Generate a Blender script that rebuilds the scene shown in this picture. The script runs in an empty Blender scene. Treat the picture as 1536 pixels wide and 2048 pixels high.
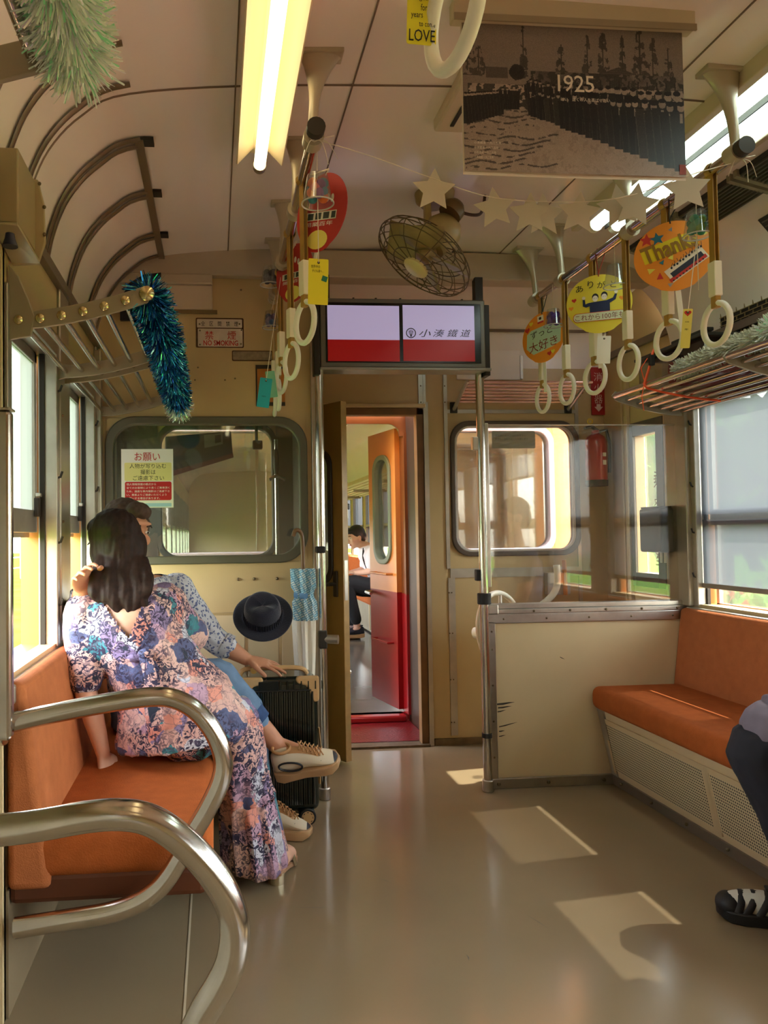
import bpy, bmesh, math, random
import numpy as np
from math import sin, cos, pi, radians, sqrt, atan2, hypot
from mathutils import Vector as V, Matrix, Euler, noise as mnoise
random.seed(7); np.random.seed(7)
sc = bpy.context.scene
COL = sc.collection

# ------------------------------------------------------------------ camera, sky, sun, exposure
F, EYE = 1500.0, V((0, 0, 1.15))          # focal length in pixels of the 1536x2048 frame, eye of the seated photographer
YAW, PITCH, ROLL, PX = radians(4.9735), radians(1.6914), radians(0.75), 560   # the photograph is a crop: its optical axis meets the frame at x=560
_fw = V((sin(YAW) * cos(PITCH), cos(YAW) * cos(PITCH), sin(PITCH)))
_rt = V((cos(YAW), -sin(YAW), 0)); _up = _rt.cross(_fw)
RT = _rt * cos(ROLL) - _up * sin(ROLL); UP = _up * cos(ROLL) + _rt * sin(ROLL); FW = _fw
cd = bpy.data.cameras.new('camera'); cam = bpy.data.objects.new('camera', cd); COL.objects.link(cam)
cd.sensor_width = 36; cd.lens = F / 2048 * 36; cd.shift_x = (768 - PX) / 2048; cd.clip_start = 0.02; cd.clip_end = 400
cam.matrix_world = Matrix(((RT.x, UP.x, -FW.x, EYE.x), (RT.y, UP.y, -FW.y, EYE.y), (RT.z, UP.z, -FW.z, EYE.z), (0, 0, 0, 1)))
sc.camera = cam
def ray(x, y): return RT * ((x - PX) / F) - UP * ((y - 1024) / F) + FW
def atY(x, y, Y): d = ray(x, y); return EYE + d * (Y / d.y)
def atX(x, y, X): d = ray(x, y); return EYE + d * (X / d.x)
def atZ(x, y, Z): d = ray(x, y); return EYE + d * ((Z - EYE.z) / d.z)

sc.view_settings.view_transform = 'Standard'; sc.view_settings.look = 'None'
sc.view_settings.gamma = 1; sc.view_settings.use_curve_mapping = False
sc.view_settings.exposure = 0.95
sc.cycles.use_denoising = True
sc.cycles.max_bounces = 10; sc.cycles.diffuse_bounces = 6; sc.cycles.glossy_bounces = 4
sc.cycles.transmission_bounces = 6; sc.cycles.transparent_max_bounces = 16
sc.cycles.sample_clamp_indirect = 6; sc.cycles.caustics_reflective = False; sc.cycles.caustics_refractive = False

wd = bpy.data.worlds.new('sky'); sc.world = wd; wd.use_nodes = True
nt = wd.node_tree; bgn = nt.nodes['Background']
sk = nt.nodes.new('ShaderNodeTexSky'); sk.sky_type = 'NISHITA'; sk.sun_disc = False
sk.sun_elevation = radians(54); sk.sun_rotation = radians(84); sk.air_density = 1.6; sk.dust_density = 1.5
hs = nt.nodes.new('ShaderNodeHueSaturation'); hs.inputs['Saturation'].default_value = 0.35
nt.links.new(sk.outputs[0], hs.inputs['Color']); nt.links.new(hs.outputs[0], bgn.inputs['Color'])
bgn.inputs['Strength'].default_value = 2.6

sl = bpy.data.lights.new('sun', 'SUN'); sl.energy = 20.0; sl.angle = radians(0.5); sl.color = (1.0, 0.93, 0.80)
so = bpy.data.objects.new('sun', sl); COL.objects.link(so); so.location = (8, 3, 8)
SUN_DIR = V((-0.714, -0.09, -1.0)).normalized()
so.rotation_euler = SUN_DIR.to_track_quat('-Z', 'Y').to_euler()

# ------------------------------------------------------------------ helpers
def lin(c):
    c = [x / 255 for x in c[:3]]
    return tuple((x / 12.92 if x <= .04045 else ((x + .055) / 1.055) ** 2.4) for x in c)
MATS = {}
def mat(name, col, rough=.5, metal=0.0, nz=None, bump=None, spec=None, coat=0, emit=None, sheen=0, attr=None, trans=0, ior=None, alpha=None):
    """Principled material; nz=(scale, amount) mottles the colour, bump=(scale, strength)."""
    if name in MATS: return MATS[name]
    m = bpy.data.materials.new(name); m.use_nodes = True; MATS[name] = m
    t = m.node_tree; b = t.nodes['Principled BSDF']
    b.inputs['Base Color'].default_value = (*lin(col), 1); b.inputs['Roughness'].default_value = rough
    b.inputs['Metallic'].default_value = metal
    if spec is not None: b.inputs['Specular IOR Level'].default_value = spec
    if coat: b.inputs['Coat Weight'].default_value = coat; b.inputs['Coat Roughness'].default_value = .12
    if sheen: b.inputs['Sheen Weight'].default_value = sheen
    if trans: b.inputs['Transmission Weight'].default_value = trans
    if ior: b.inputs['IOR'].default_value = ior
    if alpha is not None: b.inputs['Alpha'].default_value = alpha
    if emit: b.inputs['Emission Color'].default_value = (*lin(emit[0]), 1); b.inputs['Emission Strength'].default_value = emit[1]
    tc = t.nodes.new('ShaderNodeTexCoord')
    if attr:
        a = t.nodes.new('ShaderNodeAttribute'); a.attribute_name = attr; t.links.new(a.outputs['Color'], b.inputs['Base Color'])
    if nz:
        n = t.nodes.new('ShaderNodeTexNoise'); n.inputs['Scale'].default_value = nz[0]; n.inputs['Detail'].default_value = 6
        mx = t.nodes.new('ShaderNodeMix'); mx.data_type = 'RGBA'; mx.blend_type = 'MULTIPLY'
        mr = t.nodes.new('ShaderNodeMapRange'); mr.inputs['From Min'].default_value = .3; mr.inputs['From Max'].default_value = .7
        mr.inputs['To Min'].default_value = 1 - nz[1]; mr.inputs['To Max'].default_value = 1 + nz[1] * .4
        t.links.new(tc.outputs['Object'], n.inputs['Vector']); t.links.new(n.outputs['Fac'], mr.inputs['Value'])
        mx.inputs[0].default_value = 1; mx.inputs[6].default_value = (*lin(col), 1)
        if attr: t.links.new(a.outputs['Color'], mx.inputs[6])
        t.links.new(mr.outputs[0], mx.inputs[7]); t.links.new(mx.outputs[2], b.inputs['Base Color'])
    if bump:
        n = t.nodes.new('ShaderNodeTexNoise'); n.inputs['Scale'].default_value = bump[0]; n.inputs['Detail'].default_value = 4
        bp = t.nodes.new('ShaderNodeBump'); bp.inputs['Strength'].default_value = bump[1]; bp.inputs['Distance'].default_value = .01
        t.links.new(tc.outputs['Object'], n.inputs['Vector']); t.links.new(n.outputs['Fac'], bp.inputs['Height']); t.links.new(bp.outputs[0], b.inputs['Normal'])
    return m
def glass(name, tint=(255, 255, 255), gloss=.07, haze=0.0, gmax=.7):
    """Thin sheet: see-through, a weak mirror, and a little scattering dirt."""
    if name in MATS: return MATS[name]
    m = bpy.data.materials.new(name); m.use_nodes = True; MATS[name] = m; t = m.node_tree
    t.nodes.remove(t.nodes['Principled BSDF']); out = t.nodes['Material Output']
    tr = t.nodes.new('ShaderNodeBsdfTransparent'); tr.inputs[0].default_value = (*lin(tint), 1)
    gl = t.nodes.new('ShaderNodeBsdfGlossy'); gl.inputs['Roughness'].default_value = .03
    lw = t.nodes.new('ShaderNodeLayerWeight'); lw.inputs[0].default_value = .35
    mr = t.nodes.new('ShaderNodeMapRange'); mr.inputs['To Min'].default_value = gloss; mr.inputs['To Max'].default_value = gmax
    t.links.new(lw.outputs['Fresnel'], mr.inputs['Value'])
    mx = t.nodes.new('ShaderNodeMixShader'); t.links.new(mr.outputs[0], mx.inputs[0]); t.links.new(tr.outputs[0], mx.inputs[1]); t.links.new(gl.outputs[0], mx.inputs[2])
    last = mx
    if haze:
        tl = t.nodes.new('ShaderNodeBsdfTranslucent'); tl.inputs[0].default_value = (*lin((235, 236, 230)), 1)
        m2 = t.nodes.new('ShaderNodeMixShader'); m2.inputs[0].default_value = haze
        t.links.new(last.outputs[0], m2.inputs[1]); t.links.new(tl.outputs[0], m2.inputs[2]); last = m2
    t.links.new(last.outputs[0], out.inputs['Surface'])
    return m
def cloth_screen(name, col, direct):
    """Woven roller blind: scatters light through, lets a share pass straight between the threads."""
    if name in MATS: return MATS[name]
    m = bpy.data.materials.new(name); m.use_nodes = True; MATS[name] = m; t = m.node_tree
    t.nodes.remove(t.nodes['Principled BSDF']); out = t.nodes['Material Output']
    tl = t.nodes.new('ShaderNodeBsdfTranslucent'); tl.inputs[0].default_value = (*lin(col), 1)
    df = t.nodes.new('ShaderNodeBsdfDiffuse'); df.inputs[0].default_value = (*lin(col), 1)
    wv = t.nodes.new('ShaderNodeTexWave'); wv.bands_direction = 'Y'; wv.inputs['Scale'].default_value = 160; wv.inputs['Distortion'].default_value = .4
    tc = t.nodes.new('ShaderNodeTexCoord'); t.links.new(tc.outputs['Object'], wv.inputs['Vector'])
    mr = t.nodes.new('ShaderNodeMapRange'); mr.inputs['To Min'].default_value = direct * .75; mr.inputs['To Max'].default_value = direct * 1.25
    t.links.new(wv.outputs['Fac'], mr.inputs['Value'])
    a = t.nodes.new('ShaderNodeMixShader'); a.inputs[0].default_value = .35; t.links.new(tl.outputs[0], a.inputs[1]); t.links.new(df.outputs[0], a.inputs[2])
    tr = t.nodes.new('ShaderNodeBsdfTransparent')
    b = t.nodes.new('ShaderNodeMixShader'); t.links.new(mr.outputs[0], b.inputs[0]); t.links.new(a.outputs[0], b.inputs[1]); t.links.new(tr.outputs[0], b.inputs[2])
    t.links.new(b.outputs[0], out.inputs['Surface'])
    return m

WM = {}
def wm(o): return WM.get(o.name, Matrix.Identity(4)) if o else Matrix.Identity(4)
def tag(o, label=None, cat=None, group=None, kind=None):
    if label: o['label'] = label
    if cat: o['category'] = cat
    if group: o['group'] = group
    if kind: o['kind'] = kind
    return o
def thing(name, label, cat, loc=(0, 0, 0), group=None, mx=None, kind=None):
    o = bpy.data.objects.new(name, None); COL.objects.link(o); o.empty_display_size = .05
    M = mx if mx is not None else Matrix.Translation(V(loc))
    o.matrix_basis = M; WM[o.name] = M.copy()
    return tag(o, label, cat, group, kind)
def frame(origin, yaw=0, pitch=0, roll=0):
    """local X right, Z up, Y away from a viewer who looks along +Y"""
    return Matrix.Translation(V(origin)) @ Matrix.Rotation(yaw, 4, 'Z') @ Matrix.Rotation(pitch, 4, 'X') @ Matrix.Rotation(roll, 4, 'Y')
def link_mesh(name, me, parent, label=None):
    o = bpy.data.objects.new(name, me); COL.objects.link(o)
    if parent: o.parent = parent; WM[o.name] = wm(parent)
    if label: o['label'] = label
    return o
def copy_tree(o, parent=None, M=None):
    c = o.copy(); COL.objects.link(c)
    if parent: c.parent = parent; WM[c.name] = wm(parent)
    if M is not None: c.matrix_basis = M; WM[c.name] = M.copy()
    for ch in list(o.children): copy_tree(ch, c)
    return c

class MB:
    def __init__(s): s.v = []; s.f = []; s.mi = []; s.mats = []; s.cur = 0; s.cols = None
    def use(s, m):
        if m not in s.mats: s.mats.append(m)
        s.cur = s.mats.index(m); return s
    def add(s, vs, fs):
        n = len(s.v); s.v += [V(p) for p in vs]
        for f in fs: s.f.append([i + n for i in f]); s.mi.append(s.cur)
        return s
    def box(s, lo, hi, M=None):
        (a, b, c), (d, e, f) = lo, hi
        vs = [V(p) for p in ((a, b, c), (d, b, c), (d, e, c), (a, e, c), (a, b, f), (d, b, f), (d, e, f), (a, e, f))]
        if M is not None: vs = [M @ p for p in vs]
        return s.add(vs, [(3, 2, 1, 0), (4, 5, 6, 7), (0, 1, 5, 4), (1, 2, 6, 5), (2, 3, 7, 6), (3, 0, 4, 7)])
    def cbox(s, c, sz, M=None):
        return s.box([c[i] - sz[i] / 2 for i in range(3)], [c[i] + sz[i] / 2 for i in range(3)], M)
    def tube(s, pts, r, n=12, closed=False, caps=True, ref=None):
        pts = [V(p) for p in pts]; k = len(pts)
        rad = r if isinstance(r, (list, tuple)) and len(r) == k else [r] * k
        T = []
        for i in range(k):
            a = pts[(i - 1) % k] if closed or i else pts[0]; b = pts[(i + 1) % k] if closed or i < k - 1 else pts[-1]
            d = b - a; T.append(d.normalized() if d.length > 1e-9 else V((0, 0, 1)))
        up = V(ref) if ref is not None else (V((0, 0, 1)) if abs(T[0].z) < .9 else V((1, 0, 0)))
        S = up - T[0] * up.dot(T[0]); S.normalize(); vs = []
        for i in range(k):
            if ref is not None: S2 = V(ref) - T[i] * V(ref).dot(T[i])
            else: S2 = S - T[i] * S.dot(T[i])
            if S2.length > 1e-6: S = S2.normalized()
            N = T[i].cross(S)
            q = rad[i]; ra, rb = q if isinstance(q, (tuple, list)) else (q, q)
            vs += [pts[i] + S * (ra * cos(2 * pi * j / n)) + N * (rb * sin(2 * pi * j / n)) for j in range(n)]
        fs = []
        for i in range(k if closed else k - 1):
            p, q = i * n, ((i + 1) % k) * n
            fs += [(p + j, p + (j + 1) % n, q + (j + 1) % n, q + j) for j in range(n)]
        if caps and not closed: fs += [tuple(range(n))[::-1], tuple((k - 1) * n + j for j in range(n))]
        return s.add(vs, fs)
    def cyl(s, a, b, r, n=16, r2=None): return s.tube([a, b], [r, r if r2 is None else r2], n)
    def lathe(s, prof, M=None, n=24, caps=True):
        vs = []; k = len(prof)
        for (r, z) in prof: vs += [V((r * cos(2 * pi * j / n), r * sin(2 * pi * j / n), z)) for j in range(n)]
        if M is not None: vs = [M @ p for p in vs]
        fs = [(i * n + j, i * n + (j + 1) % n, (i + 1) * n + (j + 1) % n, (i + 1) * n + j) for i in range(k - 1) for j in range(n)]
        if caps: fs += [tuple(range(n))[::-1], tuple((k - 1) * n + j for j in range(n))]
        return s.add(vs, fs)
    def prism(s, poly, d, M=None):
        """poly in local XZ, front at y=0, thickness d towards +y"""
        n = len(poly); vs = [V((x, 0, z)) for x, z in poly] + [V((x, d, z)) for x, z in poly]
        if M is not None: vs = [M @ p for p in vs]
        fs = [tuple(range(n)), tuple(range(2 * n - 1, n - 1, -1))] + [(i, i + n, (i + 1) % n + n, (i + 1) % n) for i in range(n)]
        return s.add(vs, fs)
    def flat(s, poly, y=0.0, M=None):
        vs = [V((x, y, z)) for x, z in poly]
        if M is not None: vs = [M @ p for p in vs]
        return s.add(vs, [tuple(range(len(poly)))])
    def ball(s, c, r, n=12, m=8, M=None):
        r = (r, r, r) if not isinstance(r, (tuple, list)) else r; c = V(c); vs = [V((0, 0, -r[2]))]
        for i in range(1, m):
            a = -pi / 2 + pi * i / m
            vs += [V((r[0] * cos(a) * cos(2 * pi * j / n), r[1] * cos(a) * sin(2 * pi * j / n), r[2] * sin(a))) for j in range(n)]
        vs.append(V((0, 0, r[2])))
        if M is not None: vs = [M @ p for p in vs]
        vs = [p + c for p in vs]; L = len(vs) - 1
        fs = [(0, 1 + (j + 1) % n, 1 + j) for j in range(n)]
        for i in range(m - 2): fs += [(1 + i * n + j, 1 + i * n + (j + 1) % n, 1 + (i + 1) * n + (j + 1) % n, 1 + (i + 1) * n + j) for j in range(n)]
        b = 1 + (m - 2) * n; fs += [(b + j, b + (j + 1) % n, L) for j in range(n)]
        return s.add(vs, fs)
    def ringed(s, outer, inner, d, M=None):
        """flat ring between two equally long outlines in XZ, thickness d"""
        n = len(outer); vs = [V((x, 0, z)) for x, z in outer] + [V((x, 0, z)) for x, z in inner] + [V((x, d, z)) for x, z in outer] + [V((x, d, z)) for x, z in inner]
        if M is not None: vs = [M @ p for p in vs]
        fs = []
        for i in range(n):
            j = (i + 1) % n
            fs += [(i, j, n + j, n + i), (2 * n + j, 2 * n + i, 3 * n + i, 3 * n + j), (j, i, 2 * n + i, 2 * n + j), (n + i, n + j, 3 * n + j, 3 * n + i)]
        return s.add(vs, fs)
    def build(s, name, m=None, parent=None, smooth=False, bevel=0, local=False, label=None, kind=None, fix=True, seg=2):
        me = bpy.data.meshes.new(name); vs = s.v
        if parent and not local: iv = wm(parent).inverted(); vs = [iv @ p for p in vs]
        me.from_pydata([tuple(p) for p in vs], [], s.f)
        for q in (s.mats or [m]): me.materials.append(q)
        if s.mats: me.polygons.foreach_set('material_index', s.mi)
        if fix:
            b = bmesh.new(); b.from_mesh(me); bmesh.ops.recalc_face_normals(b, faces=b.faces); b.to_mesh(me); b.free()
        if smooth:
            me.polygons.foreach_set('use_smooth', [True] * len(me.polygons)); me.set_sharp_from_angle(angle=radians(42))
        me.update()
        o = link_mesh(name, me, parent, label)
        if kind: o['kind'] = kind
        if bevel:
            bv = o.modifiers.new('bevel', 'BEVEL'); bv.width = bevel; bv.segments = seg; bv.limit_method = 'ANGLE'; bv.angle_limit = radians(40)
        return o

def rrect(x0, z0, x1, z1, r, k=6):
    r = min(r, (x1 - x0) / 2 - 1e-4, (z1 - z0) / 2 - 1e-4); out = []
    for cx, cz, a0 in ((x1 - r, z1 - r, 0), (x0 + r, z1 - r, 90), (x0 + r, z0 + r, 180), (x1 - r, z0 + r, 270)):
        out += [(cx + r * cos(radians(a0 + 90 * i / k)), cz + r * sin(radians(a0 + 90 * i / k))) for i in range(k + 1)]
    return out
def ell(cx, cz, rx, rz, n=28, rot=0):
    return [(cx + rx * cos(a) * cos(rot) - rz * sin(a) * sin(rot), cz + rx * cos(a) * sin(rot) + rz * sin(a) * cos(rot)) for a in (2 * pi * i / n for i in range(n))]
def star(cx, cz, R, r=.42, rot=0, k=5):
    return [(cx + (R if i % 2 == 0 else R * r) * sin(rot + pi * i / k), cz + (R if i % 2 == 0 else R * r) * cos(rot + pi * i / k)) for i in range(2 * k)]
def heart(cx, cz, s, rot=0):
    pts = []
    for i in range(20):
        t = 2 * pi * i / 20; x = 16 * sin(t) ** 3; z = 13 * cos(t) - 5 * cos(2 * t) - 2 * cos(3 * t) - cos(4 * t)
        x, z = x * s / 17, z * s / 17; pts.append((cx + x * cos(rot) - z * sin(rot), cz + x * sin(rot) + z * cos(rot)))
    return pts
def spline(pts, k=6, closed=False):
    pts = [V(p) for p in pts]; n = len(pts); out = []
    for i in range(n if closed else n - 1):
        g = (lambda j: pts[j % n]) if closed else (lambda j: pts[max(0, min(n - 1, j))])
        p0, p1, p2, p3 = g(i - 1), g(i), g(i + 1), g(i + 2)
        for q in range(k):
            t = q / k
            out.append(.5 * ((2 * p1) + (p2 - p0) * t + (2 * p0 - 5 * p1 + 4 * p2 - p3) * t * t + (3 * p1 - p0 - 3 * p2 + p3) * t ** 3))
    if not closed: out.append(pts[-1])
    return out
def fillet(pts, r, k=6):
    """round the corners of a polyline"""
    pts = [V(p) for p in pts]; out = [pts[0]]
    for i in range(1, len(pts) - 1):
        a, b, c = pts[i - 1], pts[i], pts[i + 1]; u = (a - b); w = (c - b); d = min(r, u.length * .49, w.length * .49)
        p, q = b + u.normalized() * d, b + w.normalized() * d
        out += [(p * (1 - t) ** 2 + b * 2 * t * (1 - t) + q * t * t) for t in (j / k for j in range(k + 1))]
    return out + [pts[-1]]

# --- lettering -------------------------------------------------------------
_tc = bpy.data.curves.new('lettering_source', 'FONT'); _tc.resolution_u = 2; _tc.align_x = 'LEFT'
_to = bpy.data.objects.new('lettering_source', _tc); COL.objects.link(_to)
def glyphs(body, bold=0.0, shear=0.0):
    if not body.isascii(): bold = 0.0
    _tc.body = body; _tc.size = 1; _tc.offset = bold; _tc.shear = shear; bpy.context.view_layer.update()
    me = bpy.data.meshes.new_from_object(_to.evaluated_get(bpy.context.evaluated_depsgraph_get()))
    v = [(p.co.x, p.co.y) for p in me.vertices]; f = [tuple(p.vertices) for p in me.polygons]; bpy.data.meshes.remove(me)
    return v, f
def put_text(mb, body, x0, z0, x1, z1, y=0.0, bold=.012, shear=0, keep=False, M=None, rot=0, mirror=False):
    """lettering stretched into the local XZ rectangle (keep: same aspect, centred)"""
    v, f = glyphs(body, bold, shear)
    if not v: return
    ax, bx = min(p[0] for p in v), max(p[0] for p in v); az, bz = min(p[1] for p in v), max(p[1] for p in v)
    sx = (x1 - x0) / (bx - ax); sz = (z1 - z0) / (bz - az)
    if keep: sx = sz = min(sx, sz)
    cx, cz = (x0 + x1) / 2, (z0 + z1) / 2; vs = []
    for px, pz in v:
        X, Z = (px - (ax + bx) / 2) * sx, (pz - (az + bz) / 2) * sz
        if mirror: X = -X
        p = V((cx + X * cos(rot) - Z * sin(rot), y, cz + X * sin(rot) + Z * cos(rot)))
        vs.append(M @ p if M is not None else p)
    mb.add(vs, f)

# --- materials -------------------------------------------------------------
CREAM = mat('cream_paint', (200, 174, 126), .42, nz=(3, .10), bump=(60, .02))
CREAM2 = mat('cream_panel', (214, 190, 148), .38, nz=(4, .07))
CEIL = mat('ceiling_enamel', (244, 233, 226), .2, nz=(1.2, .05), bump=(5, .05), coat=.3)
GREYP = mat('grey_paint', (150, 140, 118), .45, nz=(8, .1))
BEAMM = mat('beam_paint', (190, 174, 152), .35, nz=(5, .1))
STEEL = mat('brushed_steel', (196, 190, 180), .3, 1.0, nz=(20, .12))
CHROME = mat('chrome_tube', (205, 200, 194), .17, 1.0, nz=(30, .06))
ALU = mat('aluminium_trim', (190, 184, 172), .36, .85, nz=(12, .14))
DARKM = mat('dark_metal', (52, 46, 40), .5, .4)
BLACK = mat('black_rubber', (24, 23, 22), .6)
SCREW = mat('screw_metal', (120, 105, 80), .4, .8)
ORANGE = mat('orange_moquette', (176, 92, 42), .9, nz=(25, .12), bump=(260, .25), spec=.2)
WHITE = mat('white_plastic', (240, 236, 224), .3)
IVORY = mat('ivory_plastic', (236, 228, 205), .35)
PAPER = mat('white_paper', (243, 241, 234), .6)
BODY_O = mat('body_cream_orange', (210, 134, 66), .4, nz=(3, .08))
BODY_R = mat('body_vermilion', (142, 18, 22), .3, nz=(6, .12), coat=.4)
INK = mat('black_ink', (22, 20, 22), .7)
RED = mat('red_ink', (196, 32, 36), .6)
GLASS = glass('window_glass', (250, 252, 250), .05, .01)
GLASSD = glass('dusty_glass', (226, 230, 224), .06, .02)
FROST = None
# ================================================================== the carriage shell
XL, XR, YE, YB, YR, XC = -0.51, 2.17, 4.0, 3.3, -3.2, 0.83     # walls, end wall, bulkhead, rear wall, centre line
SILL, HEAD = 0.81, 1.75
WIN = [(2.66, 3.22)] + [(2.66 - .754 * i, 3.22 - .754 * i) for i in range(1, 8)]
def S(o, label=None): return tag(o, label, kind='structure')
FLOORM = mat('linoleum_floor', (148, 130, 102), .14, nz=(1.6, .10), bump=(2.5, .03))
fl = S(MB().box((XL - .16, YR, -.05), (XR + .08, YE + .06, 0)).build('floor', FLOORM))
MB().box((-.089, YR, 0), (-.083, 3.29, .0015)).build('floor_seam', mat('seam_strip', (205, 190, 160), .5), fl)
sk_ = MB().use(mat('scuff_mark', (88, 76, 60), .5))
for (x0, y0, x1, y1, w) in ((590, 1815, 662, 1816, 2.2), (1052, 1829, 1098, 1858, 2.5), (932, 1908, 938, 1922, 4), (756, 1756, 784, 1766, 2), (1130, 1833, 1142, 1840, 2)):
    a, b = atZ(x0, y0, .0012), atZ(x1, y1, .0012); d = (b - a).normalized(); q = V((-d.y, d.x, 0)) * w / 2200
    m_ = (a + b) / 2 + q * 1.5
    sk_.add([a, m_ - q, b, m_ + q], [(0, 1, 2, 3)])
sk_.build('scuff_marks', None, fl, kind='stuff')

# ceiling: flat middle, curved coves
PROF = [(XL, 1.97), (XL + .02, 2.08), (XL + .07, 2.2), (XL + .16, 2.30), (XL + .29, 2.365), (XL + .7, 2.405), (XC, 2.425)]
PROF = [V((x, 0, z)) for x, z in PROF]; PROF = spline(PROF, 5); PROF += [V((2 * XC - p.x, 0, p.z)) for p in PROF[-2::-1]]
def extrude_y(prof, y0, y1, t=.03):
    m = MB(); n = len(prof); c = V((XC, 0, 1.2)); vs = []
    for y in (y0, y1):
        for k in (0, 1):
            for p in prof: d = (V((p.x, 0, p.z)) - c).normalized() * (t * k); vs.append(V((p.x + d.x, y, p.z + d.z)))
    fs = []
    for i in range(n - 1):
        fs += [(i, i + 1, 2 * n + i + 1, 2 * n + i), (n + i, 3 * n + i, 3 * n + i + 1, n + i + 1), (i, n + i, n + i + 1, i + 1), (2 * n + i, 2 * n + i + 1, 3 * n + i + 1, 3 * n + i)]
    m.add(vs, fs); return m
ceil = S(extrude_y(PROF, YR, 3.36).build('ceiling', CEIL, smooth=True))
def prof_at(x):
    for p, q in zip(PROF, PROF[1:]):
        if min(p.x, q.x) <= x <= max(p.x, q.x) and abs(q.x - p.x) > 1e-6: return p.z + (q.z - p.z) * (x - p.x) / (q.x - p.x)
    return 1.97
# panel joints: thin cover strips across and along the ceiling
for yj in (2.05, .55, -.95):
    MB().tube([(p.x, yj, p.z - .001) for p in PROF], (.0025, .004), 4, ref=(0, 1, 0)).build('joint_strip', mat('joint_line', (120, 100, 84), .5), ceil)
for xj in (.07, .40, 1.30):
    MB().box((xj - .002, YR, prof_at(xj) - .003), (xj + .002, 3.27, prof_at(xj) + .004)).build('joint_strip', MATS['joint_line'], ceil)
# hatch panel on the ceiling between the lamps
# vestibule ceiling, curving down to the end wall
vc = [(3.36, 2.40), (3.62, 2.39), (3.80, 2.35), (3.92, 2.27), (3.985, 2.16), (4.0, 2.05)]
vc = spline([V((0, y, z)) for y, z in vc], 4)
m = MB(); n = len(vc)
for x in (XL, XR):
    for k in (0, .03): m.v += [V((x, p.y, p.z + k)) for p in vc]
for i in range(n - 1): m.f += [[i, i + 1, 2 * n + i + 1, 2 * n + i], [n + i, 3 * n + i, 3 * n + i + 1, n + i + 1]]; m.mi += [0, 0]
vce = S(m.build('ceiling_vestibule', CEIL, smooth=True))
MB().box((XC, 3.37, 2.387), (XC + .003, 3.62, 2.396)).build('joint_strip', MATS['joint_line'], vce)
MB().box((1.1, 3.93, 2.235), (XR, 3.936, 2.25)).build('joint_strip', MATS['joint_line'], vce)

def grid_wall(m, u0, u1, z0, z1, holes, put):
    us = sorted({u0, u1, *[h[0] for h in holes], *[h[1] for h in holes]}); zs = sorted({z0, z1, *[h[2] for h in holes], *[h[3] for h in holes]})
    for a, b in zip(us, us[1:]):
        for c, d in zip(zs, zs[1:]):
            if b < u0 + 1e-6 or a > u1 - 1e-6 or d < z0 + 1e-6 or c > z1 - 1e-6: continue
            mu, mz = (a + b) / 2, (c + d) / 2
            if any(h[0] < mu < h[1] and h[2] < mz < h[3] for h in holes): continue
            put(m, a, b, c, d)
# side walls: painted lining inside, orange body skin outside, window openings through both
SLIT = (3.50, 3.70, .93, 1.63)
holesL = [(a, b, SILL, HEAD) for i, (a, b) in enumerate(WIN) if i < 2] + [(3.5, 3.86, .95, 1.66)]
holesR = [(a, b, SILL, HEAD) for a, b in WIN] + [SLIT]
wl = MB(); grid_wall(wl, 1.865, YE + .06, 0, 2.0, holesL, lambda m, a, b, c, d: m.box((XL - .05, a, c), (XL, b, d)))
wl = S(wl.build('wall_left', CREAM))
ow = MB(); grid_wall(ow, 1.875, YE + .06, -.3, 2.1, holesL, lambda m, a, b, c, d: m.box((XL - .11, a, c), (XL - .05, b, d)))
ow.build('outer_skin', BODY_O, wl)
MB().box((XL - .16, YR, 0), (XL - .11, 1.85, 2.0)).build('door_recess', GREYP, wl); MB().box((XL - .22, YR, -.3), (XL - .16, 1.87, 2.1)).build('outer_skin', BODY_O, wl); MB().box((XL - .16, 1.85, 0), (XL - .0, 1.88, 2.0)).build('door_jamb', CREAM2, wl); MB().box((XL, 1.88, 0), (XL + .006, 3.29, .30)).build('skirting', FLOORM, wl)
MB().box((XL - .12, YR, 1.93), (XL, 1.85, 1.97)).build('door_head', CREAM, wl)
wr = MB(); grid_wall(wr, YR, YE + .06, 0, 2.0, holesR, lambda m, a, b, c, d: m.box((XR, a, c), (XR + .05, b, d)))
wr = S(wr.build('wall_right', CREAM))
ow = MB(); grid_wall(ow, YR, YE + .06, -.3, 2.1, holesR[:-1] + [(3.48, 3.99, .90, 1.66)], lambda m, a, b, c, d: m.box((XR + .05, a, c), (XR + .11, b, d)))
ow.build('outer_skin', BODY_O, wr)
S(MB().box((XL - .1, YR - .05, -.05), (XR + .1, YR, 2.46)).build('wall_rear', CREAM))
MB().box((XL - .05, 3.36, 2.0), (XL, YE + .05, 2.45)).build('upper_lining', CREAM, wl); MB().box((XR, 3.36, 2.0), (XR + .05, YE + .05, 2.45)).build('upper_lining', CREAM, wr)
# mouldings where the cove meets the wall, metal pillars between windows
for side, x in (('left', XL), ('right', XR)):
    s = 1 if side == 'left' else -1
    S(MB().box((min(x, x + s * .022), YR, 1.965), (max(x, x + s * .022), 3.29, 2.0)).build('trim_%d' % (1 if s == 1 else 2), mat('moulding_grey', (128, 114, 100), .4, .3)))
S(MB().box((XR - .02, 3.36, 2.08), (XR, YE, 2.115)).build('trim_3', MATS['moulding_grey']))

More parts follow.
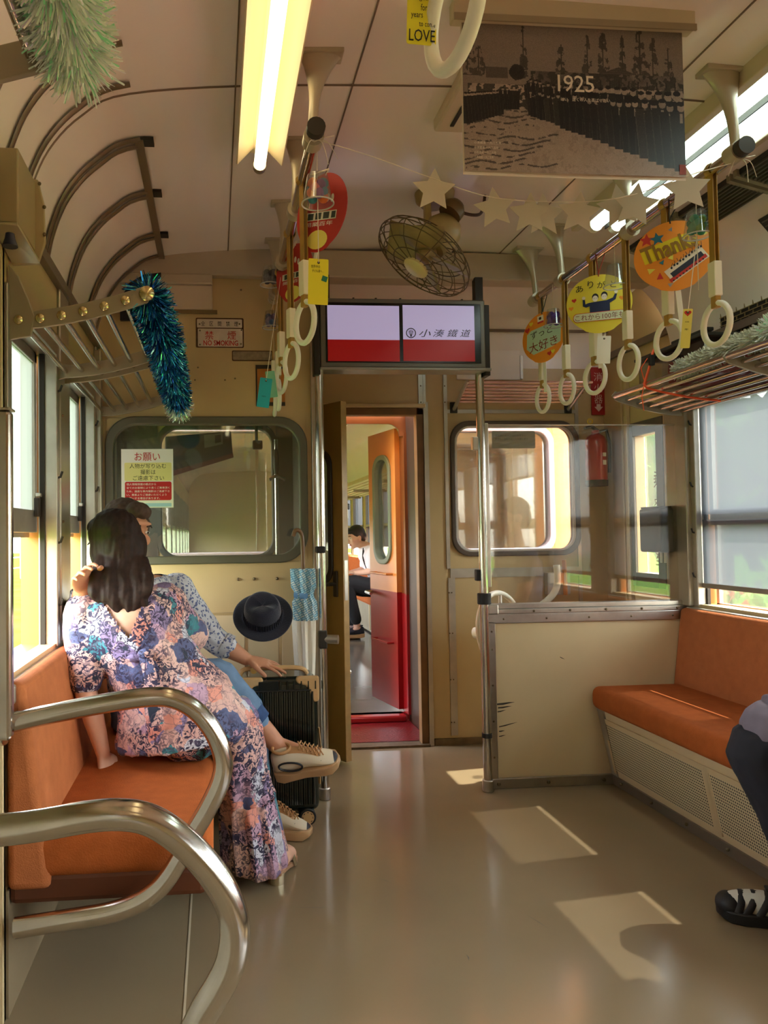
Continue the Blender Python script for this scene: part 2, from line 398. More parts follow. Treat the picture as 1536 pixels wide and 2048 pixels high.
SHADE = cloth_screen('roller_blind', (72, 75, 78), .09); SHADE2 = cloth_screen('thin_roller_blind', (76, 79, 82), .16); SHEER = cloth_screen('sun_strip_sheer', (80, 84, 86), .4)
MILK = cloth_screen('milky_glass', (100, 100, 94), .02)
def side_window(idx, side, y0, y1):
    s = 1 if side == 'left' else -1; X = XL if side == 'left' else XR
    def bx(mb, d0, d1, a, b, c, d):      # d = distance outward from the lining
        x0, x1 = X - s * d0, X - s * d1; return mb.box((min(x0, x1), a, c), (max(x0, x1), b, d))
    w = S(thing('window_%d' % idx, None, None, (X, (y0 + y1) / 2, SILL)))
    fr = MB(); g = -.008
    bx(fr, g, .052, y0 - .025, y0 + .012, SILL - .01, HEAD + .03); bx(fr, g, .052, y1 - .012, y1 + .025, SILL - .01, HEAD + .03)
    bx(fr, g, .10, y0, y1, HEAD - .012, HEAD + .03)
    fr.build('frame', ALU, w, bevel=.003)
    bx(MB(), -.028, .10, y0 - .05, y1 + .05, SILL - .06, SILL - .015).build('sill', ALU, w, bevel=.006)
    gr = MB(); bx(gr, .03, .045, y0 + .012, y0 + .022, SILL, HEAD); bx(gr, .03, .045, y1 - .022, y1 - .012, SILL, HEAD)
    gr.build('guide_groove', DARKM, w)
    mid = 1.235
    sh = MB()
    for a, b, c, d in ((y0 + .012, y0 + .04, mid, HEAD - .012), (y1 - .04, y1 - .012, mid, HEAD - .012), (y0 + .012, y1 - .012, mid - .07, mid), (y0 + .012, y1 - .012, HEAD - .045, HEAD - .012)): bx(sh, .055, .075, a, b, c, d)
    sh.build('upper_sash', ALU, w, bevel=.002)
    def sheet(d, a, b_, c, e): x = X - s * d; return MB().add([(x, a, c), (x, b_, c), (x, b_, e), (x, a, e)], [(0, 1, 2, 3)])
    sheet(.064, y0 + .04, y1 - .04, mid, HEAD - .045).build('pane', MILK if side == 'left' else GLASS, w)
    if side == 'left':                # the lower sash is pushed up behind the upper one
        s2 = MB(); bx(s2, .08, .095, y0 + .012, y1 - .012, mid - .085, mid - .045); bx(s2, .08, .095, y0 + .012, y0 + .035, mid - .05, HEAD - .05); bx(s2, .08, .095, y1 - .035, y1 - .012, mid - .05, HEAD - .05)
        s2.build('lower_sash', ALU, w)
        bx(MB(), .04, .055, y1 - .06, y1 - .03, mid - .02, mid + .04).build('sash_latch', DARKM, w, bevel=.003)
        bx(MB(), .035, .05, y1 - .06, y1 - .03, mid + .042, mid + .055).build('sash_latch', STEEL, w, bevel=.003)
    else:
        s2 = MB(); bx(s2, .08, .095, y0 + .012, y1 - .012, SILL - .015, SILL + .005); bx(s2, .08, .095, y0 + .012, y0 + .03, SILL, mid); bx(s2, .08, .095, y1 - .03, y1 - .012, SILL, mid)
        s2.build('lower_sash', ALU, w)
        bx(MB(), .086, .089, y0 + .03, y1 - .03, SILL + .005, mid - .02).build('pane', GLASS, w)
        bot = SILL + (.085 if idx < 4 else .72); bar = bot
        cl = SHADE if idx < 2 else SHADE2
        if idx < 4:
            sheet(.019, y0 + .015, y1 - .015, bot, 1.19).build('roller_blind', cl, w); sheet(.019, y0 + .015, y1 - .015, 1.19, 1.213).build('sun_strip_band', SHEER, w); sheet(.019, y0 + .015, y1 - .015, 1.213, HEAD - .02).build('roller_blind', cl, w)  # sheer band added to the blind to cast the bright sun strip on the floor
        else: sheet(.019, y0 + .015, y1 - .015, bot, HEAD - .02).build('roller_blind', cl, w)
        bx(MB(), .012, .026, y0 + .013, y1 - .013, bot - .011, bot + .011).build('blind_bar', mat('blind_bar', (150, 142, 130), .4, .5), w, bevel=.003)
        bx(MB(), 0.0, .03, y0 + .013, y1 - .013, HEAD - .045, HEAD - .012).build('blind_roller', ALU, w, bevel=.008)
    for zz in (.93, 1.13, 1.34, 1.62):   # blind stops
        p = V((X + s * .003, y1 + .003, zz))
        MB().tube([p, p + V((s * .012, 0, .004)), p + V((s * .018, 0, .022))], .004, 6).build('blind_stop', DARKM, w, smooth=True)
    pil = MB(); bx(pil, -.012, .0, y1 + .03, y1 + .17 if y1 < 3.2 else y1 + .075, SILL, 1.97)
    pil.build('pillar_cover', mat('pillar_metal', (186, 178, 160), .28, .7, nz=(10, .1)), w, bevel=.004)
    sc_ = MB()
    for zz in (.88, 1.2, 1.55, 1.78): sc_.ball((X + s * .013, y1 + .05, zz), .005, 8, 4)
    sc_.build('screws', SCREW, w, kind='stuff')
    return w
k = 1
for i, (a, b) in enumerate(WIN):
    side_window(k, 'right', a, b)
    if i < 2: side_window(k + 1, 'left', a, b)
    k += 2

# ------------------------------------------------------------------ bulkhead beam, left cab wall, end wall
S(MB().box((XL, 3.26, 2.285), (XR, 3.36, 2.41)).build('trim_4', BEAMM, bevel=.008))
bm = S(MB().box((XL, 3.255, 2.245), (-.0, 3.31, 2.29)).build('trim_5', BEAMM, bevel=.006))
MB().box((XL, 3.27, 2.14), (-.0, 3.3, 2.245)).build('cover_plate', mat('pale_panel', (206, 186, 164), .3, nz=(3, .06)), bm, bevel=.004)
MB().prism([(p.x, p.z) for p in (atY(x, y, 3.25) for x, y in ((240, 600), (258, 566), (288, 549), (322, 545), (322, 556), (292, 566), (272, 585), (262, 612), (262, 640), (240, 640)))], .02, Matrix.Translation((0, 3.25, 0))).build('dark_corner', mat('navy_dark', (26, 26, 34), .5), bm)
MB().box((XL, 3.285, 2.125), (.02, 3.3, 2.14)).build('cover_edge', mat('aged_edge', (128, 104, 70), .5), bm)
# left cab wall
cw_hole = (-.466, .406, 1.03, 1.665)
m = MB(); grid_wall(m, XL, .46, 0, 2.3, [cw_hole], lambda m, a, b, c, d: m.box((a, YB, c), (b, YB + .03, d)))
cw = S(m.build('wall_cab', CREAM))
MB().box((.43, YB + .03, 0), (.46, YE, 2.3)).build('side_lining', CREAM, cw)
m = MB(); dk = mat('cab_shade_grey', (66, 62, 54), .5); grid_wall(m, XL, .43, .9, 2.3, [(-.30, .33, 1.02, 1.74)], lambda m, a, b, c, d: m.box((a, YE - .012, c), (b, YE - .004, d))); m.box((.418, YB + .04, .9), (.43, YE - .02, 2.3)); m.box((XL, YB + .04, 1.86), (.42, YE - .02, 1.9)); m.build('shade_lining', dk, cw)  # added sheets over the cream cab walls: its dimness put into their colour
MB().box((XL, YB - .008, .02), (.43, YB, .80)).build('lower_panel', CREAM2, cw, bevel=.003)
MB().box((XL, YB - .009, .80), (.43, YB, .812)).build('panel_joint', mat('panel_joint', (176, 150, 104), .4), cw)
m = MB()
for x in (-.3, 0.1, .27, .17, .38): m.ball((x, YB - .003, .955), .007, 8, 5)
for (x, y) in ((400, 595), (482, 580), (430, 672), (375, 765), (390, 760), (450, 760), (470, 757), (396, 735), (458, 640)): p = atY(x, y, YB); m.ball((p.x, YB - .001, p.z), .004, 6, 4)
m.build('screws', SCREW, cw, kind='stuff', smooth=True)
def round_window(parent, hole, y, t, rad, gw, wallmat, gasket, pane=None, name='gasket', fill=True, depth=.012, yp=None):
    x0, x1, z0, z1 = hole
    if fill: MB().ringed(rrect(x0 - .002, z0 - .002, x1 + .002, z1 + .002, .001, 8), rrect(x0, z0, x1, z1, rad, 8), t, Matrix.Translation((0, y, 0))).build('corner_fill', wallmat, parent)
    MB().ringed(rrect(x0 - .006, z0 - .006, x1 + .006, z1 + .006, rad + .006, 8), rrect(x0 + gw, z0 + gw, x1 - gw, z1 - gw, rad - gw * .6, 8), t + 2 * depth, Matrix.Translation((0, y - depth, 0))).build(name, gasket, parent, bevel=.006)
    if pane: MB().box((x0 + .004, (yp or y + t / 2), z0 + .004), (x1 - .004, (yp or y + t / 2) + .004, z1 - .004)).build('pane', pane, parent)
GASK = mat('rubber_gasket', (66, 64, 56), .55)
w = S(thing('window_20', None, None, (-.03, YB, 1.03)))
round_window(w, cw_hole, YB, .03, .12, .03, CREAM, mat('olive_gasket', (92, 88, 72), .45), GLASSD)
# end wall with the gangway door and two cab windows
DOOR = (.50, 1.14, 0, 1.83); RW = (1.292, 2.012, 1.02, 1.752); LW = (-.30, .33, 1.02, 1.74)
m = MB(); grid_wall(m, XL - .1, XR + .1, 0, 2.46, [DOOR, RW, LW], lambda m, a, b, c, d: m.box((a, YE, c), (b, YE + .05, d)))
ew = S(m.build('wall_end', CREAM))
w = S(thing('window_21', None, None, (1.65, YE, 1.02)))
round_window(w, RW, YE, .05, .10, .022, CREAM, mat('brown_gasket', (84, 70, 58), .5), GLASS)
MB().ringed(rrect(RW[0] + .02, RW[2] + .02, RW[1] - .02, RW[3] - .02, .085, 8), rrect(RW[0] + .032, RW[2] + .032, RW[1] - .032, RW[3] - .032, .078, 8), .02, Matrix.Translation((0, YE - .006, 0))).build('inner_bead', mat('pale_bead', (206, 196, 186), .4), w)
w = S(thing('window_22', None, None, (0, YE, 1.02)))
round_window(w, LW, YE, .05, .10, .022, CREAM, GASK, GLASS)
# aluminium strips, hatch and panel edges on the end wall
m = MB(); m.box((1.255, YE - .006, .95), (1.275, YE, 2.05)); m.box((1.275, YE - .006, .90), (2.0, YE, .95)); m.box((1.275, YE - .006, 1.80), (2.0, YE, 1.82)); m.box((1.262, YE - .005, .05), (1.30, YE, .90)); m.box((2.0, YE - .006, .3), (2.02, YE, 1.95)); m.box((1.14, YE - .008, 1.83), (1.155, YE, 2.03)); m.box((1.115, YE - .006, 1.82), (1.145, YE, 2.05))
m.build('metal_strips', ALU, ew, kind='stuff')
m = MB()
for x in (1.265, 1.28): 
    for z in (.12, .35, .6, .82): m.ball((x, YE - .006, z), .004, 6, 4)
for x in (1.128, 1.262): 
    for z in (1.86, 1.95, 2.02): m.ball((x, YE - .007, z), .004, 6, 4)
m.build('screws', SCREW, ew, kind='stuff')
MB().box((1.33, YE - .012, 1.985), (1.69, YE, 2.3)).build('white_hatch', CEIL, ew, bevel=.003)
MB().box((1.69, YE - .014, 1.99), (1.705, YE, 2.12)).build('hatch_edge', ALU, ew)
# door frame
d = S(thing('trim_6', None, None, (.8, YE, 0)))
MB().box((1.10, YE - .006, 0), (1.14, YE + .05, 1.83)).build('jamb', mat('brown_jamb', (120, 84, 48), .45, nz=(14, .2)), d, bevel=.003)
MB().box((1.14, YE - .012, 0), (1.165, YE, 1.86)).build('jamb_strip', ALU, d)
MB().box((.50, YE - .006, 1.79), (1.14, YE + .05, 1.83)).build('head_jamb', MATS['brown_jamb'], d, bevel=.003)
MB().box((.50, YE - .02, 1.83), (1.15, YE, 1.85)).build('head_strip', CREAM2, d, bevel=.003)
MB().box((.50, YE - .03, 0), (1.14, YE + .06, .012)).build('threshold', mat('worn_threshold', (110, 92, 70), .5, .4, nz=(30, .3)), d)
MB().box((1.17, YE - .01, 0), (XR, YE, .035)).build('skirting', mat('dirty_skirting', (120, 100, 72), .6, nz=(20, .3)), d)
# door leaf folded back against the cab side
P0, P1 = V((.635, 3.715, 0)), V((.462, 3.97, 0)); dv = (P1 - P0).normalized(); LEN = (P1 - P0).length
Mx = Matrix(((dv.x, -dv.y, 0, P0.x), (dv.y, dv.x, 0, P0.y), (0, 0, 1, .015), (0, 0, 0, 1)))   # local x along the leaf, y its thickness
Mx = Mx @ Matrix.Translation((0, -.036, 0))
dl = S(thing('door_1', None, None, mx=Mx))
OLIVE = mat('door_paint', (134, 108, 56), .35, nz=(5, .12), coat=.2)
hl = (.075, LEN - .03, .88, 1.56)
m = MB(); grid_wall(m, 0, LEN, 0, 1.80, [hl], lambda m, a, b, c, d: m.box((a, 0, c), (b, .036, d)))
m.build('leaf', OLIVE, dl, local=True)
m = MB().ringed(rrect(hl[0] - .003, hl[2] - .003, hl[1] + .003, hl[3] + .003, .002, 8), rrect(hl[0], hl[2], hl[1], hl[3], .08, 8), .036); m.build('corner_fill', OLIVE, dl, local=True)
m = MB().ringed(rrect(hl[0] - .008, hl[2] - .008, hl[1] + .008, hl[3] + .008, .088, 8), rrect(hl[0] + .022, hl[2] + .022, hl[1] - .022, hl[3] - .022, .065, 8), .06, Matrix.Translation((0, -.012, 0))); m.build('gasket', mat('dark_gasket', (42, 36, 30), .5), dl, local=True, bevel=.005)
MB().box((hl[0], .016, hl[2]), (hl[1], .02, hl[3])).build('pane', glass('mirror_like_pane', (215, 225, 220), .30), dl, local=True)
m = MB().box((-.004, 0, 0), (.0, .036, 1.80)); m.build('edge_strip', mat('edge_paint', (188, 156, 104), .4, nz=(12, .2)), dl, local=True)
m = MB().box((-.006, .008, .80), (-.003, .03, 1.0)); m.build('strike_plate', STEEL, dl, local=True)
for face in (-1, 1):
    y = 0 if face < 0 else .036
    h = MB().cbox((.05, y + face * .005, .88), (.03, .01, .13)); h.build('handle_plate', DARKM, dl, local=True, bevel=.004)
    MB().tube([(.05, y, .88), (.05, y + face * .05, .88), (.07, y + face * .055, .878), (.12, y + face * .055, .872)], .009, 8).build('handle', DARKM, dl, local=True, smooth=True)
MB().cbox((.04, -.006, .42), (.05, .014, .11)).build('lock_case', DARKM, dl, local=True, bevel=.006)
MB().cyl((.045, -.005, .43), (.045, -.045, .43), .012, 10).build('lock_knob', STEEL, dl, local=True, smooth=True)
MB().cbox((.028, -.01, 1.27), (.05, .025, .03)).build('catch', DARKM, dl, local=True, bevel=.004)
MB().cbox((.02, -.006, 1.235), (.03, .012, .05)).build('catch_plate', STEEL, dl, local=True, bevel=.002)
# right-hand slit window in the crew door, seen through the acrylic
w = S(thing('door_2', None, None, (XR, 3.54, 0)))
def rx(mb, d0, d1, a, b, c, d): return mb.box((XR - d1, a, c), (XR - d0, b, d))
m = MB(); rx(m, -.005, .012, 3.44, 3.50, .86, 1.70); rx(m, -.005, .012, 3.70, 3.73, .86, 1.70); rx(m, -.005, .012, 3.50, 3.70, .86, .93); rx(m, -.005, .012, 3.50, 3.70, 1.63, 1.70)
m.build('window_frame', mat('grey_frame', (96, 86, 76), .4, .4), w, bevel=.003)
m = MB(); rx(m, 0, .02, 3.735, 3.755, 0, 1.95); rx(m, 0, .02, 3.405, 3.42, 0, 1.95); rx(m, 0, .008, 3.80, 3.815, 0, 1.95); rx(m, 0, .010, 3.755, 3.785, .84, 1.75)
m.build('door_edge', CREAM2, w, bevel=.003)
MB().box((XR + .05, 3.50, .93), (XR + .054, 3.70, 1.63)).build('pane', GLASS, w)
m = MB(); M_ = Matrix.Translation((XR + .046, 3.585, 0)) @ Matrix.Rotation(-pi / 2, 4, 'Z')
for ch, z in zip('乗務員室', (1.40, 1.27, 1.14, 1.01)): put_text(m, ch, -.03, z - .042, .03, z + .042, 0, M=M_, mirror=True, bold=.02)
m.build('lettering', mat('faded_print', (150, 120, 110), .6), w, fix=False)
rx(MB(), .0, .012, 3.33, 3.385, 1.1, 1.62).build('panel', CREAM2, w, bevel=.004)
rx(MB(), .012, .02, 3.345, 3.37, 1.50, 1.56).build('escutcheon', ALU, w, bevel=.004)
rx(MB(), .0, .01, 3.405, 3.43, .86, .89).build('catch', DARKM, w)
# metal corner post where partition meets the side wall
S(MB().box((XR - .03, 3.24, .80), (XR, 3.40, 1.95)).build('trim_7', MATS['pillar_metal'], bevel=.004))
S(MB().box((XL, 3.245, .8), (XL + .03, 3.3, 1.95)).build('trim_8', MATS['pillar_metal'], bevel=.004))

# cove ribs (bent metal strips over the left cove) -------------------------------------------
RIBM = mat('rib_metal', (150, 132, 112), .3, .75)
def rib(y, w=.026):
    pts = [p for p in PROF if -.506 < p.x < -.17]; pts = [V((p.x + .006, y, p.z - .006)) for p in pts]
    return MB().tube(pts, (w / 2, .004), 6, ref=(0, 1, 0))
rib_root = thing('ceiling_ribs', 'curved metal strips screwed across the left ceiling cove above the racks', 'ceiling strips', (-.3, 1.5, 2.2))
for y in (.95, 1.22, 1.46, 1.66, 1.83, 2.0, 2.28, 2.32, 2.63, 2.67, 3.0, 3.04, 3.235):
    rib(y).build('rib', RIBM, rib_root, smooth=True)
for y in (2.30, 2.65, 3.02):
    z = prof_at(-.19); MB().box((-.215, y - .022, z - .012), (-.175, y + .022, z - .002)).build('clip', DARKM, rib_root)
MB().box((-.232, 2.28, prof_at(-.22) - .012), (-.206, 3.26, prof_at(-.22) - .001)).build('long_bar', RIBM, rib_root)
# ================================================================== outside the train
GRASS = mat('grass_field', (70, 112, 26), .95, nz=(.8, .35), spec=0)
S(MB().box((-80, -60, -1.4), (80, 120, -1.25)).build('ground', GRASS))
S(MB().box((-1.6, -30, -1.25), (3.3, 60, -1.15)).build('track_bed', mat('ballast', (172, 158, 142), .95, spec=0, nz=(14, .4), bump=(18, .6))))
pf = thing('station_platform', 'low reddish platform edge outside the right windows', 'platform', (4.2, 3, -1.2))
MB().box((3.6, -12, -1.25), (6.0, 20, .12)).build('slab', mat('platform_brick', (150, 92, 76), .9, spec=0, nz=(4, .2)), pf, bevel=.03)
MB().box((3.55, -12, .12), (3.85, 20, .20)).build('edge_slab', mat('pale_concrete', (176, 160, 146), .9, spec=0, nz=(6, .15)), pf, bevel=.02)
def bush(name, c, r, label, cat, group, cols, n=260, trunk=0):
    b = thing(name, label, cat, (c[0], c[1], -1.25), group)
    m = MB(); mats_ = [mat('leaf_%d_%d_%d' % k, k, .9, spec=.05) for k in cols]
    for _ in range(n):
        d = V((random.gauss(0, 1), random.gauss(0, 1), random.gauss(0, .8))).normalized(); p = V(c) + V((d.x * r[0], d.y * r[1], d.z * r[2])) * random.uniform(.72, 1.02)
        m.use(random.choice(mats_)); q = Euler((random.uniform(0, 6), random.uniform(0, 6), random.uniform(0, 6))).to_matrix().to_4x4(); s = min(r) * random.uniform(.16, .30)
        m.add([p + q @ V(v) for v in ((-s, 0, 0), (0, -s * .6, 0), (s, 0, 0), (0, s * .6, s * .2))], [(0, 1, 2), (0, 2, 3)])
    m.use(mats_[0]).ball(c, [x * .78 for x in r], 10, 7)
    m.build('foliage', None, b, fix=False, kind='stuff')
    if trunk: MB().tube([(c[0], c[1], -1.3), (c[0] + .1, c[1], c[2])], [trunk, trunk * .6], 8).build('trunk', mat('bark', (96, 74, 54), .9), b, smooth=True)
GREENS = [(58, 96, 30), (76, 116, 40), (44, 78, 28)]
for i, (x, y, r) in enumerate(((-7, 8, 1.0), (-9, 12.5, 1.3), (-6.5, 17, 1.1), (-11, 22, 1.5))):
    bush('green_bush', (x, y, -.9), (r, r, r * .7), 'round leafy bush outside the left windows, %s' % ('nearest', 'second nearest', 'third, behind the second', 'farthest and largest')[i], 'bush', 'bushes outside the left windows', GREENS)
for i, (x, y) in enumerate(((9, 9), (10, 14), (12, 19), (9.5, 24))):
    bush('leafy_tree', (x, y, 2.1), (1.8, 1.8, 1.7), 'broad green tree beyond the platform, %s along the track' % ('first', 'second', 'third', 'last')[i], 'tree', 'trees beyond the platform', GREENS, 320, .16)
for i in range(5):
    bush('flower_bush', (4.6 + .1 * (i % 2), 3.2 + i * .95, .42), (.32, .40, .27), 'low hedge plant with orange and green leaves, %s along the platform' % ('first', 'second', 'third', 'fourth', 'last')[i], 'hedge', 'hedge plants on the platform', [(76, 110, 36), (140, 74, 36), (96, 124, 50)], 160)
fn = thing('pale_fence', 'pale wire fence across the meadow outside the left window', 'fence', (-12, 20, -1.25))
for i in range(26): MB().cyl((-14 + i * .12, 10 + i * 1.6, -1.25), (-14 + i * .12, 10 + i * 1.6, .75), .05, 6).build('post', mat('fence_paint', (150, 156, 152), .6), fn)
for z in (-.6, 0, .6): MB().tube([(-14, 10, z), (-14 + 25 * .12, 50, z)], .03, 5).build('rail', MATS['fence_paint'], fn)

# ================================================================== the next carriage
Y2 = 4.52
NC = S(thing('wall_next_car', None, None, (XC, Y2, 0)))
bx0, bx1 = XL - .13, atY(1136, 980, Y2).x
gr = atY(1107, 1000, Y2).x; NW_R = (1.30, gr, atY(1000, 1106, Y2).z, 1.80); NW_L = (2 * XC - gr, .40, NW_R[2], 1.80)
ND = (.60, 1.165, .05, 1.86)
for nm, z0, z1, mt in (('red_lower', -.9, .775, BODY_R), ('tan_upper', .775, 2.6, BODY_O)):
    m = MB(); grid_wall(m, bx0, bx1, z0, z1, [NW_R, NW_L, ND], lambda m, a, b, c, d: m.box((a, Y2, c), (b, Y2 + .05, d)))
    for x, s in ((bx1, 1), (bx0, -1)):
        m.tube([(x - s * .06 + s * .06 * sin(a), Y2 + .06 - .06 * cos(a), (z0 + z1) / 2) for a in (0, .4, .8, 1.2, 1.57)] + [(x, 5.2, (z0 + z1) / 2)], (.004, (z1 - z0) / 2), 4, ref=None) if False else m.box((x - .03, Y2 + .03, z0), (x + .03, 5.4, z1))
    m.build(nm, mt, NC)
LAV = mat('lavender_gasket', (178, 160, 170), .5)
round_window(NC, NW_R, Y2, .05, .10, .03, BODY_O, LAV, GLASS)
round_window(NC, NW_L, Y2, .05, .10, .03, BODY_O, LAV, GLASS)
MB().ringed(rrect(ND[0] - .002, -.2, ND[1] + .002, ND[3] + .002, .001, 8), rrect(ND[0], -.2, ND[1], ND[3], .11, 8), .05, Matrix.Translation((0, Y2, 0))).build('arch_fill', BODY_O, NC)
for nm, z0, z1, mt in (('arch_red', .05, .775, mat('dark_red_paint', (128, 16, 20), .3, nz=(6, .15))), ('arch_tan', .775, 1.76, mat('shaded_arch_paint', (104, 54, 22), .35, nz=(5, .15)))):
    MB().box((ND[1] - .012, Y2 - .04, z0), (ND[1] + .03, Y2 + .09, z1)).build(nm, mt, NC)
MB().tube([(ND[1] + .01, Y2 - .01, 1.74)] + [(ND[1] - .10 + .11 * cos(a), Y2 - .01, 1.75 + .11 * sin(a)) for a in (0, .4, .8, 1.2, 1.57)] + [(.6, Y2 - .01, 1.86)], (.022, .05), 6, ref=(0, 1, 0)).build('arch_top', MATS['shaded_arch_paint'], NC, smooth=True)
g_ = S(thing('trim_9', None, None, (.85, 4.25, 0)))
MB().box((.52, YE + .05, -.03), (1.16, Y2 + .05, .012)).build('gangway_plate', mat('red_gangway_plate', (104, 18, 20), .3, nz=(40, .3), bump=(80, .4)), g_)
MB().box((.55, Y2 - .06, .012), (1.14, Y2 + .06, .05)).build('raised_step', BODY_R, g_, bevel=.01)
MB().box((1.17, YE + .05, 0), (1.20, Y2, 1.9)).build('gangway_side', mat('gangway_brown', (50, 28, 16), .5, nz=(8, .2)), g_)
# its end door, swung inwards
Q0, Q1 = V((1.155, Y2 + .07, .06)), V((1.07, 4.98, .06)); dv = (Q1 - Q0).normalized(); L2 = (Q1 - Q0).length
Mx = Matrix(((dv.x, dv.y, 0, Q0.x), (dv.y, -dv.x, 0, Q0.y), (0, 0, 1, .06), (0, 0, 0, 1)))   # y towards the opening
Mx = Matrix(((dv.x, -dv.y, 0, Q0.x), (dv.y, dv.x, 0, Q0.y), (0, 0, 1, .06), (0, 0, 0, 1)))
d2 = S(thing('door_3', None, None, mx=Mx)); hd = (.07, L2 - .09, .90, 1.58)
m = MB(); grid_wall(m, 0, L2, .72, 1.74, [hd], lambda m, a, b, c, d: m.box((a, 0, c), (b, .036, d))); m.build('tan_half', BODY_O, d2, local=True)
MB().box((0, 0, 0), (L2, .036, .72)).build('red_half', BODY_R, d2, local=True)
MB().ringed(rrect(hd[0] - .003, hd[2] - .003, hd[1] + .003, hd[3] + .003, .002, 8), rrect(hd[0], hd[2], hd[1], hd[3], .1, 8), .036).build('corner_fill', BODY_O, d2, local=True)
MB().ringed(rrect(hd[0] - .012, hd[2] - .012, hd[1] + .012, hd[3] + .012, .11, 8), rrect(hd[0] + .02, hd[2] + .02, hd[1] - .02, hd[3] - .02, .09, 8), .06, Matrix.Translation((0, -.012, 0))).build('gasket', mat('green_gasket', (120, 132, 112), .5), d2, local=True, bevel=.005)
MB().box((hd[0], .016, hd[2]), (hd[1], .02, hd[3])).build('pane', GLASS, d2, local=True)
for z, mt in ((.83, BODY_O), (.40, BODY_R)):
    MB().tube([(.06, .036, z), (.06, .075, z), (.30, .075, z), (.30, .036, z)], .007, 6).build('grab_bar', mt, d2, local=True)
MB().tube([(.36, .036, .70), (.36, .085, .70), (.27, .09, .695)], .011, 8).build('handle', CHROME, d2, local=True, smooth=True)
# interior
Y3 = 15.0
NF = S(MB().box((XL, Y2 + .05, -.05), (XR, Y3, 0)).build('floor_next_car', mat('grey_linoleum', (112, 108, 102), .2, nz=(2, .15))))
S(extrude_y(PROF, Y2 + .05, Y3).build('ceiling_next_car', CEIL, smooth=True))
wn = [(5.95 + .98 * i, 6.72 + .98 * i, .82, 1.72) for i in range(9)]
for nm, x0, x1, o in (('wall_next_left', XL - .06, XL, -1), ('wall_next_right', XR, XR + .06, 1)):
    m = MB(); grid_wall(m, Y2 + .05, Y3, -.3, 2.0, wn, lambda m, a, b, c, d: m.box((x0, a, c), (x1, b, d)))
    w = S(m.build(nm, CREAM2))
    for (a, b, c, d) in wn:
        MB().box(((x0 + x1) / 2 - .004, a, c + (.15 if o > 0 else .4)), ((x0 + x1) / 2, b, d)).build('blind', SHADE if o > 0 else MILK, w)
        m2 = MB(); m2.box((x0 - .01, a, c), (x1 + .01, a + .02, d)); m2.box((x0 - .01, b - .02, c), (x1 + .01, b, d)); m2.box((x0 - .01, a, c + .42), (x1 + .01, b, c + .45)); m2.build('window_frame', ALU, w)
S(MB().box((XL, Y3, -.1), (XR, Y3 + .05, 2.45)).build('wall_next_end', CREAM2))
S(MB().box((.30, 5.45, 0), (.32, 5.5, 2.1)).build('trim_10', CREAM2))
nb = thing('long_bench', 'orange long bench in the next carriage, under the person in white', 'bench', (1.9, 8, 0))
MB().box((1.70, 6.2, .34), (2.12, 12.5, .45)).build('seat_cushion', ORANGE, nb, bevel=.03)
MB().box((2.07, 6.2, .43), (2.16, 12.5, .80)).build('backrest', ORANGE, nb, bevel=.03)
MB().box((1.76, 6.2, .02), (1.80, 12.5, .34)).build('base_panel', GREYP, nb)
for i in range(7): MB().box((1.752, 6.9 + i * .8, .04), (1.76, 6.93 + i * .8, .33)).build('joint_cover', CREAM2, nb)
nr = thing('luggage_rack', 'white tube luggage rack on the right wall of the next carriage', 'luggage rack', (2.0, 8, 1.7))
for i in range(7): MB().cyl((1.76 + i * .065, 5.9, 1.76 - i * .011), (1.76 + i * .065, 12.5, 1.76 - i * .011), .011, 6).build('rod', IVORY, nr, smooth=True)
for y in (5.9, 7.6, 9.3, 11): MB().box((1.74, y - .012, 1.665), (2.165, y + .012, 1.70)).build('bracket', GREYP, nr)
S(MB().box((1.75, 5.3, 0), (XR, 5.33, 2.2)).build('wall_next_screen', CREAM2))
vn = thing('wall_speaker_box', 'small cream box with a dark slot high up in the next carriage', 'box', (2.0, 5.6, 1.95))
MB().box((1.90, 5.35, 1.86), (2.165, 6.1, 2.08)).build('case', CREAM2, vn, bevel=.01); MB().box((1.93, 5.343, 1.92), (2.06, 5.35, 1.99)).build('slot', BLACK, vn)

# ================================================================== lamps
def lamp(name, label, x, y0, y1, z, col, strength, w=.075, tilt=0):
    M = Matrix.Translation((x, 0, z)) @ Matrix.Rotation(tilt, 4, 'Y')
    t = thing(name, label, 'ceiling light', mx=M)
    hx = mat('lamp_enamel', (226, 208, 172), .35)
    MB().box((-.03, y0 - .03, -.012), (.03, y1 + .03, .02)).build('housing', hx, t, local=True, bevel=.004)
    for s in (-1, 1):
        MB().add([(s * .018, y0, -.004), (s * w, y0, -.062), (s * w, y1, -.062), (s * .018, y1, -.004), (s * .018, y0, -.009), (s * (w - .004), y0, -.065), (s * (w - .004), y1, -.065), (s * .018, y1, -.009)], [(0, 1, 2, 3), (7, 6, 5, 4), (0, 4, 5, 1), (1, 5, 6, 2), (2, 6, 7, 3), (3, 7, 4, 0)]).build('reflector', hx, t, local=True)
    em = mat('tube_glow_%s' % name, col, .4, emit=(col, strength))
    MB().cyl((0, y0 + .02, -.068), (0, y1 - .01, -.068), .019, 16).build('tube', em, t, local=True, smooth=True)
    for y in (y0 + .005, y1):
        MB().cyl((0, y - .012, -.068), (0, y + .012, -.068), .021, 14).build('end_cap', STEEL, t, local=True, smooth=True)
        MB().box((-.012, y - .01, -.068), (.012, y + .01, -.01)).build('socket', IVORY, t, local=True)
    return t
lamp('fluorescent_lamp', 'long yellowish fluorescent lamp with open reflector on the left of the ceiling', .155, 1.18, 2.37, 2.40, (255, 240, 190), 2.0)
lamp('fluorescent_lamp', 'fluorescent lamp on the left ceiling behind the photographer', .155, -.35, .9, 2.40, (255, 246, 236), 11.0)
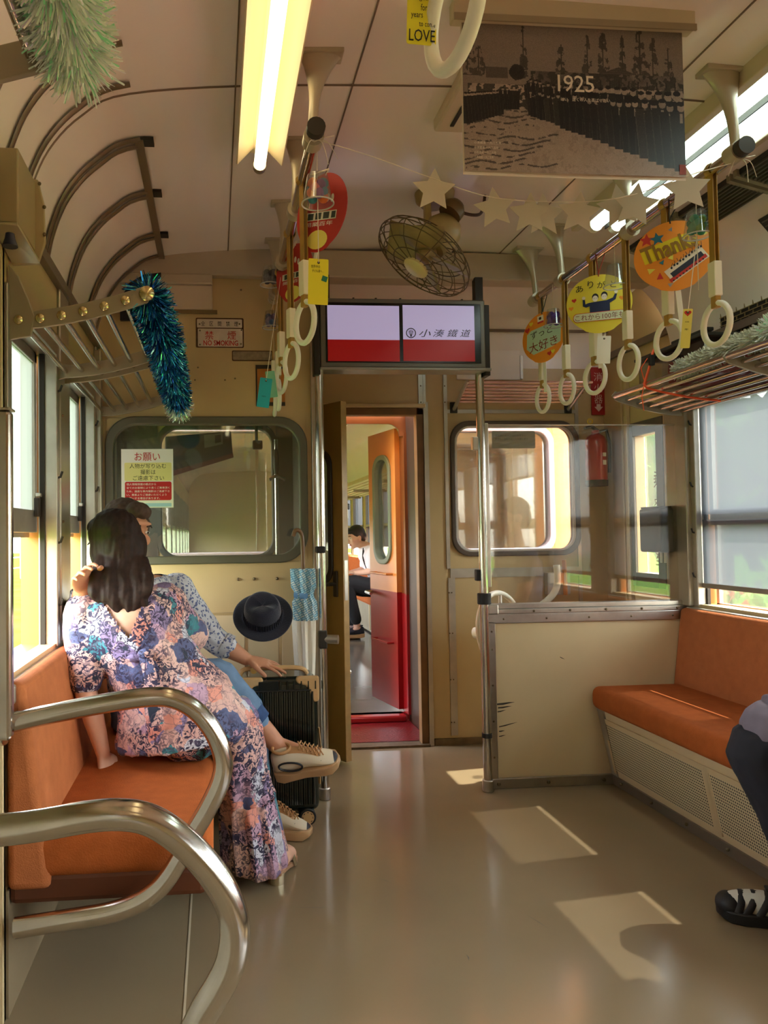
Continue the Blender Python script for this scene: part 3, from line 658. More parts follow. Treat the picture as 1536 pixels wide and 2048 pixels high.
lamp('fluorescent_lamp', 'rear fluorescent lamp on the left ceiling', .155, -2.2, -.9, 2.40, (255, 246, 236), 11.0)
def trough(label, y0, y1, strength):
    t = thing('trough_lamp', label, 'ceiling light', (1.58, (y0 + y1) / 2, 2.38))
    en = mat('lamp_trough', (200, 186, 156), .4)
    MB().box((1.445, y0 - .04, 2.355), (1.475, y1 + .04, 2.41)).build('side_rail', en, t, bevel=.004)
    MB().box((1.665, y0 - .04, 2.33), (1.69, y1 + .04, 2.40)).build('side_rail', en, t, bevel=.004)
    MB().box((1.475, y0, 2.39), (1.665, y1, 2.405)).build('reflector', WHITE, t)
    em = mat('cool_tube', (226, 248, 244), .4, emit=((226, 248, 244), strength))
    for x in (1.525, 1.61):
        MB().cyl((x, y0, 2.368), (x, y1, 2.362), .02, 14).build('tube', em, t, smooth=True)
        for y in (y0, y1): MB().cyl((x, y - .012, 2.365), (x, y + .012, 2.365), .026, 14).build('end_cap', IVORY, t, smooth=True)
    MB().box((1.565, y0, 2.352), (1.570, y1, 2.372)).build('divider', DARKM, t)
trough('bright cool-white twin tube light along the right of the ceiling', 1.62, 2.84, 3.5)
trough('cool-white twin tube light on the right ceiling behind the photographer', .1, 1.36, 12.0)
# ceiling ventilation and cooling
def louvre(label, x0, x1, y0, y1, z0, z1, n=9):
    t = thing('air_grille', label, 'air vent', ((x0 + x1) / 2, (y0 + y1) / 2, z0))
    MB().add([(x0, y0, z1), (x1, y0, z0), (x1, y1, z0), (x0, y1, z1), (x0, y0, z1 + .05), (x1, y0, z0 + .07), (x1, y1, z0 + .07), (x0, y1, z1 + .05)], [(0, 1, 2, 3), (4, 7, 6, 5), (0, 4, 5, 1), (1, 5, 6, 2), (2, 6, 7, 3), (3, 7, 4, 0)]).build('dark_case', mat('grille_dark', (36, 33, 30), .5), t)
    m = MB()
    for i in range(n):
        f = (i + .5) / n; x, z = x0 + (x1 - x0) * f, z1 + (z0 - z1) * f; m.box((x - .0035, y0, z - .006), (x + .0035, y1, z + .002))
    m.build('slats', mat('grille_slat', (104, 98, 86), .45, .4), t, kind='stuff')
    for a, b in ((y0 - .012, y0 + .006), (y1 - .006, y1 + .012)): MB().add([(x0 - .01, a, z1 - .006), (x1 + .01, a, z0 - .008), (x1 + .01, b, z0 - .008), (x0 - .01, b, z1 - .006), (x0 - .01, a, z1 + .05), (x1 + .01, a, z0 + .06), (x1 + .01, b, z0 + .06), (x0 - .01, b, z1 + .05)], [(0, 1, 2, 3), (4, 7, 6, 5), (0, 4, 5, 1), (1, 5, 6, 2), (2, 6, 7, 3), (3, 7, 4, 0)]).build('end_frame', GREYP, t)
for i, w_ in enumerate(('nearest', 'second', 'third', 'farthest')):
    y0 = 1.75 + i * .34; louvre('dark slatted air grille beside the right tube light, %s of the four' % w_, 1.80, 1.93, y0, y0 + .30, 2.325, 2.36)
def cove_vent(label, y0, y1):
    X = 2.045; z = prof_at(X); t = thing('cove_vent', label, 'air vent', mx=Matrix.Translation((X, (y0 + y1) / 2, z)) @ Matrix.Rotation(radians(48), 4, 'Y')); h = (y1 - y0) / 2
    MB().box((-.035, -h, -.010), (.035, h, .004)).build('dark_plate', MATS['grille_dark'], t, local=True)
    for s in (-1, 1): MB().cyl((s * .028, -h - .012, -.012), (s * .028, -h - .012, .002), .007, 8).build('screw', SCREW, t, local=True)
    m = MB()
    for i in range(3): m.box((-.022 + i * .02, -h + .01, -.013), (-.017 + i * .02, h - .01, -.009))
    m.build('slats', MATS['grille_slat'], t, local=True, kind='stuff')
cove_vent('small dark vent low on the right ceiling cove', 2.42, 2.58)
cove_vent('small dark slot on the right ceiling cove, farther from the camera', 2.9, 3.0)
cv = thing('ceiling_vent', 'square cream ceiling vent with slots half hidden by the photo poster', 'air vent', (.86, 2.0, 2.40))
MB().box((.685, 1.80, 2.385), (1.03, 2.235, 2.43)).build('case', mat('vent_cream', (206, 188, 164), .4), cv, bevel=.01)
m = MB()
for i in range(6): m.box((.725 + i * .05, 1.84, 2.381), (.736 + i * .05, 2.19, 2.386))
m.build('slots', DARKM, cv, kind='stuff')
wg = thing('wall_vent', 'black brick-patterned vent grille high on the right wall', 'air vent', (XR, 2.8, 2.0))
MB().box((XR - .012, 2.2, 1.955), (XR, 3.0, 2.045)).build('black_plate', mat('vent_black', (26, 24, 20), .5), wg)
m = MB()
for r in range(6):
    z = 1.955 + r * .018; m.box((XR - .016, 2.2, z - .0015), (XR - .012, 3.0, z + .0015))
    for i in range(17): m.box((XR - .016, 2.2 + i * .048 + (r % 2) * .024, z), (XR - .012, 2.203 + i * .048 + (r % 2) * .024, z + .018))
m.build('grid_bars', mat('vent_bars', (150, 130, 88), .5), wg, kind='stuff')
ac = thing('air_conditioner', 'beige metal box on the upper left wall above the rack, cut by the photo edge', 'wall box', (-.48, 1.85, 1.95))
MB().box((-.505, 1.76, 1.875), (-.446, 1.93, 2.055)).build('case', mat('ac_beige', (156, 138, 100), .4, nz=(5, .08)), ac, bevel=.004)
m = MB().prism([(-.506, 2.065), (-.44, 2.062), (-.425, 2.00), (-.422, 1.90), (-.44, 1.845), (-.506, 1.84)], .012, Matrix.Translation((0, 1.93, 0))); m.build('end_plate', mat('ac_plate', (176, 156, 118), .4), ac, bevel=.003)
m = MB(); m.add([(-.505, 1.76, 1.875), (-.448, 1.76, 1.872), (-.436, 1.93, 1.845), (-.505, 1.93, 1.845), (-.505, 1.76, 1.882), (-.448, 1.76, 1.879), (-.436, 1.93, 1.852), (-.505, 1.93, 1.852)], [(0, 3, 2, 1), (4, 5, 6, 7), (0, 1, 5, 4), (1, 2, 6, 5), (2, 3, 7, 6), (3, 0, 4, 7)]); m.build('sloped_base', mat('ac_base', (186, 172, 140), .3, .2), ac)
m = MB()
for x, z in ((-.436, 2.05), (-.424, 1.99), (-.424, 1.92), (-.445, 1.855)): m.ball((x, 1.929, z), .005, 8, 4)
m.build('screws', SCREW, ac, kind='stuff')
MB().lathe([(.010, 0), (.012, -.012), (.018, -.03), (.0, -.031)], Matrix.Translation((-.462, 1.75, 1.848)), 12).build('drain_nozzle', mat('navy_rubber', (30, 32, 56), .5), ac, smooth=True)
# ================================================================== benches, rails, racks
def perforated(name):
    m = mat(name, (214, 200, 164), .45); t = m.node_tree; b = t.nodes['Principled BSDF']
    tc = t.nodes.new('ShaderNodeTexCoord'); sx = t.nodes.new('ShaderNodeSeparateXYZ'); t.links.new(tc.outputs['Object'], sx.inputs[0])
    def mth(op, a, bb=None):
        n = t.nodes.new('ShaderNodeMath'); n.operation = op
        for i, q in enumerate((a, bb)):
            if q is None: continue
            if isinstance(q, (int, float)): n.inputs[i].default_value = q
            else: t.links.new(q, n.inputs[i])
        return n.outputs[0]
    u = mth('SUBTRACT', mth('FRACT', mth('MULTIPLY', sx.outputs['Y'], 92)), .5); w = mth('SUBTRACT', mth('FRACT', mth('MULTIPLY', sx.outputs['Z'], 92)), .5)
    d = mth('SQRT', mth('ADD', mth('MULTIPLY', u, u), mth('MULTIPLY', w, w))); h = mth('LESS_THAN', d, .33)
    mx = t.nodes.new('ShaderNodeMix'); mx.data_type = 'RGBA'; t.links.new(h, mx.inputs[0]); mx.inputs[6].default_value = (*lin((214, 198, 158)), 1); mx.inputs[7].default_value = (*lin((70, 58, 44)), 1)
    t.links.new(mx.outputs[2], b.inputs['Base Color']); return m
PERF = perforated('perforated_sheet')
def cushion(name, lo, hi, parent, r=.04, puff=.012, front=1):
    """upholstered block: rounded edges, slightly crowned top, front edge rolled over"""
    nx, ny = 8, 18; m = MB(); vs = []; fs = []
    m.box(lo, hi); o = m.build(name, ORANGE, parent, bevel=r, seg=4); 
    for p in o.data.polygons: p.use_smooth = True
    return o
rb = thing('long_bench', 'orange moquette long bench along the right wall behind the cream partition', 'bench', (1.9, 2.2, 0))
cushion('seat_cushion', (1.685, .4, .345), (2.13, 3.292, .448), rb, .035)
m = MB(); m.add([(2.075, .4, .40), (2.16, .4, .40), (2.165, .4, .79), (2.125, .4, .79), (2.075, 3.292, .40), (2.16, 3.292, .40), (2.165, 3.292, .79), (2.125, 3.292, .79)], [(0, 1, 2, 3), (7, 6, 5, 4), (0, 4, 5, 1), (1, 5, 6, 2), (2, 6, 7, 3), (3, 7, 4, 0)])
m.build('backrest', mat('orange_moquette_back', (180, 106, 62), .9, nz=(25, .10), bump=(260, .25), spec=.2), rb, bevel=.02, seg=3, smooth=True)
base = MB()
def slope(m, y0, y1, z0, z1, off, t=.012):
    X = lambda z: 1.79 - (z / .345) * .07 - off
    m.add([(X(z0), y0, z0), (X(z1), y0, z1), (X(z1), y1, z1), (X(z0), y1, z0), (X(z0) + t, y0, z0), (X(z1) + t, y0, z1), (X(z1) + t, y1, z1), (X(z0) + t, y1, z0)], [(0, 1, 2, 3), (4, 7, 6, 5), (0, 4, 5, 1), (1, 5, 6, 2), (2, 6, 7, 3), (3, 7, 4, 0)]); return m
slope(MB(), .4, 3.29, .0, .345, -.004).build('base_panel', CREAM2, rb)
for y0, y1 in ((2.58, 3.24), (1.88, 2.54), (1.18, 1.84)):
    slope(MB(), y0, y1, .075, .285, .001, .004).build('perforated_panel', PERF, rb)
    m = MB(); slope(m, y0 - .03, y1 + .02, .285, .305, .003, .006); slope(m, y0 - .03, y0, .06, .29, .003, .006); slope(m, y1, y1 + .02, .06, .29, .003, .006)
    m.build('panel_frame', CREAM2, rb)
slope(MB(), .4, 3.29, 0, .045, .006, .012).build('kick_strip', mat('kick_strip', (140, 128, 116), .4, .6), rb)
m = MB()
for i in range(12): m.ball((1.772, 3.2 - i * .23, .028), .007, 8, 4)
m.build('screws', SCREW, rb, kind='stuff')
m = MB(); m.add([(1.715, 3.24, .345), (1.79, 3.24, 0), (1.815, 3.24, 0), (1.74, 3.24, .345), (1.715, 3.29, .345), (1.79, 3.29, 0), (1.815, 3.29, 0), (1.74, 3.29, .345)], [(0, 1, 2, 3), (7, 6, 5, 4), (0, 4, 5, 1), (1, 5, 6, 2), (2, 6, 7, 3), (3, 7, 4, 0)]); m.build('end_strip', ALU, rb)

lb = thing('corner_bench', 'short orange bench on the left where the couple sits, ending at the chrome armrest', 'bench', (-.25, 2.6, 0))
cushion('seat_cushion', (-.47, 1.875, .32), (-.012, 3.285, .435), lb, .035)
m = MB(); m.add([(-.508, 1.87, .30), (-.40, 1.87, .30), (-.465, 1.87, .80), (-.508, 1.87, .80), (-.508, 3.285, .30), (-.40, 3.285, .30), (-.465, 3.285, .80), (-.508, 3.285, .80)], [(0, 1, 2, 3), (7, 6, 5, 4), (0, 4, 5, 1), (1, 5, 6, 2), (2, 6, 7, 3), (3, 7, 4, 0)])
m.build('backrest', MATS['orange_moquette_back'], lb, bevel=.02, seg=3, smooth=True)
MB().box((-.505, 1.885, .262), (-.03, 3.28, .335)).build('seat_frame', mat('brown_leatherette', (92, 44, 18), .5, nz=(8, .15)), lb, bevel=.015)
MB().box((-.50, 2.62, 0), (-.10, 3.28, .26)).build('base_box', GREYP, lb)

def armrest(Y, pix, label, back=-.50, base_end=None):
    t = thing('chrome_armrest', label, 'armrest', (-.25, Y, .3))
    P = [atY(x, y, Y) for x, y in pix]
    if P[0].x > back: P = [V((back, Y, P[0].z - .01))] + P
    MB().tube(spline(P, 8), .0235, 18).build('loop_tube', CHROME, t, smooth=True)
    MB().cyl((XL + .005, Y, P[0].z), (XL + .02, Y, P[0].z), .042, 18).build('wall_flange', CHROME, t, smooth=True, bevel=.004)
    return t
armrest(1.82, [(25, 1445), (120, 1424), (220, 1405), (300, 1394), (350, 1398), (395, 1424), (430, 1470), (446, 1520), (441, 1562), (418, 1612), (390, 1660), (365, 1708), (338, 1752), (310, 1783), (270, 1808), (215, 1826), (130, 1840), (30, 1856)], 'chrome loop armrest at the near end of the orange corner bench')
armrest(1.17, [(0, 1660), (80, 1650), (170, 1634), (240, 1629), (300, 1640), (360, 1678), (420, 1740), (458, 1805), (470, 1862), (462, 1920), (440, 1970), (410, 2020), (385, 2070), (362, 2110), (320, 2150), (240, 2180), (100, 2200)], 'nearest large chrome loop armrest, cut off by the bottom of the photo')
MB  # poles -----------------------------------------------------------------
gp = thing('grab_pole', 'short chrome grab post standing on the left armrest at the photo edge', 'pole', (-.47, 1.80, .7))
a, b = atY(6, 1480, 1.79), atY(6, 822, 1.79)
MB().box((a.x - .028, 1.775, a.z), (a.x + .022, 1.81, b.z)).build('post', CHROME, gp, bevel=.01, seg=3)
MB().box((a.x - .03, 1.77, b.z), (a.x + .024, 1.815, b.z + .006)).build('cap', STEEL, gp, bevel=.003)
def pole(label, x, y, z1, r=.019):
    t = thing('grab_pole', label, 'pole', (x, y, 0))
    MB().cyl((x, y, 0.0), (x, y, z1), r, 20).build('tube', CHROME, t, smooth=True)
    MB().cyl((x, y, 0), (x, y, .05), r + .006, 20).build('foot_socket', STEEL, t, smooth=True, bevel=.003)
    return t
PLX, PRX = .463, 1.195
pl = pole('chrome floor pole left of the gangway door, beside the dark suitcase', PLX, 3.26, 2.17)
MB().box((PLX - .033, 3.275, .05), (PLX - .012, 3.30, 2.05)).build('edge_channel', STEEL, pl, bevel=.004)
MB().cyl((PLX, 3.26, .69), (PLX + .065, 3.235, .69), .02, 16).build('door_stop', STEEL, pl, smooth=True)
MB().cbox((PLX, 3.262, .69), (.036, .05, .08)).build('stop_clamp', DARKM, pl, bevel=.006)
MB().cbox((PLX - .005, 3.255, 1.08), (.04, .05, .03)).build('black_clip', BLACK, pl, bevel=.006)
pr = pole('chrome floor pole at the end of the cream partition, right of the gangway door', PRX, 3.27, 2.17)
MB().cyl((PRX, 3.27, .825), (PRX, 3.27, .875), .03, 16).build('clamp', BLACK, pr, smooth=True, bevel=.004)
MB().cyl((PRX, 3.27, .235), (PRX, 3.27, .255), .0225, 14).build('black_tape', BLACK, pr, smooth=True)
MB().box((PRX + .012, 3.285, .90), (PRX + .042, 3.305, 1.64)).build('acrylic_channel', STEEL, pr, bevel=.003)
MB().cbox((PRX - .025, 3.275, 1.545), (.03, .03, .06)).build('acrylic_clip', STEEL, pr, bevel=.004)
MB().cbox((PRX - .024, 3.275, .955), (.024, .03, .05)).build('acrylic_clip', BLACK, pr, bevel=.004)

# cream partition with acrylic screen ---------------------------------------------------
pt = thing('partition_screen', 'cream knee-high partition with steel trims and a clear acrylic sheet above', 'partition', (1.5, 3.32, 0))
x0, x1 = 1.215, 2.165
MB().box((x0, 3.30, .02), (x1, 3.335, .765)).build('panel', mat('partition_cream', (216, 194, 152), .35, nz=(3, .08), coat=.2), pt, bevel=.002)
MB().box((x0, 3.288, .735), (x1, 3.345, .778)).build('top_trim', STEEL, pt, bevel=.003)
MB().box((x0 + .02, 3.285, .778), (x1, 3.35, .80)).build('lower_ledge', STEEL, pt, bevel=.003)
MB().box((x0 + .01, 3.292, .80), (x1, 3.345, .822)).build('upper_ledge', STEEL, pt, bevel=.003)
MB().box((x0, 3.288, .03), (x0 + .036, 3.345, .745)).build('side_trim', STEEL, pt, bevel=.003)
MB().box((x0, 3.286, 0), (1.80, 3.345, .045)).build('bottom_trim', STEEL, pt, bevel=.003)
MB().cbox((x0 + .02, 3.285, .80), (.05, .04, .045)).build('corner_bracket', STEEL, pt, bevel=.006)
MB().box((x0 + .02, 3.313, .822), (x1 - .02, 3.317, 1.635)).build('acrylic_sheet', glass('acrylic', (250, 250, 248), .06, .02), pt)
MB().box((x0 + .02, 3.312, 1.633), (x1 - .02, 3.318, 1.638)).build('acrylic_edge', mat('acrylic_edge', (196, 186, 172), .2), pt)
m = MB()
for i in range(6): m.ball((1.26 + i * .17, 3.284, .789), .006, 8, 4)
for i in range(5): m.ball((1.29 + i * .2, 3.287, .755), .005, 8, 4)
for z in (.14, .30, .46, .62, .70): m.ball((x0 + .018, 3.287, z), .005, 8, 4)
for x in (1.25, 1.48, 1.74): m.ball((x, 3.285, .022), .009, 8, 4)
m.build('screws', SCREW, pt, kind='stuff', smooth=True)
sc2 = MB().use(mat('black_scuff', (52, 44, 36), .7)); 
for (xa, ya, xb, yb, w) in ((994, 1409, 1030, 1404, 5), (996, 1416, 1024, 1412, 4), (995, 1424, 1012, 1420, 3), (998, 1454, 1036, 1444, 3), (998, 1463, 1010, 1461, 3), (998, 1473, 1012, 1470, 2.5), (1120, 1314, 1130, 1319, 2), (1168, 1236, 1180, 1230, 2)):
    a, b = atY(xa, ya, 3.2992), atY(xb, yb, 3.2992); h = V((0, 0, w / 900)); m_ = (a + b) / 2
    sc2.add([a - h * .5, (a * 2 + b) / 3 - h, b, (a + b * 2) / 3 + h * .6, a + h * .8], [(0, 1, 2, 3, 4)])
sc2.build('scuff_marks', None, pt, kind='stuff', fix=False)

# overhead hand rails ----------------------------------------------------------------------
def bracket(m, x, y, z, zt, lean):
    n = 10; pts = []; rad = []
    for i in range(n + 1):
        f = i / n; pts.append(V((x + lean * f ** 1.5, y, z + .02 + (zt - z - .02) * f))); rad.append((.013 + .046 * max(0, f - .30) ** 2 / .49, .011 + .012 * f))
    m.tube(pts, rad, 14, ref=(1, 0, 0)); m.tube([(x, y - .02, z), (x, y + .02, z)], .027, 14)
    return m
CASTM = mat('bracket_paint', (182, 170, 146), .3, .2)
def hand_rail(label, x, z, y0, y1, brs, lean):
    t = thing('overhead_handrail', label, 'handrail', (x, (y0 + y1) / 2, z))
    MB().cyl((x, y0, z), (x, y1, z), .0165, 18).build('rail_tube', CHROME, t, smooth=True)
    for y in (y0 - .004, y1 + .004): MB().cyl((x, y - .012, z), (x, y + .012, z), .024, 16).build('end_cap', CASTM if y > y0 else DARKM, t, smooth=True)
    for y in brs:
        zt = prof_at(x + lean); bracket(MB(), x, y, z, zt, lean).build('bracket', CASTM, t, smooth=True)
        MB().box((x + lean - .062, y - .028, zt - .010), (x + lean + .062, y + .028, zt + .006)).build('bracket_plate', CASTM, t, bevel=.003)
    return t
ZR = 2.18; RXL = atZ(622, 258, ZR); RXR = atZ(1490, 295, ZR)
XRL, XRR = .266, 1.435
hand_rail('left chrome overhead handrail below the yellowish lamp', XRL, ZR, RXL.y, 3.235, (RXL.y + .05, 2.35, 2.80, 3.16), .02)
hand_rail('right chrome overhead handrail carrying the round paper fans', XRR, ZR, RXR.y, 3.22, (RXR.y + .03, 2.44, 2.95, 3.2), -.03)
hand_rail('left overhead handrail nearest the camera, above the frame', XRL, ZR, -.5, 1.15, (.2, 1.0), .035)

# hanging straps -----------------------------------------------------------------------------
BELT = mat('golden_belt', (168, 128, 50), .45, nz=(30, .15))
def strap(x, y, zr, swing, ring_r=.057, sheath=(.22, .32), zc=None, label='', group=None, name='hanging_strap', far=False):
    M = Matrix.Translation((x, y, zr)) @ Matrix.Rotation(swing, 4, 'Z')
    t = thing(name, label, 'strap', mx=M, group=group)
    if zc is not None: d_ = -zc - ring_r - .022; sheath = (d_ - .10, d_)
    m = MB(); m.tube([(.019 * cos(a), 0, .019 * sin(a)) for a in (-.9, -.4, .2, .8, 1.57, 2.3, 2.9, 3.5, 4.04)], (.0018, .0115), 6, ref=None)
    for s in (-1, 1): m.box((s * .006 - .0012 if s > 0 else -.0072, -.0115, -sheath[0] - .01), (s * .006 + .0012 if s > 0 else -.0048, .0115, -.012))
    m.build('belt', BELT, t, local=True)
    MB().box((-.012, -.0155, -sheath[1]), (.012, .0155, -sheath[0])).build('sheath', IVORY, t, local=True, bevel=.003)
    zb = -sheath[1] - .02
    MB().box((-.009, -.011, zb - .014), (.009, .011, zb + .022)).build('buckle', BELT, t, local=True, bevel=.003)
    zc = zb - ring_r - .002
    MB().tube([(0, ring_r * sin(a), zc + ring_r * 1.03 * cos(a)) for a in (2 * pi * i / 32 for i in range(32))], .0085, 10, closed=True, ref=(1, 0, 0)).build('ring', WHITE, t, local=True, smooth=True)
    return t
g1 = 'hanging straps on the right rail'; nm = ['nearest', 'second', 'third', 'fourth', 'fifth', 'farthest']
for i, (px, py, sw) in enumerate(((1433, 648, .0), (1338, 680, .14), (1257, 725, .04), (1190, 755, .18), (1134, 778, .03), (1086, 797, .05))):
    p = atX(px, py, XRR); strap(XRR, p.y, ZR, sw, zc=p.z - ZR, label='white ring strap on the right handrail, %s from the camera' % nm[i], group=g1)
g2 = 'hanging straps on the left rail'
for i, (px, py, sw) in enumerate(((610, 645, .36), (583, 722, .32), (563, 755, .24), (557, 790, .0), (549, 803, -.03))):
    p = atX(px, py, XRL); strap(XRL, p.y, ZR, sw, zc=p.z - ZR, label='white ring strap on the left handrail, %s from the camera' % ['nearest', 'second', 'third', 'fourth', 'farthest'][i], group=g2)
pn = atX(908, 18, XRL); strap(XRL, pn.y, ZR, .16, zc=pn.z - ZR, label='large close-up white strap ring at the top edge of the photo')
nrail = thing('overhead_handrail', 'overhead handrail in the next carriage holding a single strap', 'handrail', (1.25, 7, ZR)); MB().cyl((1.25, 5.6, ZR), (1.25, 13, ZR), .0165, 12).build('rail_tube', CHROME, nrail, smooth=True)
for y_ in (6.4, 9.6, 12.6): bracket(MB(), 1.25, y_, ZR, prof_at(1.25), 0).build('bracket', CASTM, nrail, smooth=True)
strap(1.25, 7.2, ZR, 0, label='single white strap hanging in the next carriage')

# luggage racks -------------------------------------------------------------------------------
def rack(name, label, side, y0, y1, plates, zf=1.76, zr=1.69, deep=.345, n=7, ends=True, tall=False):
    s = 1 if side == 'left' else -1; X = XL if side == 'left' else XR
    t = thing(name, label, 'luggage rack', (X + s * .2, (y0 + y1) / 2, zr))
    pos = [(X + s * (.03 + (deep - .03) * i / (n - 1)), zr + (zf - zr) * (i / (n - 1)) ** 1.6) for i in range(n)]
    for i, (x, z) in enumerate(pos):
        MB().cyl((x, y0, z), (x, y1, z), .0135 if i == n - 1 else .0085, 12).build('rod', CHROME, t, smooth=True)
    for y in plates:
        pts = [(X, zr + .025), (X + s * .06, zr + .02)] + [(x, z + .022) for x, z in pos[1:]] + [(pos[-1][0] + s * .018, pos[-1][1]), (pos[-1][0], pos[-1][1] - .022)] + [(x, z - .022) for x, z in pos[-2::-1]] + [(X, zr - .03)]
        m = MB().prism(pts, .01, Matrix.Translation((0, y, 0))); m.build('bracket_plate', mat('rack_plate', (158, 146, 124), .4, .3), t, bevel=.002)
    return t, pos
t, pos = rack('luggage_rack', 'left luggage rack of chrome rods over the couple, with blue tinsel on it', 'left', 1.90, 3.28, (1.895, 2.48, 2.56, 3.275))
for i, (x, z) in enumerate(pos):
    MB().ball((x, 1.893, z), (.020, .012, .020) if i == len(pos) - 1 else (.0125, .008, .0125), 14, 8).build('rod_knob', mat('polished_knob', (214, 200, 150), .2, 1.0), t, smooth=True)
MB().prism([(-.505, 1.64), (-.45, 1.65), (-.44, 1.70), (-.455, 1.74), (-.48, 1.80), (-.505, 1.83)], .012, Matrix.Translation((0, 1.894, 0))).build('wall_arm', MATS['rack_plate'], t, bevel=.003)
rack('luggage_rack', 'near left luggage rack at the top left corner with pale green tinsel', 'left', -.8, .93, (.925, -.2))
rR, posR = rack('luggage_rack', 'right luggage rack of chrome rods carrying silver tinsel', 'right', .9, 3.26, (3.255, 2.50, 1.7))
cr = thing('luggage_rack', 'small steel rod rack above the end wall window', 'luggage rack', (1.65, 3.85, 1.86))
for i in range(7): MB().cyl((1.32, 3.97 - i * .034, 1.86 + i * .011), (1.985, 3.97 - i * .034, 1.86 + i * .011), .0075, 10).build('rod', mat('pinkish_steel', (216, 180, 165), .25, 1.0), cr, smooth=True)
for x in (1.31, 1.96):
    MB().tube([(x, 3.99, 1.82), (x, 3.76, 1.93)], (.011, .008), 8).build('bracket', STEEL, cr, smooth=True)
    MB().box((x - .02, 3.985, 1.80), (x + .02, 4.0, 1.86)).build('bracket_foot', DARKM, cr, bevel=.003)
# ================================================================== screen, signs, prints
def pyaw(p): return -atan2(p.x, p.y)
tv = thing('twin_screen', 'grey overhead twin information screen showing white over red bands above the gangway', 'screen', (.83, 3.22, 1.87))
a, b = atY(645, 735, 3.22), atY(965, 600, 3.22); TX0, TX1, TZ0, TZ1 = .468, 1.208, a.z, b.z
MB().box((TX0, 3.22, TZ0), (TX1, 3.30, TZ1)).build('housing', mat('screen_housing', (116, 112, 104), .4, .3), tv, bevel=.006)
MB().box((TX0 - .005, 3.205, TZ0 - .012), (TX1 + .02, 3.30, TZ0)).build('lower_ledge', mat('screen_ledge', (150, 146, 138), .35, .4), tv, bevel=.003)
MB().box((TX1 - .035, 3.24, TZ1), (TX1 + .0, 3.28, 2.29)).build('hanger', DARKM, tv)
MB().box((TX0 + .01, 3.24, TZ1), (TX0 + .045, 3.28, 2.29)).build('hanger', DARKM, tv)
MB().box((TX1 - .002, 3.225, TZ0 - .03), (TX1 + .022, 3.30, TZ1 - .02)).build('side_bracket', DARKM, tv, bevel=.003)
MB().box((TX0 - .03, 3.225, TZ0 - .03), (TX0 - .002, 3.30, TZ1 - .02)).build('side_bracket', DARKM, tv, bevel=.003)
MB().box((TX0 + .022, 3.216, TZ0 + .022), (TX1 - .022, 3.22, TZ1 - .02)).build('black_glass', mat('screen_black', (12, 12, 14), .2), tv, bevel=.002)
LAVS = mat('screen_lavender', (176, 166, 205), .3, emit=((176, 166, 205), .30)); REDS = mat('screen_red', (120, 8, 12), .3, emit=((150, 8, 12), .22))
for q, (xa, xb) in enumerate(((656, 798), (807, 948))):
    p0, p1, pm = atY(xa, 722, 3.215), atY(xb, 612, 3.215), atY((xa + xb) / 2, 679.5, 3.215)
    m = MB(); m.use(LAVS).flat([(p0.x, pm.z), (p1.x, pm.z), (p1.x, p1.z), (p0.x, p1.z)], 3.2150); m.use(REDS).flat([(p0.x, p0.z), (p1.x, p0.z), (p1.x, pm.z), (p0.x, pm.z)], 3.2150)
    s_ = m.build('picture', None, tv, fix=False)
INKS = mat('screen_ink', (16, 12, 18), .4)
m = MB(); c = atY(822, 666, 3.2142); k = atY(832, 666, 3.2142).x - c.x
m.ringed([(c.x + k * cos(t), c.z + k * sin(t)) for t in (2 * pi * i / 28 for i in range(28))], [(c.x + .82 * k * cos(t), c.z + .82 * k * sin(t)) for t in (2 * pi * i / 28 for i in range(28))], .0004, Matrix.Translation((0, 3.2142, 0)))
for dx, z0, z1 in ((0, -.05, .62), (-.33, .0, .5), (.33, .0, .5)): m.flat([(c.x + (dx - .08) * k, c.z + z0 * k), (c.x + (dx + .08) * k, c.z + z0 * k), (c.x + (dx + .08) * k, c.z + z1 * k), (c.x + (dx - .08) * k, c.z + z1 * k)], 3.2142)
m.flat([(c.x - .42 * k, c.z - .12 * k), (c.x - .42 * k, c.z - .26 * k), (c.x + .42 * k, c.z - .26 * k), (c.x + .42 * k, c.z - .12 * k)], 3.2142); m.flat([(c.x - .1 * k, c.z - .26 * k), (c.x - .22 * k, c.z - .7 * k), (c.x + .22 * k, c.z - .7 * k), (c.x + .1 * k, c.z - .26 * k)], 3.2142)
for ch, xa, xb in (('小', 838, 861), ('湊', 866, 889), ('鐵', 894, 916), ('道', 920, 942)):
    p0, p1 = atY(xa, 674, 3.2142), atY(xb, 659, 3.2142); put_text(m, ch, p0.x, p0.z, p1.x, p1.z, 3.2142, bold=.03, shear=.28)
m.build('logo_lettering', INKS, tv, fix=False)
m = MB()
for x in (TX0 + .15, TX0 + .25, TX0 + .36, TX1 - .1): m.box((x - .004, 3.23, TZ1), (x + .004, 3.24, TZ1 + .006))
m.build('screws', DARKM, tv, kind='stuff')

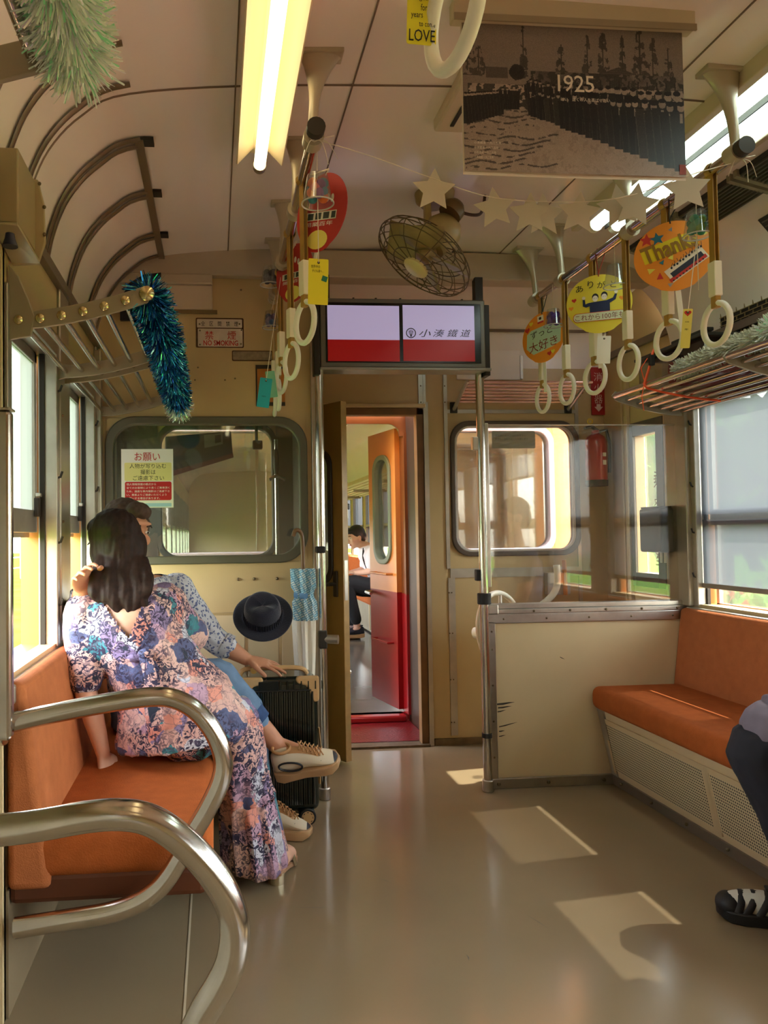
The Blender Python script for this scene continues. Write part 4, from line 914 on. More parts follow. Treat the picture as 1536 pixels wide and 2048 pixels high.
def plate(name, label, cat, px, Y, m, t=.004, r=.004, bevel=0):
    """flat plate fixed to a wall at Y; px = (x0, y0, x1, y1) in the photograph"""
    a, b = atY(px[0], px[3], Y), atY(px[2], px[1], Y); o = thing(name, label, cat, ((a.x + b.x) / 2, Y, (a.z + b.z) / 2))
    MB().prism(rrect(a.x, a.z, b.x, b.z, r), t, Matrix.Translation((0, Y - t, 0))).build('plate', m, o)
    return o, a, b
RUST = mat('rusty_edge', (92, 58, 30), .7, nz=(40, .4)); ENAM = mat('enamel_sign', (214, 196, 178), .35, nz=(16, .2))
sg, a, b = plate('no_smoking_sign', 'enamel sign with red NO SMOKING lettering on the left bulkhead', 'sign', (392, 637, 487, 695), YB, RUST, .004, .006)
y = YB - .0045
for (x0, y0, x1, y1) in ((394, 639, 484, 655), (396, 658, 485, 693)):
    p0, p1 = atY(x0, y1, y), atY(x1, y0, y); MB().prism(rrect(p0.x, p0.z, p1.x, p1.z, .004), .001, Matrix.Translation((0, y - .001, 0))).build('enamel_face', ENAM, sg)
y = YB - .0062
m = MB(); p0, p1 = atY(402, 652, y), atY(476, 643, y); put_text(m, '全　区　間　禁　煙', p0.x, p0.z, p1.x, p1.z, y, bold=.02); m.build('black_lettering', INK, sg, fix=False)
m = MB()
for ch, xa, xb in (('禁', 410, 427), ('煙', 455, 472)): p0, p1 = atY(xa, 679, y), atY(xb, 662, y); put_text(m, ch, p0.x, p0.z, p1.x, p1.z, y, bold=.03)
p0, p1 = atY(407, 691, y), atY(476, 681, y); put_text(m, 'NO SMOKING', p0.x, p0.z, p1.x, p1.z, y, bold=.015); m.build('red_lettering', RED, sg, fix=False)
m = MB()
for (x, yy) in ((399, 648), (479, 648), (400, 689), (482, 688), (400, 661), (483, 660)): p = atY(x, yy, YB - .006); m.ball((p.x, p.y, p.z), .004, 8, 4)
m.build('screws', SCREW, sg, kind='stuff')
bp, a, b = plate('blank_plate', 'blank faded metal nameplate on the left bulkhead, below the no smoking sign', 'plate', (464, 702, 545, 722), YB, RUST, .004, .006)
MB().prism(rrect(a.x + .004, a.z + .004, b.x - .004, b.z - .004, .005), .001, Matrix.Translation((0, YB - .005, 0))).build('faded_face', mat('faded_plate', (150, 132, 108), .5, nz=(60, .3)), bp)
rl, a, b = plate('route_card_holder', 'dark-framed orange card holder behind the left straps', 'sign', (512, 731, 569, 812), YB, mat('orange_card', (190, 116, 40), .5, nz=(20, .15)), .004, .002)
m = MB(); m.box((a.x, YB - .009, b.z - .016), (b.x, YB - .004, b.z)); m.box((a.x, YB - .009, a.z), (b.x, YB - .004, a.z + .016)); m.build('rail', DARKM, rl); MB().box((a.x, YB - .008, a.z), (a.x + .006, YB - .004, b.z)).build('side_rail', DARKM, rl)
# photography notice on the cab window
yn = YB - .014
nt_ = thing('paper_notice', 'white paper notice with red and yellow text blocks on the left cab window', 'notice', (-.28, yn, 1.4))
a, b = atY(243, 1016, yn), atY(346, 898, yn); b = V((b.x, b.y, b.z)); MB().box((a.x, yn - .001, a.z), (b.x, yn, b.z)).build('sheet', PAPER, nt_)
def pxr(x0, y0, x1, y1, Y): p, q = atY(x0, y1, Y), atY(x1, y0, Y); return p.x, p.z, q.x, q.z
y1_ = yn - .0014; y2_ = yn - .0018
MB().flat(rrect(*pxr(249, 925, 343, 962, y1_), .006), y1_).build('yellow_block', mat('pale_yellow_print', (234, 226, 150), .6), nt_, fix=False)
MB().flat(rrect(*pxr(250, 963, 343, 1001, y1_), .008), y1_).build('red_block', RED, nt_, fix=False)
MB().flat(rrect(*pxr(250, 1006, 343, 1014, y1_), .002), y1_).build('blue_block', mat('pale_blue_print', (170, 206, 226), .6), nt_, fix=False)
m = MB(); put_text(m, 'お願い', *pxr(269, 905, 320, 922, y2_), y2_, bold=.02); m.build('red_heading', RED, nt_, fix=False)
m = MB()
for s_, r in (('人物が写り込む', (259, 927, 332, 937)), ('撮影は', (281, 939, 311, 949)), ('ご遠慮下さい', (266, 951, 328, 961))): put_text(m, s_, *pxr(*r, y2_), y2_, bold=.01)
m.build('black_lettering', INK, nt_, fix=False)
m = MB()
for s_, r in (('個人情報保護の観点から', (253, 966, 312, 971)), ('全てのお客様により良くご乗車頂く', (253, 973, 339, 978)), ('ため、過度な車内撮影はご遠慮下さ', (253, 980, 339, 985)), ('い。乗客よりご遠慮いただくよう', (253, 987, 333, 992)), ('お願いする場合があります。', (253, 994, 320, 999))): put_text(m, s_, *pxr(*r, y2_), y2_, bold=.005)
m.build('white_lettering', PAPER, nt_, fix=False)
# notice plate on the right cab window
yv = YE - .02
wn_ = thing('window_label', 'translucent grey label plate at the top of the right end window', 'label', (1.55, yv, 1.68))
MB().prism(rrect(*pxr(984, 862, 1070, 897, yv), .008), .002, Matrix.Translation((0, yv, 0))).build('plate', mat('grey_label', (150, 146, 136), .5), wn_)
m = MB(); put_text(m, '運転席に立入らないで下さい', *pxr(990, 869, 1052, 873, yv - .0006), yv - .0006); put_text(m, '許可なく立ち入ることを禁じます', *pxr(990, 876, 1056, 880, yv - .0006), yv - .0006); m.build('lettering', INK, wn_, fix=False)
# extinguisher and its sign
p = atY(1192, 905, 3.90); FX = min(p.x, XR - .075)
fe = thing('fire_extinguisher', 'red fire extinguisher hung in the corner behind the acrylic screen', 'fire extinguisher', (FX, 3.90, p.z))
zb, zt = atY(1192, 968, 3.9).z, atY(1192, 872, 3.9).z
MB().lathe([(.0, zb - .01), (.052, zb - .01), (.056, zb), (.056, zt - .03), (.045, zt - .005), (.02, zt + .012), (.02, zt + .03), (0, zt + .03)], Matrix.Translation((FX, 3.90, 0)), 24).build('cylinder', mat('extinguisher_red', (176, 30, 40), .3, coat=.3), fe, smooth=True)
MB().lathe([(.057, zb - .012), (.058, zb + .02)], Matrix.Translation((FX, 3.90, 0)), 24).build('base_ring', BLACK, fe)
MB().tube([(FX + .01, 3.9, zt + .03), (FX - .03, 3.885, zt + .05), (FX - .07, 3.88, zt + .04)], (.008, .012), 8).build('lever', BLACK, fe, smooth=True)
MB().tube([(FX, 3.9, zt + .02), (FX + .05, 3.88, zt + .03), (FX + .07, 3.88, zt - .05), (FX + .062, 3.88, zb + .06)], .009, 8).build('hose', BLACK, fe, smooth=True)
MB().tube([(FX - .045 + .014 * cos(t), 3.87, zt + .075 + .014 * sin(t)) for t in (2 * pi * i / 14 for i in range(14))], .003, 6, closed=True).build('yellow_pin_ring', mat('yellow_plastic', (226, 190, 60), .4), fe, smooth=True)
m = MB(); 
for i in range(2): m.box((FX + .008, 3.842, zb + .10 + i * .045), (FX + .026, 3.845, zb + .125 + i * .04))
m.build('label_patch', PAPER, fe)
a, b = atY(1183, 830, 3.99), atY(1208, 735, 3.99)
fs = thing('extinguisher_sign', 'red vertical sign strip with white characters above the fire extinguisher', 'sign', (a.x, 3.99, a.z))
MB().box((a.x, 3.985, a.z), (b.x, 3.99, b.z)).build('plate', mat('sign_red', (170, 36, 34), .4), fs)
m = MB(); W = b.x - a.x; c = (a.x + b.x) / 2
for ch, f in (('消', .80), ('火', .56), ('器', .33)): put_text(m, ch, c - .3 * W, a.z + (b.z - a.z) * (f - .09), c + .3 * W, a.z + (b.z - a.z) * (f + .09), 3.9845, bold=.02)
z0 = a.z + .03; m.flat([(c - .012, z0 + .03), (c - .012, z0 + .015), (c - .025, z0 + .015), (c, z0 - .012), (c + .025, z0 + .015), (c + .012, z0 + .015), (c + .012, z0 + .03)], 3.9845)
m.build('lettering', mat('sign_white', (226, 196, 186), .5), fs, fix=False)
# speaker box on the right corner post
bb = thing('control_box', 'dark grey box on the corner post beside the right window', 'box', (XR, 3.42, 1.15))
MB().box((XR - .10, 3.33, 1.04), (XR - .031, 3.51, 1.25)).build('case', mat('box_grey', (62, 62, 58), .45), bb, bevel=.012, seg=3)
MB().box((XR - .031, 3.36, 1.06), (XR, 3.48, 1.23)).build('back_plate', DARKM, bb); MB().box((XR - .096, 3.35, 1.25), (XR - .03, 3.50, 1.258)).build('lid', mat('box_lid', (48, 46, 44), .5), bb, bevel=.003)
for y_ in (3.38, 3.41): MB().cyl((XR - .05, y_, 1.04), (XR - .05, y_, .99), .006, 8).build('cable_gland', STEEL, bb)
# hand brake
hb = thing('hand_brake_wheel', 'cream spoked hand brake wheel on its stand behind the partition', 'brake wheel', (1.36, 3.72, 0))
c = atY(1003, 1263, 3.70); Mw = Matrix.Translation(c) @ Matrix.Rotation(radians(36), 4, 'Z') @ Matrix.Rotation(radians(-8), 4, 'X')
MB().tube([Mw @ V((.195 * cos(t), 0, .195 * sin(t))) for t in (2 * pi * i / 40 for i in range(40))], .014, 12, closed=True).build('rim', IVORY, hb, smooth=True)
MB().tube([Mw @ V((0, -.02, 0)), Mw @ V((0, .16, 0))], .03, 14).build('hub', IVORY, hb, smooth=True)
for t in (radians(80), radians(200), radians(320)):
    MB().tube([Mw @ V((.02 * cos(t), 0, .02 * sin(t))), Mw @ V((.19 * cos(t), 0, .19 * sin(t)))], (.013, .009), 8).build('spoke', IVORY, hb, smooth=True)
MB().tube([Mw @ V((-.12, -.0, .10)), Mw @ V((-.12, -.07, .10))], .014, 10).build('crank_knob', mat('brown_wood', (132, 76, 36), .5), hb, smooth=True)
MB().lathe([(.10, .012), (.10, .05), (.07, .3), (.055, c.z - .12), (.08, c.z - .05), (.08, c.z + .08), (.03, c.z + .12)], Matrix.Translation((c.x + .09, c.y + .13, 0)), 20).build('stand', CREAM2, hb, smooth=True)
cp = thing('cab_pipe', 'curved cream pipe on the end wall below the right window', 'pipe', (1.75, 3.9, .9))
MB().tube(spline([atY(1113, 1130, 3.9), atY(1115, 1165, 3.9), atY(1105, 1190, 3.9), atY(1080, 1212, 3.9), atY(1050, 1232, 3.9)], 6), .018, 10).build('pipe', IVORY, cp, smooth=True)
MB().tube(spline([atY(1128, 1120, 3.94), atY(1130, 1160, 3.94), atY(1131, 1190, 3.94)], 4), .012, 8).build('thin_pipe', BODY_O, cp, smooth=True)
MB().box((1.80, 3.95, .80), (1.93, 3.995, .92)).build('junction_plate', mat('pale_plate', (184, 182, 178), .4), cp, bevel=.004)
# driver's cab seen through the left window
ck = thing('cab_blind_box', 'dark sun visor box hanging inside the left cab window', 'visor', (0, 3.75, 1.62))
p0, p1, p2, p3 = atY(330, 873, 3.75), atY(462, 862, 3.75), atY(466, 912, 3.75), atY(330, 945, 3.75)
m = MB(); qs = [p0, p1, p2, p3]; m.v = [V(p) for p in qs] + [V(p) + V((.0, .12, .0)) for p in qs]; m.f = [[0, 1, 2, 3], [7, 6, 5, 4]] + [[i, i + 4, (i + 1) % 4 + 4, (i + 1) % 4] for i in range(4)]; m.mi = [0] * 6
m.build('box', mat('visor_dark', (34, 34, 34), .4), ck, bevel=.006)
m = MB(); p = [atY(408, 870, 3.745), atY(445, 866, 3.745), atY(446, 888, 3.745), atY(409, 896, 3.745)]; m.add(p, [(0, 1, 2, 3)]); m.build('instrument_face', mat('instrument_grey', (120, 124, 120), .4), ck)
m = MB(); p = [atY(430, 871, 3.742), atY(442, 869, 3.742), atY(442, 884, 3.742), atY(430, 887, 3.742)]; m.add(p, [(0, 1, 2, 3)]); m.build('dark_window', BLACK, ck)
m = MB(); m.add([atY(330, 946, 3.745), atY(466, 906, 3.745), atY(467, 915, 3.745), atY(330, 957, 3.745)], [(0, 1, 2, 3)]); m.build('red_edge', mat('dull_red', (96, 40, 34), .5), ck)
mc = thing('cab_mirror', 'small dark mirror hanging in the left cab window', 'mirror', (.2, 3.8, 1.6))
p = atY(515, 890, 3.8); MB().cbox((p.x, 3.8, p.z), (.05, .04, .045)).build('mirror_case', BLACK, mc, bevel=.006); MB().cyl((p.x - .005, 3.8, p.z), (p.x - .005, 3.8, 1.80), .008, 8).build('arm', DARKM, mc)
tl_ = thing('cab_valve', 'chrome valve pipe with handle inside the left cab', 'valve', (.30, 3.7, 1.3))
MB().cyl((atY(552, 900, 3.7).x, 3.7, .7), (atY(552, 900, 3.7).x, 3.7, 1.62), .010, 10).build('pipe', CHROME, tl_, smooth=True)
p = atY(552, 925, 3.7); MB().ball((p.x, 3.69, p.z), (.016, .016, .07), 10, 8).build('valve_body', DARKM, tl_, smooth=True); p = atY(552, 960, 3.7); MB().tube([(p.x - .035, 3.68, p.z), (p.x, 3.68, p.z + .02), (p.x + .045, 3.68, p.z)], .009, 8).build('lever', CHROME, tl_, smooth=True)
bx_ = thing('cab_console', 'grey driver console with a white paper behind the left cab window', 'console', (0, 3.8, .9))
MB().box((-.42, 3.55, 0), (.36, 3.97, .98)).build('cabinet', GREYP, bx_, bevel=.02); MB().box((-.02, 3.6, .98), (.16, 3.8, 1.0)).build('paper_stack', PAPER, bx_)

# ------------------------------------------------------------------ poster of a monochrome photograph
def raster(name, W, H, img, parent, M, label=None):
    """flat print: grid of coloured faces"""
    ny, nx, _ = img.shape; m = bpy.data.meshes.new(name)
    xs = np.linspace(0, W, nx + 1); zs = np.linspace(0, H, ny + 1)
    X, Z = np.meshgrid(xs, zs); co = np.stack([X, np.zeros_like(X), Z], -1).reshape(-1, 3)
    i = np.arange(ny)[:, None] * (nx + 1) + np.arange(nx)[None, :]
    f = np.stack([i, i + 1, i + nx + 2, i + nx + 1], -1).reshape(-1, 4)
    m.from_pydata(co.tolist(), [], f.tolist())
    at = m.attributes.new('print', 'FLOAT_COLOR', 'CORNER'); c = np.ones((nx * ny, 4, 4), np.float32)
    lin_ = np.where(img <= .04045, img / 12.92, ((img + .055) / 1.055) ** 2.4); c[:, :, :3] = lin_[::-1].reshape(-1, 1, 3); at.data.foreach_set('color', c.ravel())
    mt = mat('photo_print', (255, 255, 255), .35, attr='print', spec=.4); m.materials.append(mt)
    m.transform(M); return link_mesh(name, m, parent, label)
def paint_crowd(nx=380, ny=258):
    rs = np.random.RandomState(3); yy, xx = np.mgrid[0:ny, 0:nx]; u = xx / nx; v = yy / ny
    g = .43 + .06 * (1 - v) + .03 * rs.rand(ny, nx) - .08 * ((u - .5) ** 2)
    def fbm(sx, sy, seed):
        r = np.random.RandomState(seed); o = np.zeros((ny, nx)); amp = 1
        for k in range(4):
            a = r.rand(int(sy * 2 ** k) + 3, int(sx * 2 ** k) + 3); fy = v * sy * 2 ** k; fx = u * sx * 2 ** k; iy, ix = fy.astype(int), fx.astype(int); ty, tx = fy - iy, fx - ix
            o += amp * (a[iy, ix] * (1 - ty) * (1 - tx) + a[iy + 1, ix] * ty * (1 - tx) + a[iy, ix + 1] * (1 - ty) * tx + a[iy + 1, ix + 1] * ty * tx); amp *= .5
        return o / 1.875
    n1, n2 = fbm(26, 18, 1), fbm(60, 42, 2)
    hz = .36 + .02 * u
    for cx, top, w in ((.27, .06, .03), (.44, .17, .045), (.56, .1, .035), (.63, .08, .05), (.72, .09, .03), (.80, .05, .06), (.86, .1, .045), (.93, .16, .04), (.02, .13, .08), (.07, .2, .05)):      # thin pines
        wd = w * (.25 + .75 * (v - top) / (hz - top + .02)); t = (np.abs(u - cx) < wd * (.5 + .9 * (n2 - .3))) & (v > top) & (v < hz + .03) & (n2 > .5 - .25 * (v - top)); g = np.where(t, .20 + .12 * n1, g)
        g = np.where((np.abs(u - cx) < .003) & (v > top) & (v < hz), .24, g)
    g = np.where((((u - .24) / .035) ** 2 + ((v - .36) / .05) ** 2) < 1 + .5 * (n2 - .5), .10 + .08 * n2, g)
    roof = (v > .30 + .10 * np.abs(u - .70) / .18) & (v < .40) & (np.abs(u - .70) < .18); g = np.where(roof, .26 + .05 * np.sin(v * 500), g)
    low = (v > .345) & (v < .47); g = np.where(low & (u > .30), .20 + .32 * (n2 > .52) * n1, g); g = np.where((v > .33) & (v < .40) & (u < .20) & (u > .10), .30, g)
    for px_ in np.linspace(.53, .96, 11): g = np.where((np.abs(u - px_) < .0025) & (v > .39) & (v < .5), .12, g)
    gl = .50 + .16 * np.clip((v - .5) * 1.2, 0, 1) + .05 * n1; ground = v > (.56 + .02 * np.sin(u * 20)); g = np.where(ground, gl - .05 * (n2 > .62), g)
    for k in range(11):                                               # tree shadows across the square
        c0 = .61 + k * .036; sl = -.10 - .02 * k / 16; d = np.abs(v - (c0 + sl * (u - .15) + .012 * np.sin(u * 30 + k))); ln = u < .42 - .012 * (k % 5) * 3; g = np.where(ground & (d < .004 + .004 * n1) & ln & (n2 > .45), g * .52, g)
    back = (v > .44) & (v < .60) & (u > .02); g = np.where(back & (n2 > .52), .50 + .2 * n1, np.where(back, .15 + .12 * n1, g))
    def person(cx, foot, h, tone=.08):
        nonlocal g
        w = h * .125; hd = (((u - cx) / (h * .038)) ** 2 + ((v - (foot - h * .92)) / (h * .062)) ** 2) < 1
        edge = (np.abs(u - cx) < w * 1.10 * (.6 + .4 * np.clip((foot - v) / h, 0, 1))) & (v < foot) & (v > foot - h * .80); g = np.where(edge, tone + .07 + .08 * n2, g)
        body = (np.abs(u - cx) < w * (.55 + .45 * np.clip((foot - v) / h, 0, 1))) & (v < foot) & (v > foot - h * .86); g = np.where(body, tone + .03 * n2, g); g = np.where(hd, .44 + .22 * n1, g)
        g = np.where((((u - cx) / (h * .040)) ** 2 + ((v - (foot - h * .975)) / (h * .034)) ** 2) < 1, .06, g); g = np.where((np.abs(u - cx) < h * .014) & (v > foot - h * .84) & (v < foot - h * .70) & (rs.rand() < .5), .55, g); g = np.where((np.abs(u - cx) < h * .012) & (v > foot - h * .40) & (v < foot), .15, g)
    for r_ in range(2):
        for i in range(24):
            f = (i / 23) ** 1.45; person(.30 + .68 * f - .016 * (1 - r_) + .010 * (rs.rand() - .5), .63 + .33 * f - .02 * (1 - r_) * (1 - f) - .06 * (1 - r_) + .010 * rs.rand(), .13 + .31 * f + .03 * rs.rand(), .04 + .11 * rs.rand() * (rs.rand() < .7))
    for i in range(12): person(.01 + .014 * i, .70 - .006 * i, .20 - .004 * i, .08)
    for i in range(4): person(.175 + .02 * i, .60, .14, .06)
    g = np.clip(g + .02 * rs.randn(ny, nx), .04, .8)
    return np.stack([g * 1.0, g * .90, g * .80], -1)
YP = 1.72
pa, pb = atY(927, 341, YP), atY(1364, 48, YP); PW, PH = pb.x - pa.x, pb.z - pa.z
po = thing('photo_poster', 'hanging poster of an old black and white crowd photograph with the number 1925', 'poster', mx=frame(pa, 0))
WM[po.name] = po.matrix_basis.copy()
n = 14; sheet = MB()
sheet.v = [V((PW * i / n - .0, .003 + .004 * sin(pi * i / n), z)) for z in (-.008, PH) for i in range(n + 1)]; sheet.f = [[i, i + 1, n + 2 + i, n + 1 + i] for i in range(n)]; sheet.mi = [0] * n
sheet.build('paper_sheet', mat('poster_paper', (222, 212, 190), .4), po, local=True, fix=False)
raster('printed_photograph', PW - .004, PH, paint_crowd(), po, Matrix.Translation((.003, 0, 0)))
def fx(x): return (x - 927) / (1364 - 927) * PW
def fz(y): return (341 - y) / (341 - 48) * PH
m = MB(); v_ = [(1108, 186), (1130, 187), (1156, 188), (1180, 189)]
for ch, x0, x1 in (('1', 1109, 1121), ('9', 1124, 1143), ('2', 1146, 1164), ('5', 1167, 1184)): put_text(m, ch, fx(x0 - 12), fz(187), fx(x1 + 12), fz(156), -.0012, bold=.0, keep=True)
put_text(m, 'はい　遠くの人を喜ばせたい', fx(1118), fz(205), fx(1215), fz(198), -.0012, bold=0)
for i in range(4): put_text(m, '小湊鐵道 一九二五年', fx(948), fz(286 + i * 9 + 5), fx(1000 - i * 5), fz(286 + i * 9), -.0012, bold=0)
m.build('white_lettering', mat('print_white', (224, 212, 190), .5), po, local=True, fix=False)
MB().flat([(fx(1350), fz(337)), (fx(1363), fz(337)), (fx(1363), fz(318)), (fx(1350), fz(318))], -.0012).build('red_stamp', mat('stamp_red', (150, 60, 46), .5), po, local=True, fix=False)
ha, hb_ = atY(903, 44, YP), atY(1381, -8, YP)
ph = thing('poster_holder', 'cream clamp board under the ceiling that holds the old photo poster', 'poster holder', ((ha.x + hb_.x) / 2, YP, ha.z))
MB().box((ha.x, YP - .018, ha.z), (hb_.x, YP + .018, hb_.z)).build('clamp_board', mat('holder_cream', (196, 182, 150), .4, nz=(6, .08)), ph, bevel=.004)
for f in (.12, .88): MB().box((ha.x + (hb_.x - ha.x) * f - .015, YP - .01, hb_.z), (ha.x + (hb_.x - ha.x) * f + .015, YP + .01, 2.42)).build('hanger', ALU, ph)
MB().box((ha.x, YP - .021, ha.z - .006), (hb_.x, YP - .017, ha.z + .01)).build('clamp_lip', mat('holder_lip', (150, 136, 108), .4), ph)

# ------------------------------------------------------------------ ceiling fan
fa = thing('ceiling_fan', 'wire caged ceiling fan in yellowed cream with four blades under the ceiling', 'fan', (.83, 2.72, 2.41))
FANM = mat('fan_yellowed', (178, 158, 104), .4, nz=(12, .25)); WIRE = mat('fan_wire', (98, 80, 50), .45, .3)
MB().lathe([(0, 0), (.075, 0), (.07, -.03), (.05, -.05), (0, -.05)], Matrix.Translation((.835, 2.72, 2.425)), 20).build('ceiling_mount', FANM, fa, smooth=True)
for s in (-.03, .035): MB().box((.835 + s - .012, 2.70, 2.25), (.835 + s + .012, 2.73, 2.39)).build('yoke_arm', FANM, fa, bevel=.004)
MB().tube(spline([(.86, 2.72, 2.40), (.93, 2.7, 2.345), (.99, 2.7, 2.335), (1.02, 2.72, 2.365), (1.03, 2.72, 2.42)], 5), .006, 8).build('supply_cable', mat('cable_brown', (66, 36, 26), .5), fa, smooth=True)
AX = V((-.633, -.037, -.837)).normalized(); HUB = atY(852, 508, 2.70); Mf = Matrix.Translation(HUB) @ AX.to_track_quat('Z', 'Y').to_matrix().to_4x4()
MB().lathe([(0, -.16), (.05, -.155), (.07, -.12), (.072, -.06), (.055, -.03), (.02, -.02), (0, -.02)], Mf, 22).build('motor_housing', FANM, fa, smooth=True)
MB().lathe([(0, -.21), (.03, -.20), (.045, -.18), (.045, -.15), (0, -.15)], Mf @ Matrix.Translation((.05, .02, 0)), 16).build('gear_box', mat('gear_brown', (112, 88, 54), .4, .3), fa, smooth=True)
MB().lathe([(0, -.03), (.032, -.03), (.036, 0), (.03, .025), (0, .03)], Mf, 18).build('blade_hub', FANM, fa, smooth=True)
for k in range(4):
    R = Mf @ Matrix.Rotation(pi / 2 * k + .5, 4, 'Z') @ Matrix.Rotation(.0, 4, 'X'); m = MB(); vs = []
    for i in range(8):
        f = i / 7; r = .03 + .135 * f; w = .022 + .055 * sin(min(1, f * 1.05 + .08) * pi * .62); 
        for j in range(5): q = j / 4 - .5; vs.append(R @ V((r, q * 2 * w, q * 2 * w * .42 + .006)))
    m.add(vs, [(i * 5 + j, i * 5 + j + 1, i * 5 + j + 6, i * 5 + j + 5) for i in range(7) for j in range(4)])
    o = m.build('blade', mat('fan_blade', (164, 144, 92), .4, nz=(10, .3)), fa, smooth=True); so_ = o.modifiers.new('solid', 'SOLIDIFY'); so_.thickness = .0015
for r, h in ((.188, .0), (.195, .018), (.188, .034), (.15, .055), (.10, .064), (.15, -.03), (.10, -.04)):
    MB().tube([Mf @ V((r * cos(t), r * sin(t), h)) for t in (2 * pi * i / 40 for i in range(40))], .0022, 6, closed=True).build('cage_ring', WIRE, fa, smooth=True)
m = MB()
for k in range(16):
    t = 2 * pi * k / 16; pts = [(.04, .064), (.10, .064), (.15, .055), (.188, .034), (.195, .018), (.188, 0), (.15, -.03), (.10, -.04), (.06, -.042)]
    m.tube([Mf @ V((r * cos(t + .5 * (.19 - r)), r * sin(t + .5 * (.19 - r)), h)) for r, h in pts], .0017, 5)
m.build('cage_wires', WIRE, fa, smooth=True, kind='stuff')
MB().lathe([(0, .078), (.042, .077), (.05, .071), (.05, .062), (0, .062)], Mf, 24).build('front_badge', mat('badge_cream', (224, 208, 146), .35, nz=(8, .15)), fa, smooth=True)

# ------------------------------------------------------------------ star garland
sg_ = thing('star_garland', 'string of cream paper stars stretched between the two handrails below the poster', 'garland', (.85, 1.9, 2.0))
STM = mat('star_card', (206, 198, 176), .6); line = []
for i, (x, y, R, ro, dy) in enumerate(((868, 380, 44, .06, 0), (990, 416, 42, -.1, .01), (1060, 427, 42, .05, .0), (1087, 430, 44, .0, .03), (1158, 426, 43, .12, .0), (1240, 412, 44, -.15, .03), (1270, 410, 44, .18, .0), (1374, 378, 46, -.05, 0))):
    Y = 1.87 + dy; p = atY(x, y, Y); r = (atY(x + R, y, Y).x - p.x)
    ph_ = random.uniform(-.25, .25)
    o = MB().prism(star(0, 0, r, .5, ro), .0015, frame(p, pyaw(p) * .3 + ph_)).build('star', STM, sg_)
line = spline([V((XRL + .015, RXL.y + .02, ZR - .02)), atY(740, 312, 1.87), atY(868, 358, 1.87), atY(990, 396, 1.87), atY(1160, 404, 1.87), atY(1272, 388, 1.87), atY(1374, 352, 1.87), V((XRR - .015, RXR.y + .03, ZR - .03))], 6)
MB().tube([p - V((0, .001, 0)) for p in line], .0012, 5).build('string', mat('white_thread', (226, 216, 196), .6), sg_)
for (x, y, z) in ((XRL, RXL.y + .02, ZR), (XRR, RXR.y + .03, ZR)):
    m = MB(); m.tube([(x + .0185 * cos(t), y + .006 * sin(3 * t), z + .0185 * sin(t)) for t in (2 * pi * i / 20 for i in range(20))], .0014, 5, closed=True)
    for a_ in ((.05, -.01, .01), (.06, .0, -.045), (-.03, -.01, -.05), (.035, 0, -.06)): m.tube(spline([V((x, y, z - .018)), V((x + a_[0] * .5, y - .015, z - .02 + a_[2] * .2)), V((x + a_[0], y + a_[1], z - .02 + a_[2]))], 4), .001, 4)
    m.build('knot', MATS['white_thread'], sg_)

# ------------------------------------------------------------------ round paper fans
def uchiwa(label, c, yaw, roll, base, draw, w=.125, h=.118, tie='tie_black', tie_col=(30, 26, 24), zr=ZR, handle=.15, rail=None, hang=True):
    t = thing('round_fan', label, 'fan', mx=frame(c, yaw, 0, roll) @ Matrix.Scale(.90, 4), group=None)
    out = []
    for i in range(44):
        a = 2 * pi * i / 44; k = 1 + .05 * max(0, -sin(a)) * (abs(cos(a)) < .5); out.append((w * cos(a), h * sin(a) * k))
    MB().prism(out, .0022).build('disc', base, t, local=True)
    MB().box((-.009, .0024, -h - handle), (.009, .0055, h * .2)).build('handle', WHITE, t, local=True, bevel=.0015)
    draw(t)
    if hang:
        Mi = t.matrix_basis.inverted(); rl_ = V(rail) if rail else V((XRR, c.y + .01, zr)); top = V((0, 0, h - .008)); q = Mi @ rl_
        m = MB(); m.tube([top + V((0, -.003, 0)), top + V((0, .004, .02)), q + V((-.019, 0, -.004)), q + V((-.012, 0, .016)), q + V((.012, 0, .016)), q + V((.019, 0, -.004)), top + V((.003, .005, .02)), top], .0022, 6)
        m.build('tie', mat(tie, tie_col, .5), t, local=True)
    return t
def deco(t, items, y=-.0006, name='printed_design'):
    m = MB()
    for k, (col, poly) in enumerate(items): m.use(mat('print_%d_%d_%d' % col, col, .6)); m.flat(poly, y - .00012 * k)
    m.build(name, None, t, local=True, fix=False)
def words(t, items, name, m_):
    m = MB()
    for (s_, x0, z0, x1, z1, ro) in items: put_text(m, s_, x0, z0, x1, z1, -.0026, bold=.03, rot=ro)
    m.build(name, m_, t, local=True, fix=False)
YEL, ORG, RD, BL = (236, 218, 60), (240, 150, 40), (204, 50, 42), (30, 110, 140)
def quad(cx, cz, w, h, ro): return [(cx + a * w * cos(ro) - b * h * sin(ro), cz + a * w * sin(ro) + b * h * cos(ro)) for a, b in ((-.5, -.5), (.5, -.5), (.5, .5), (-.5, .5))]
def tri(cx, cz, s, ro): return [(cx + s * cos(ro + a), cz + s * sin(ro + a)) for a in (0, 2.3, 4.0)]
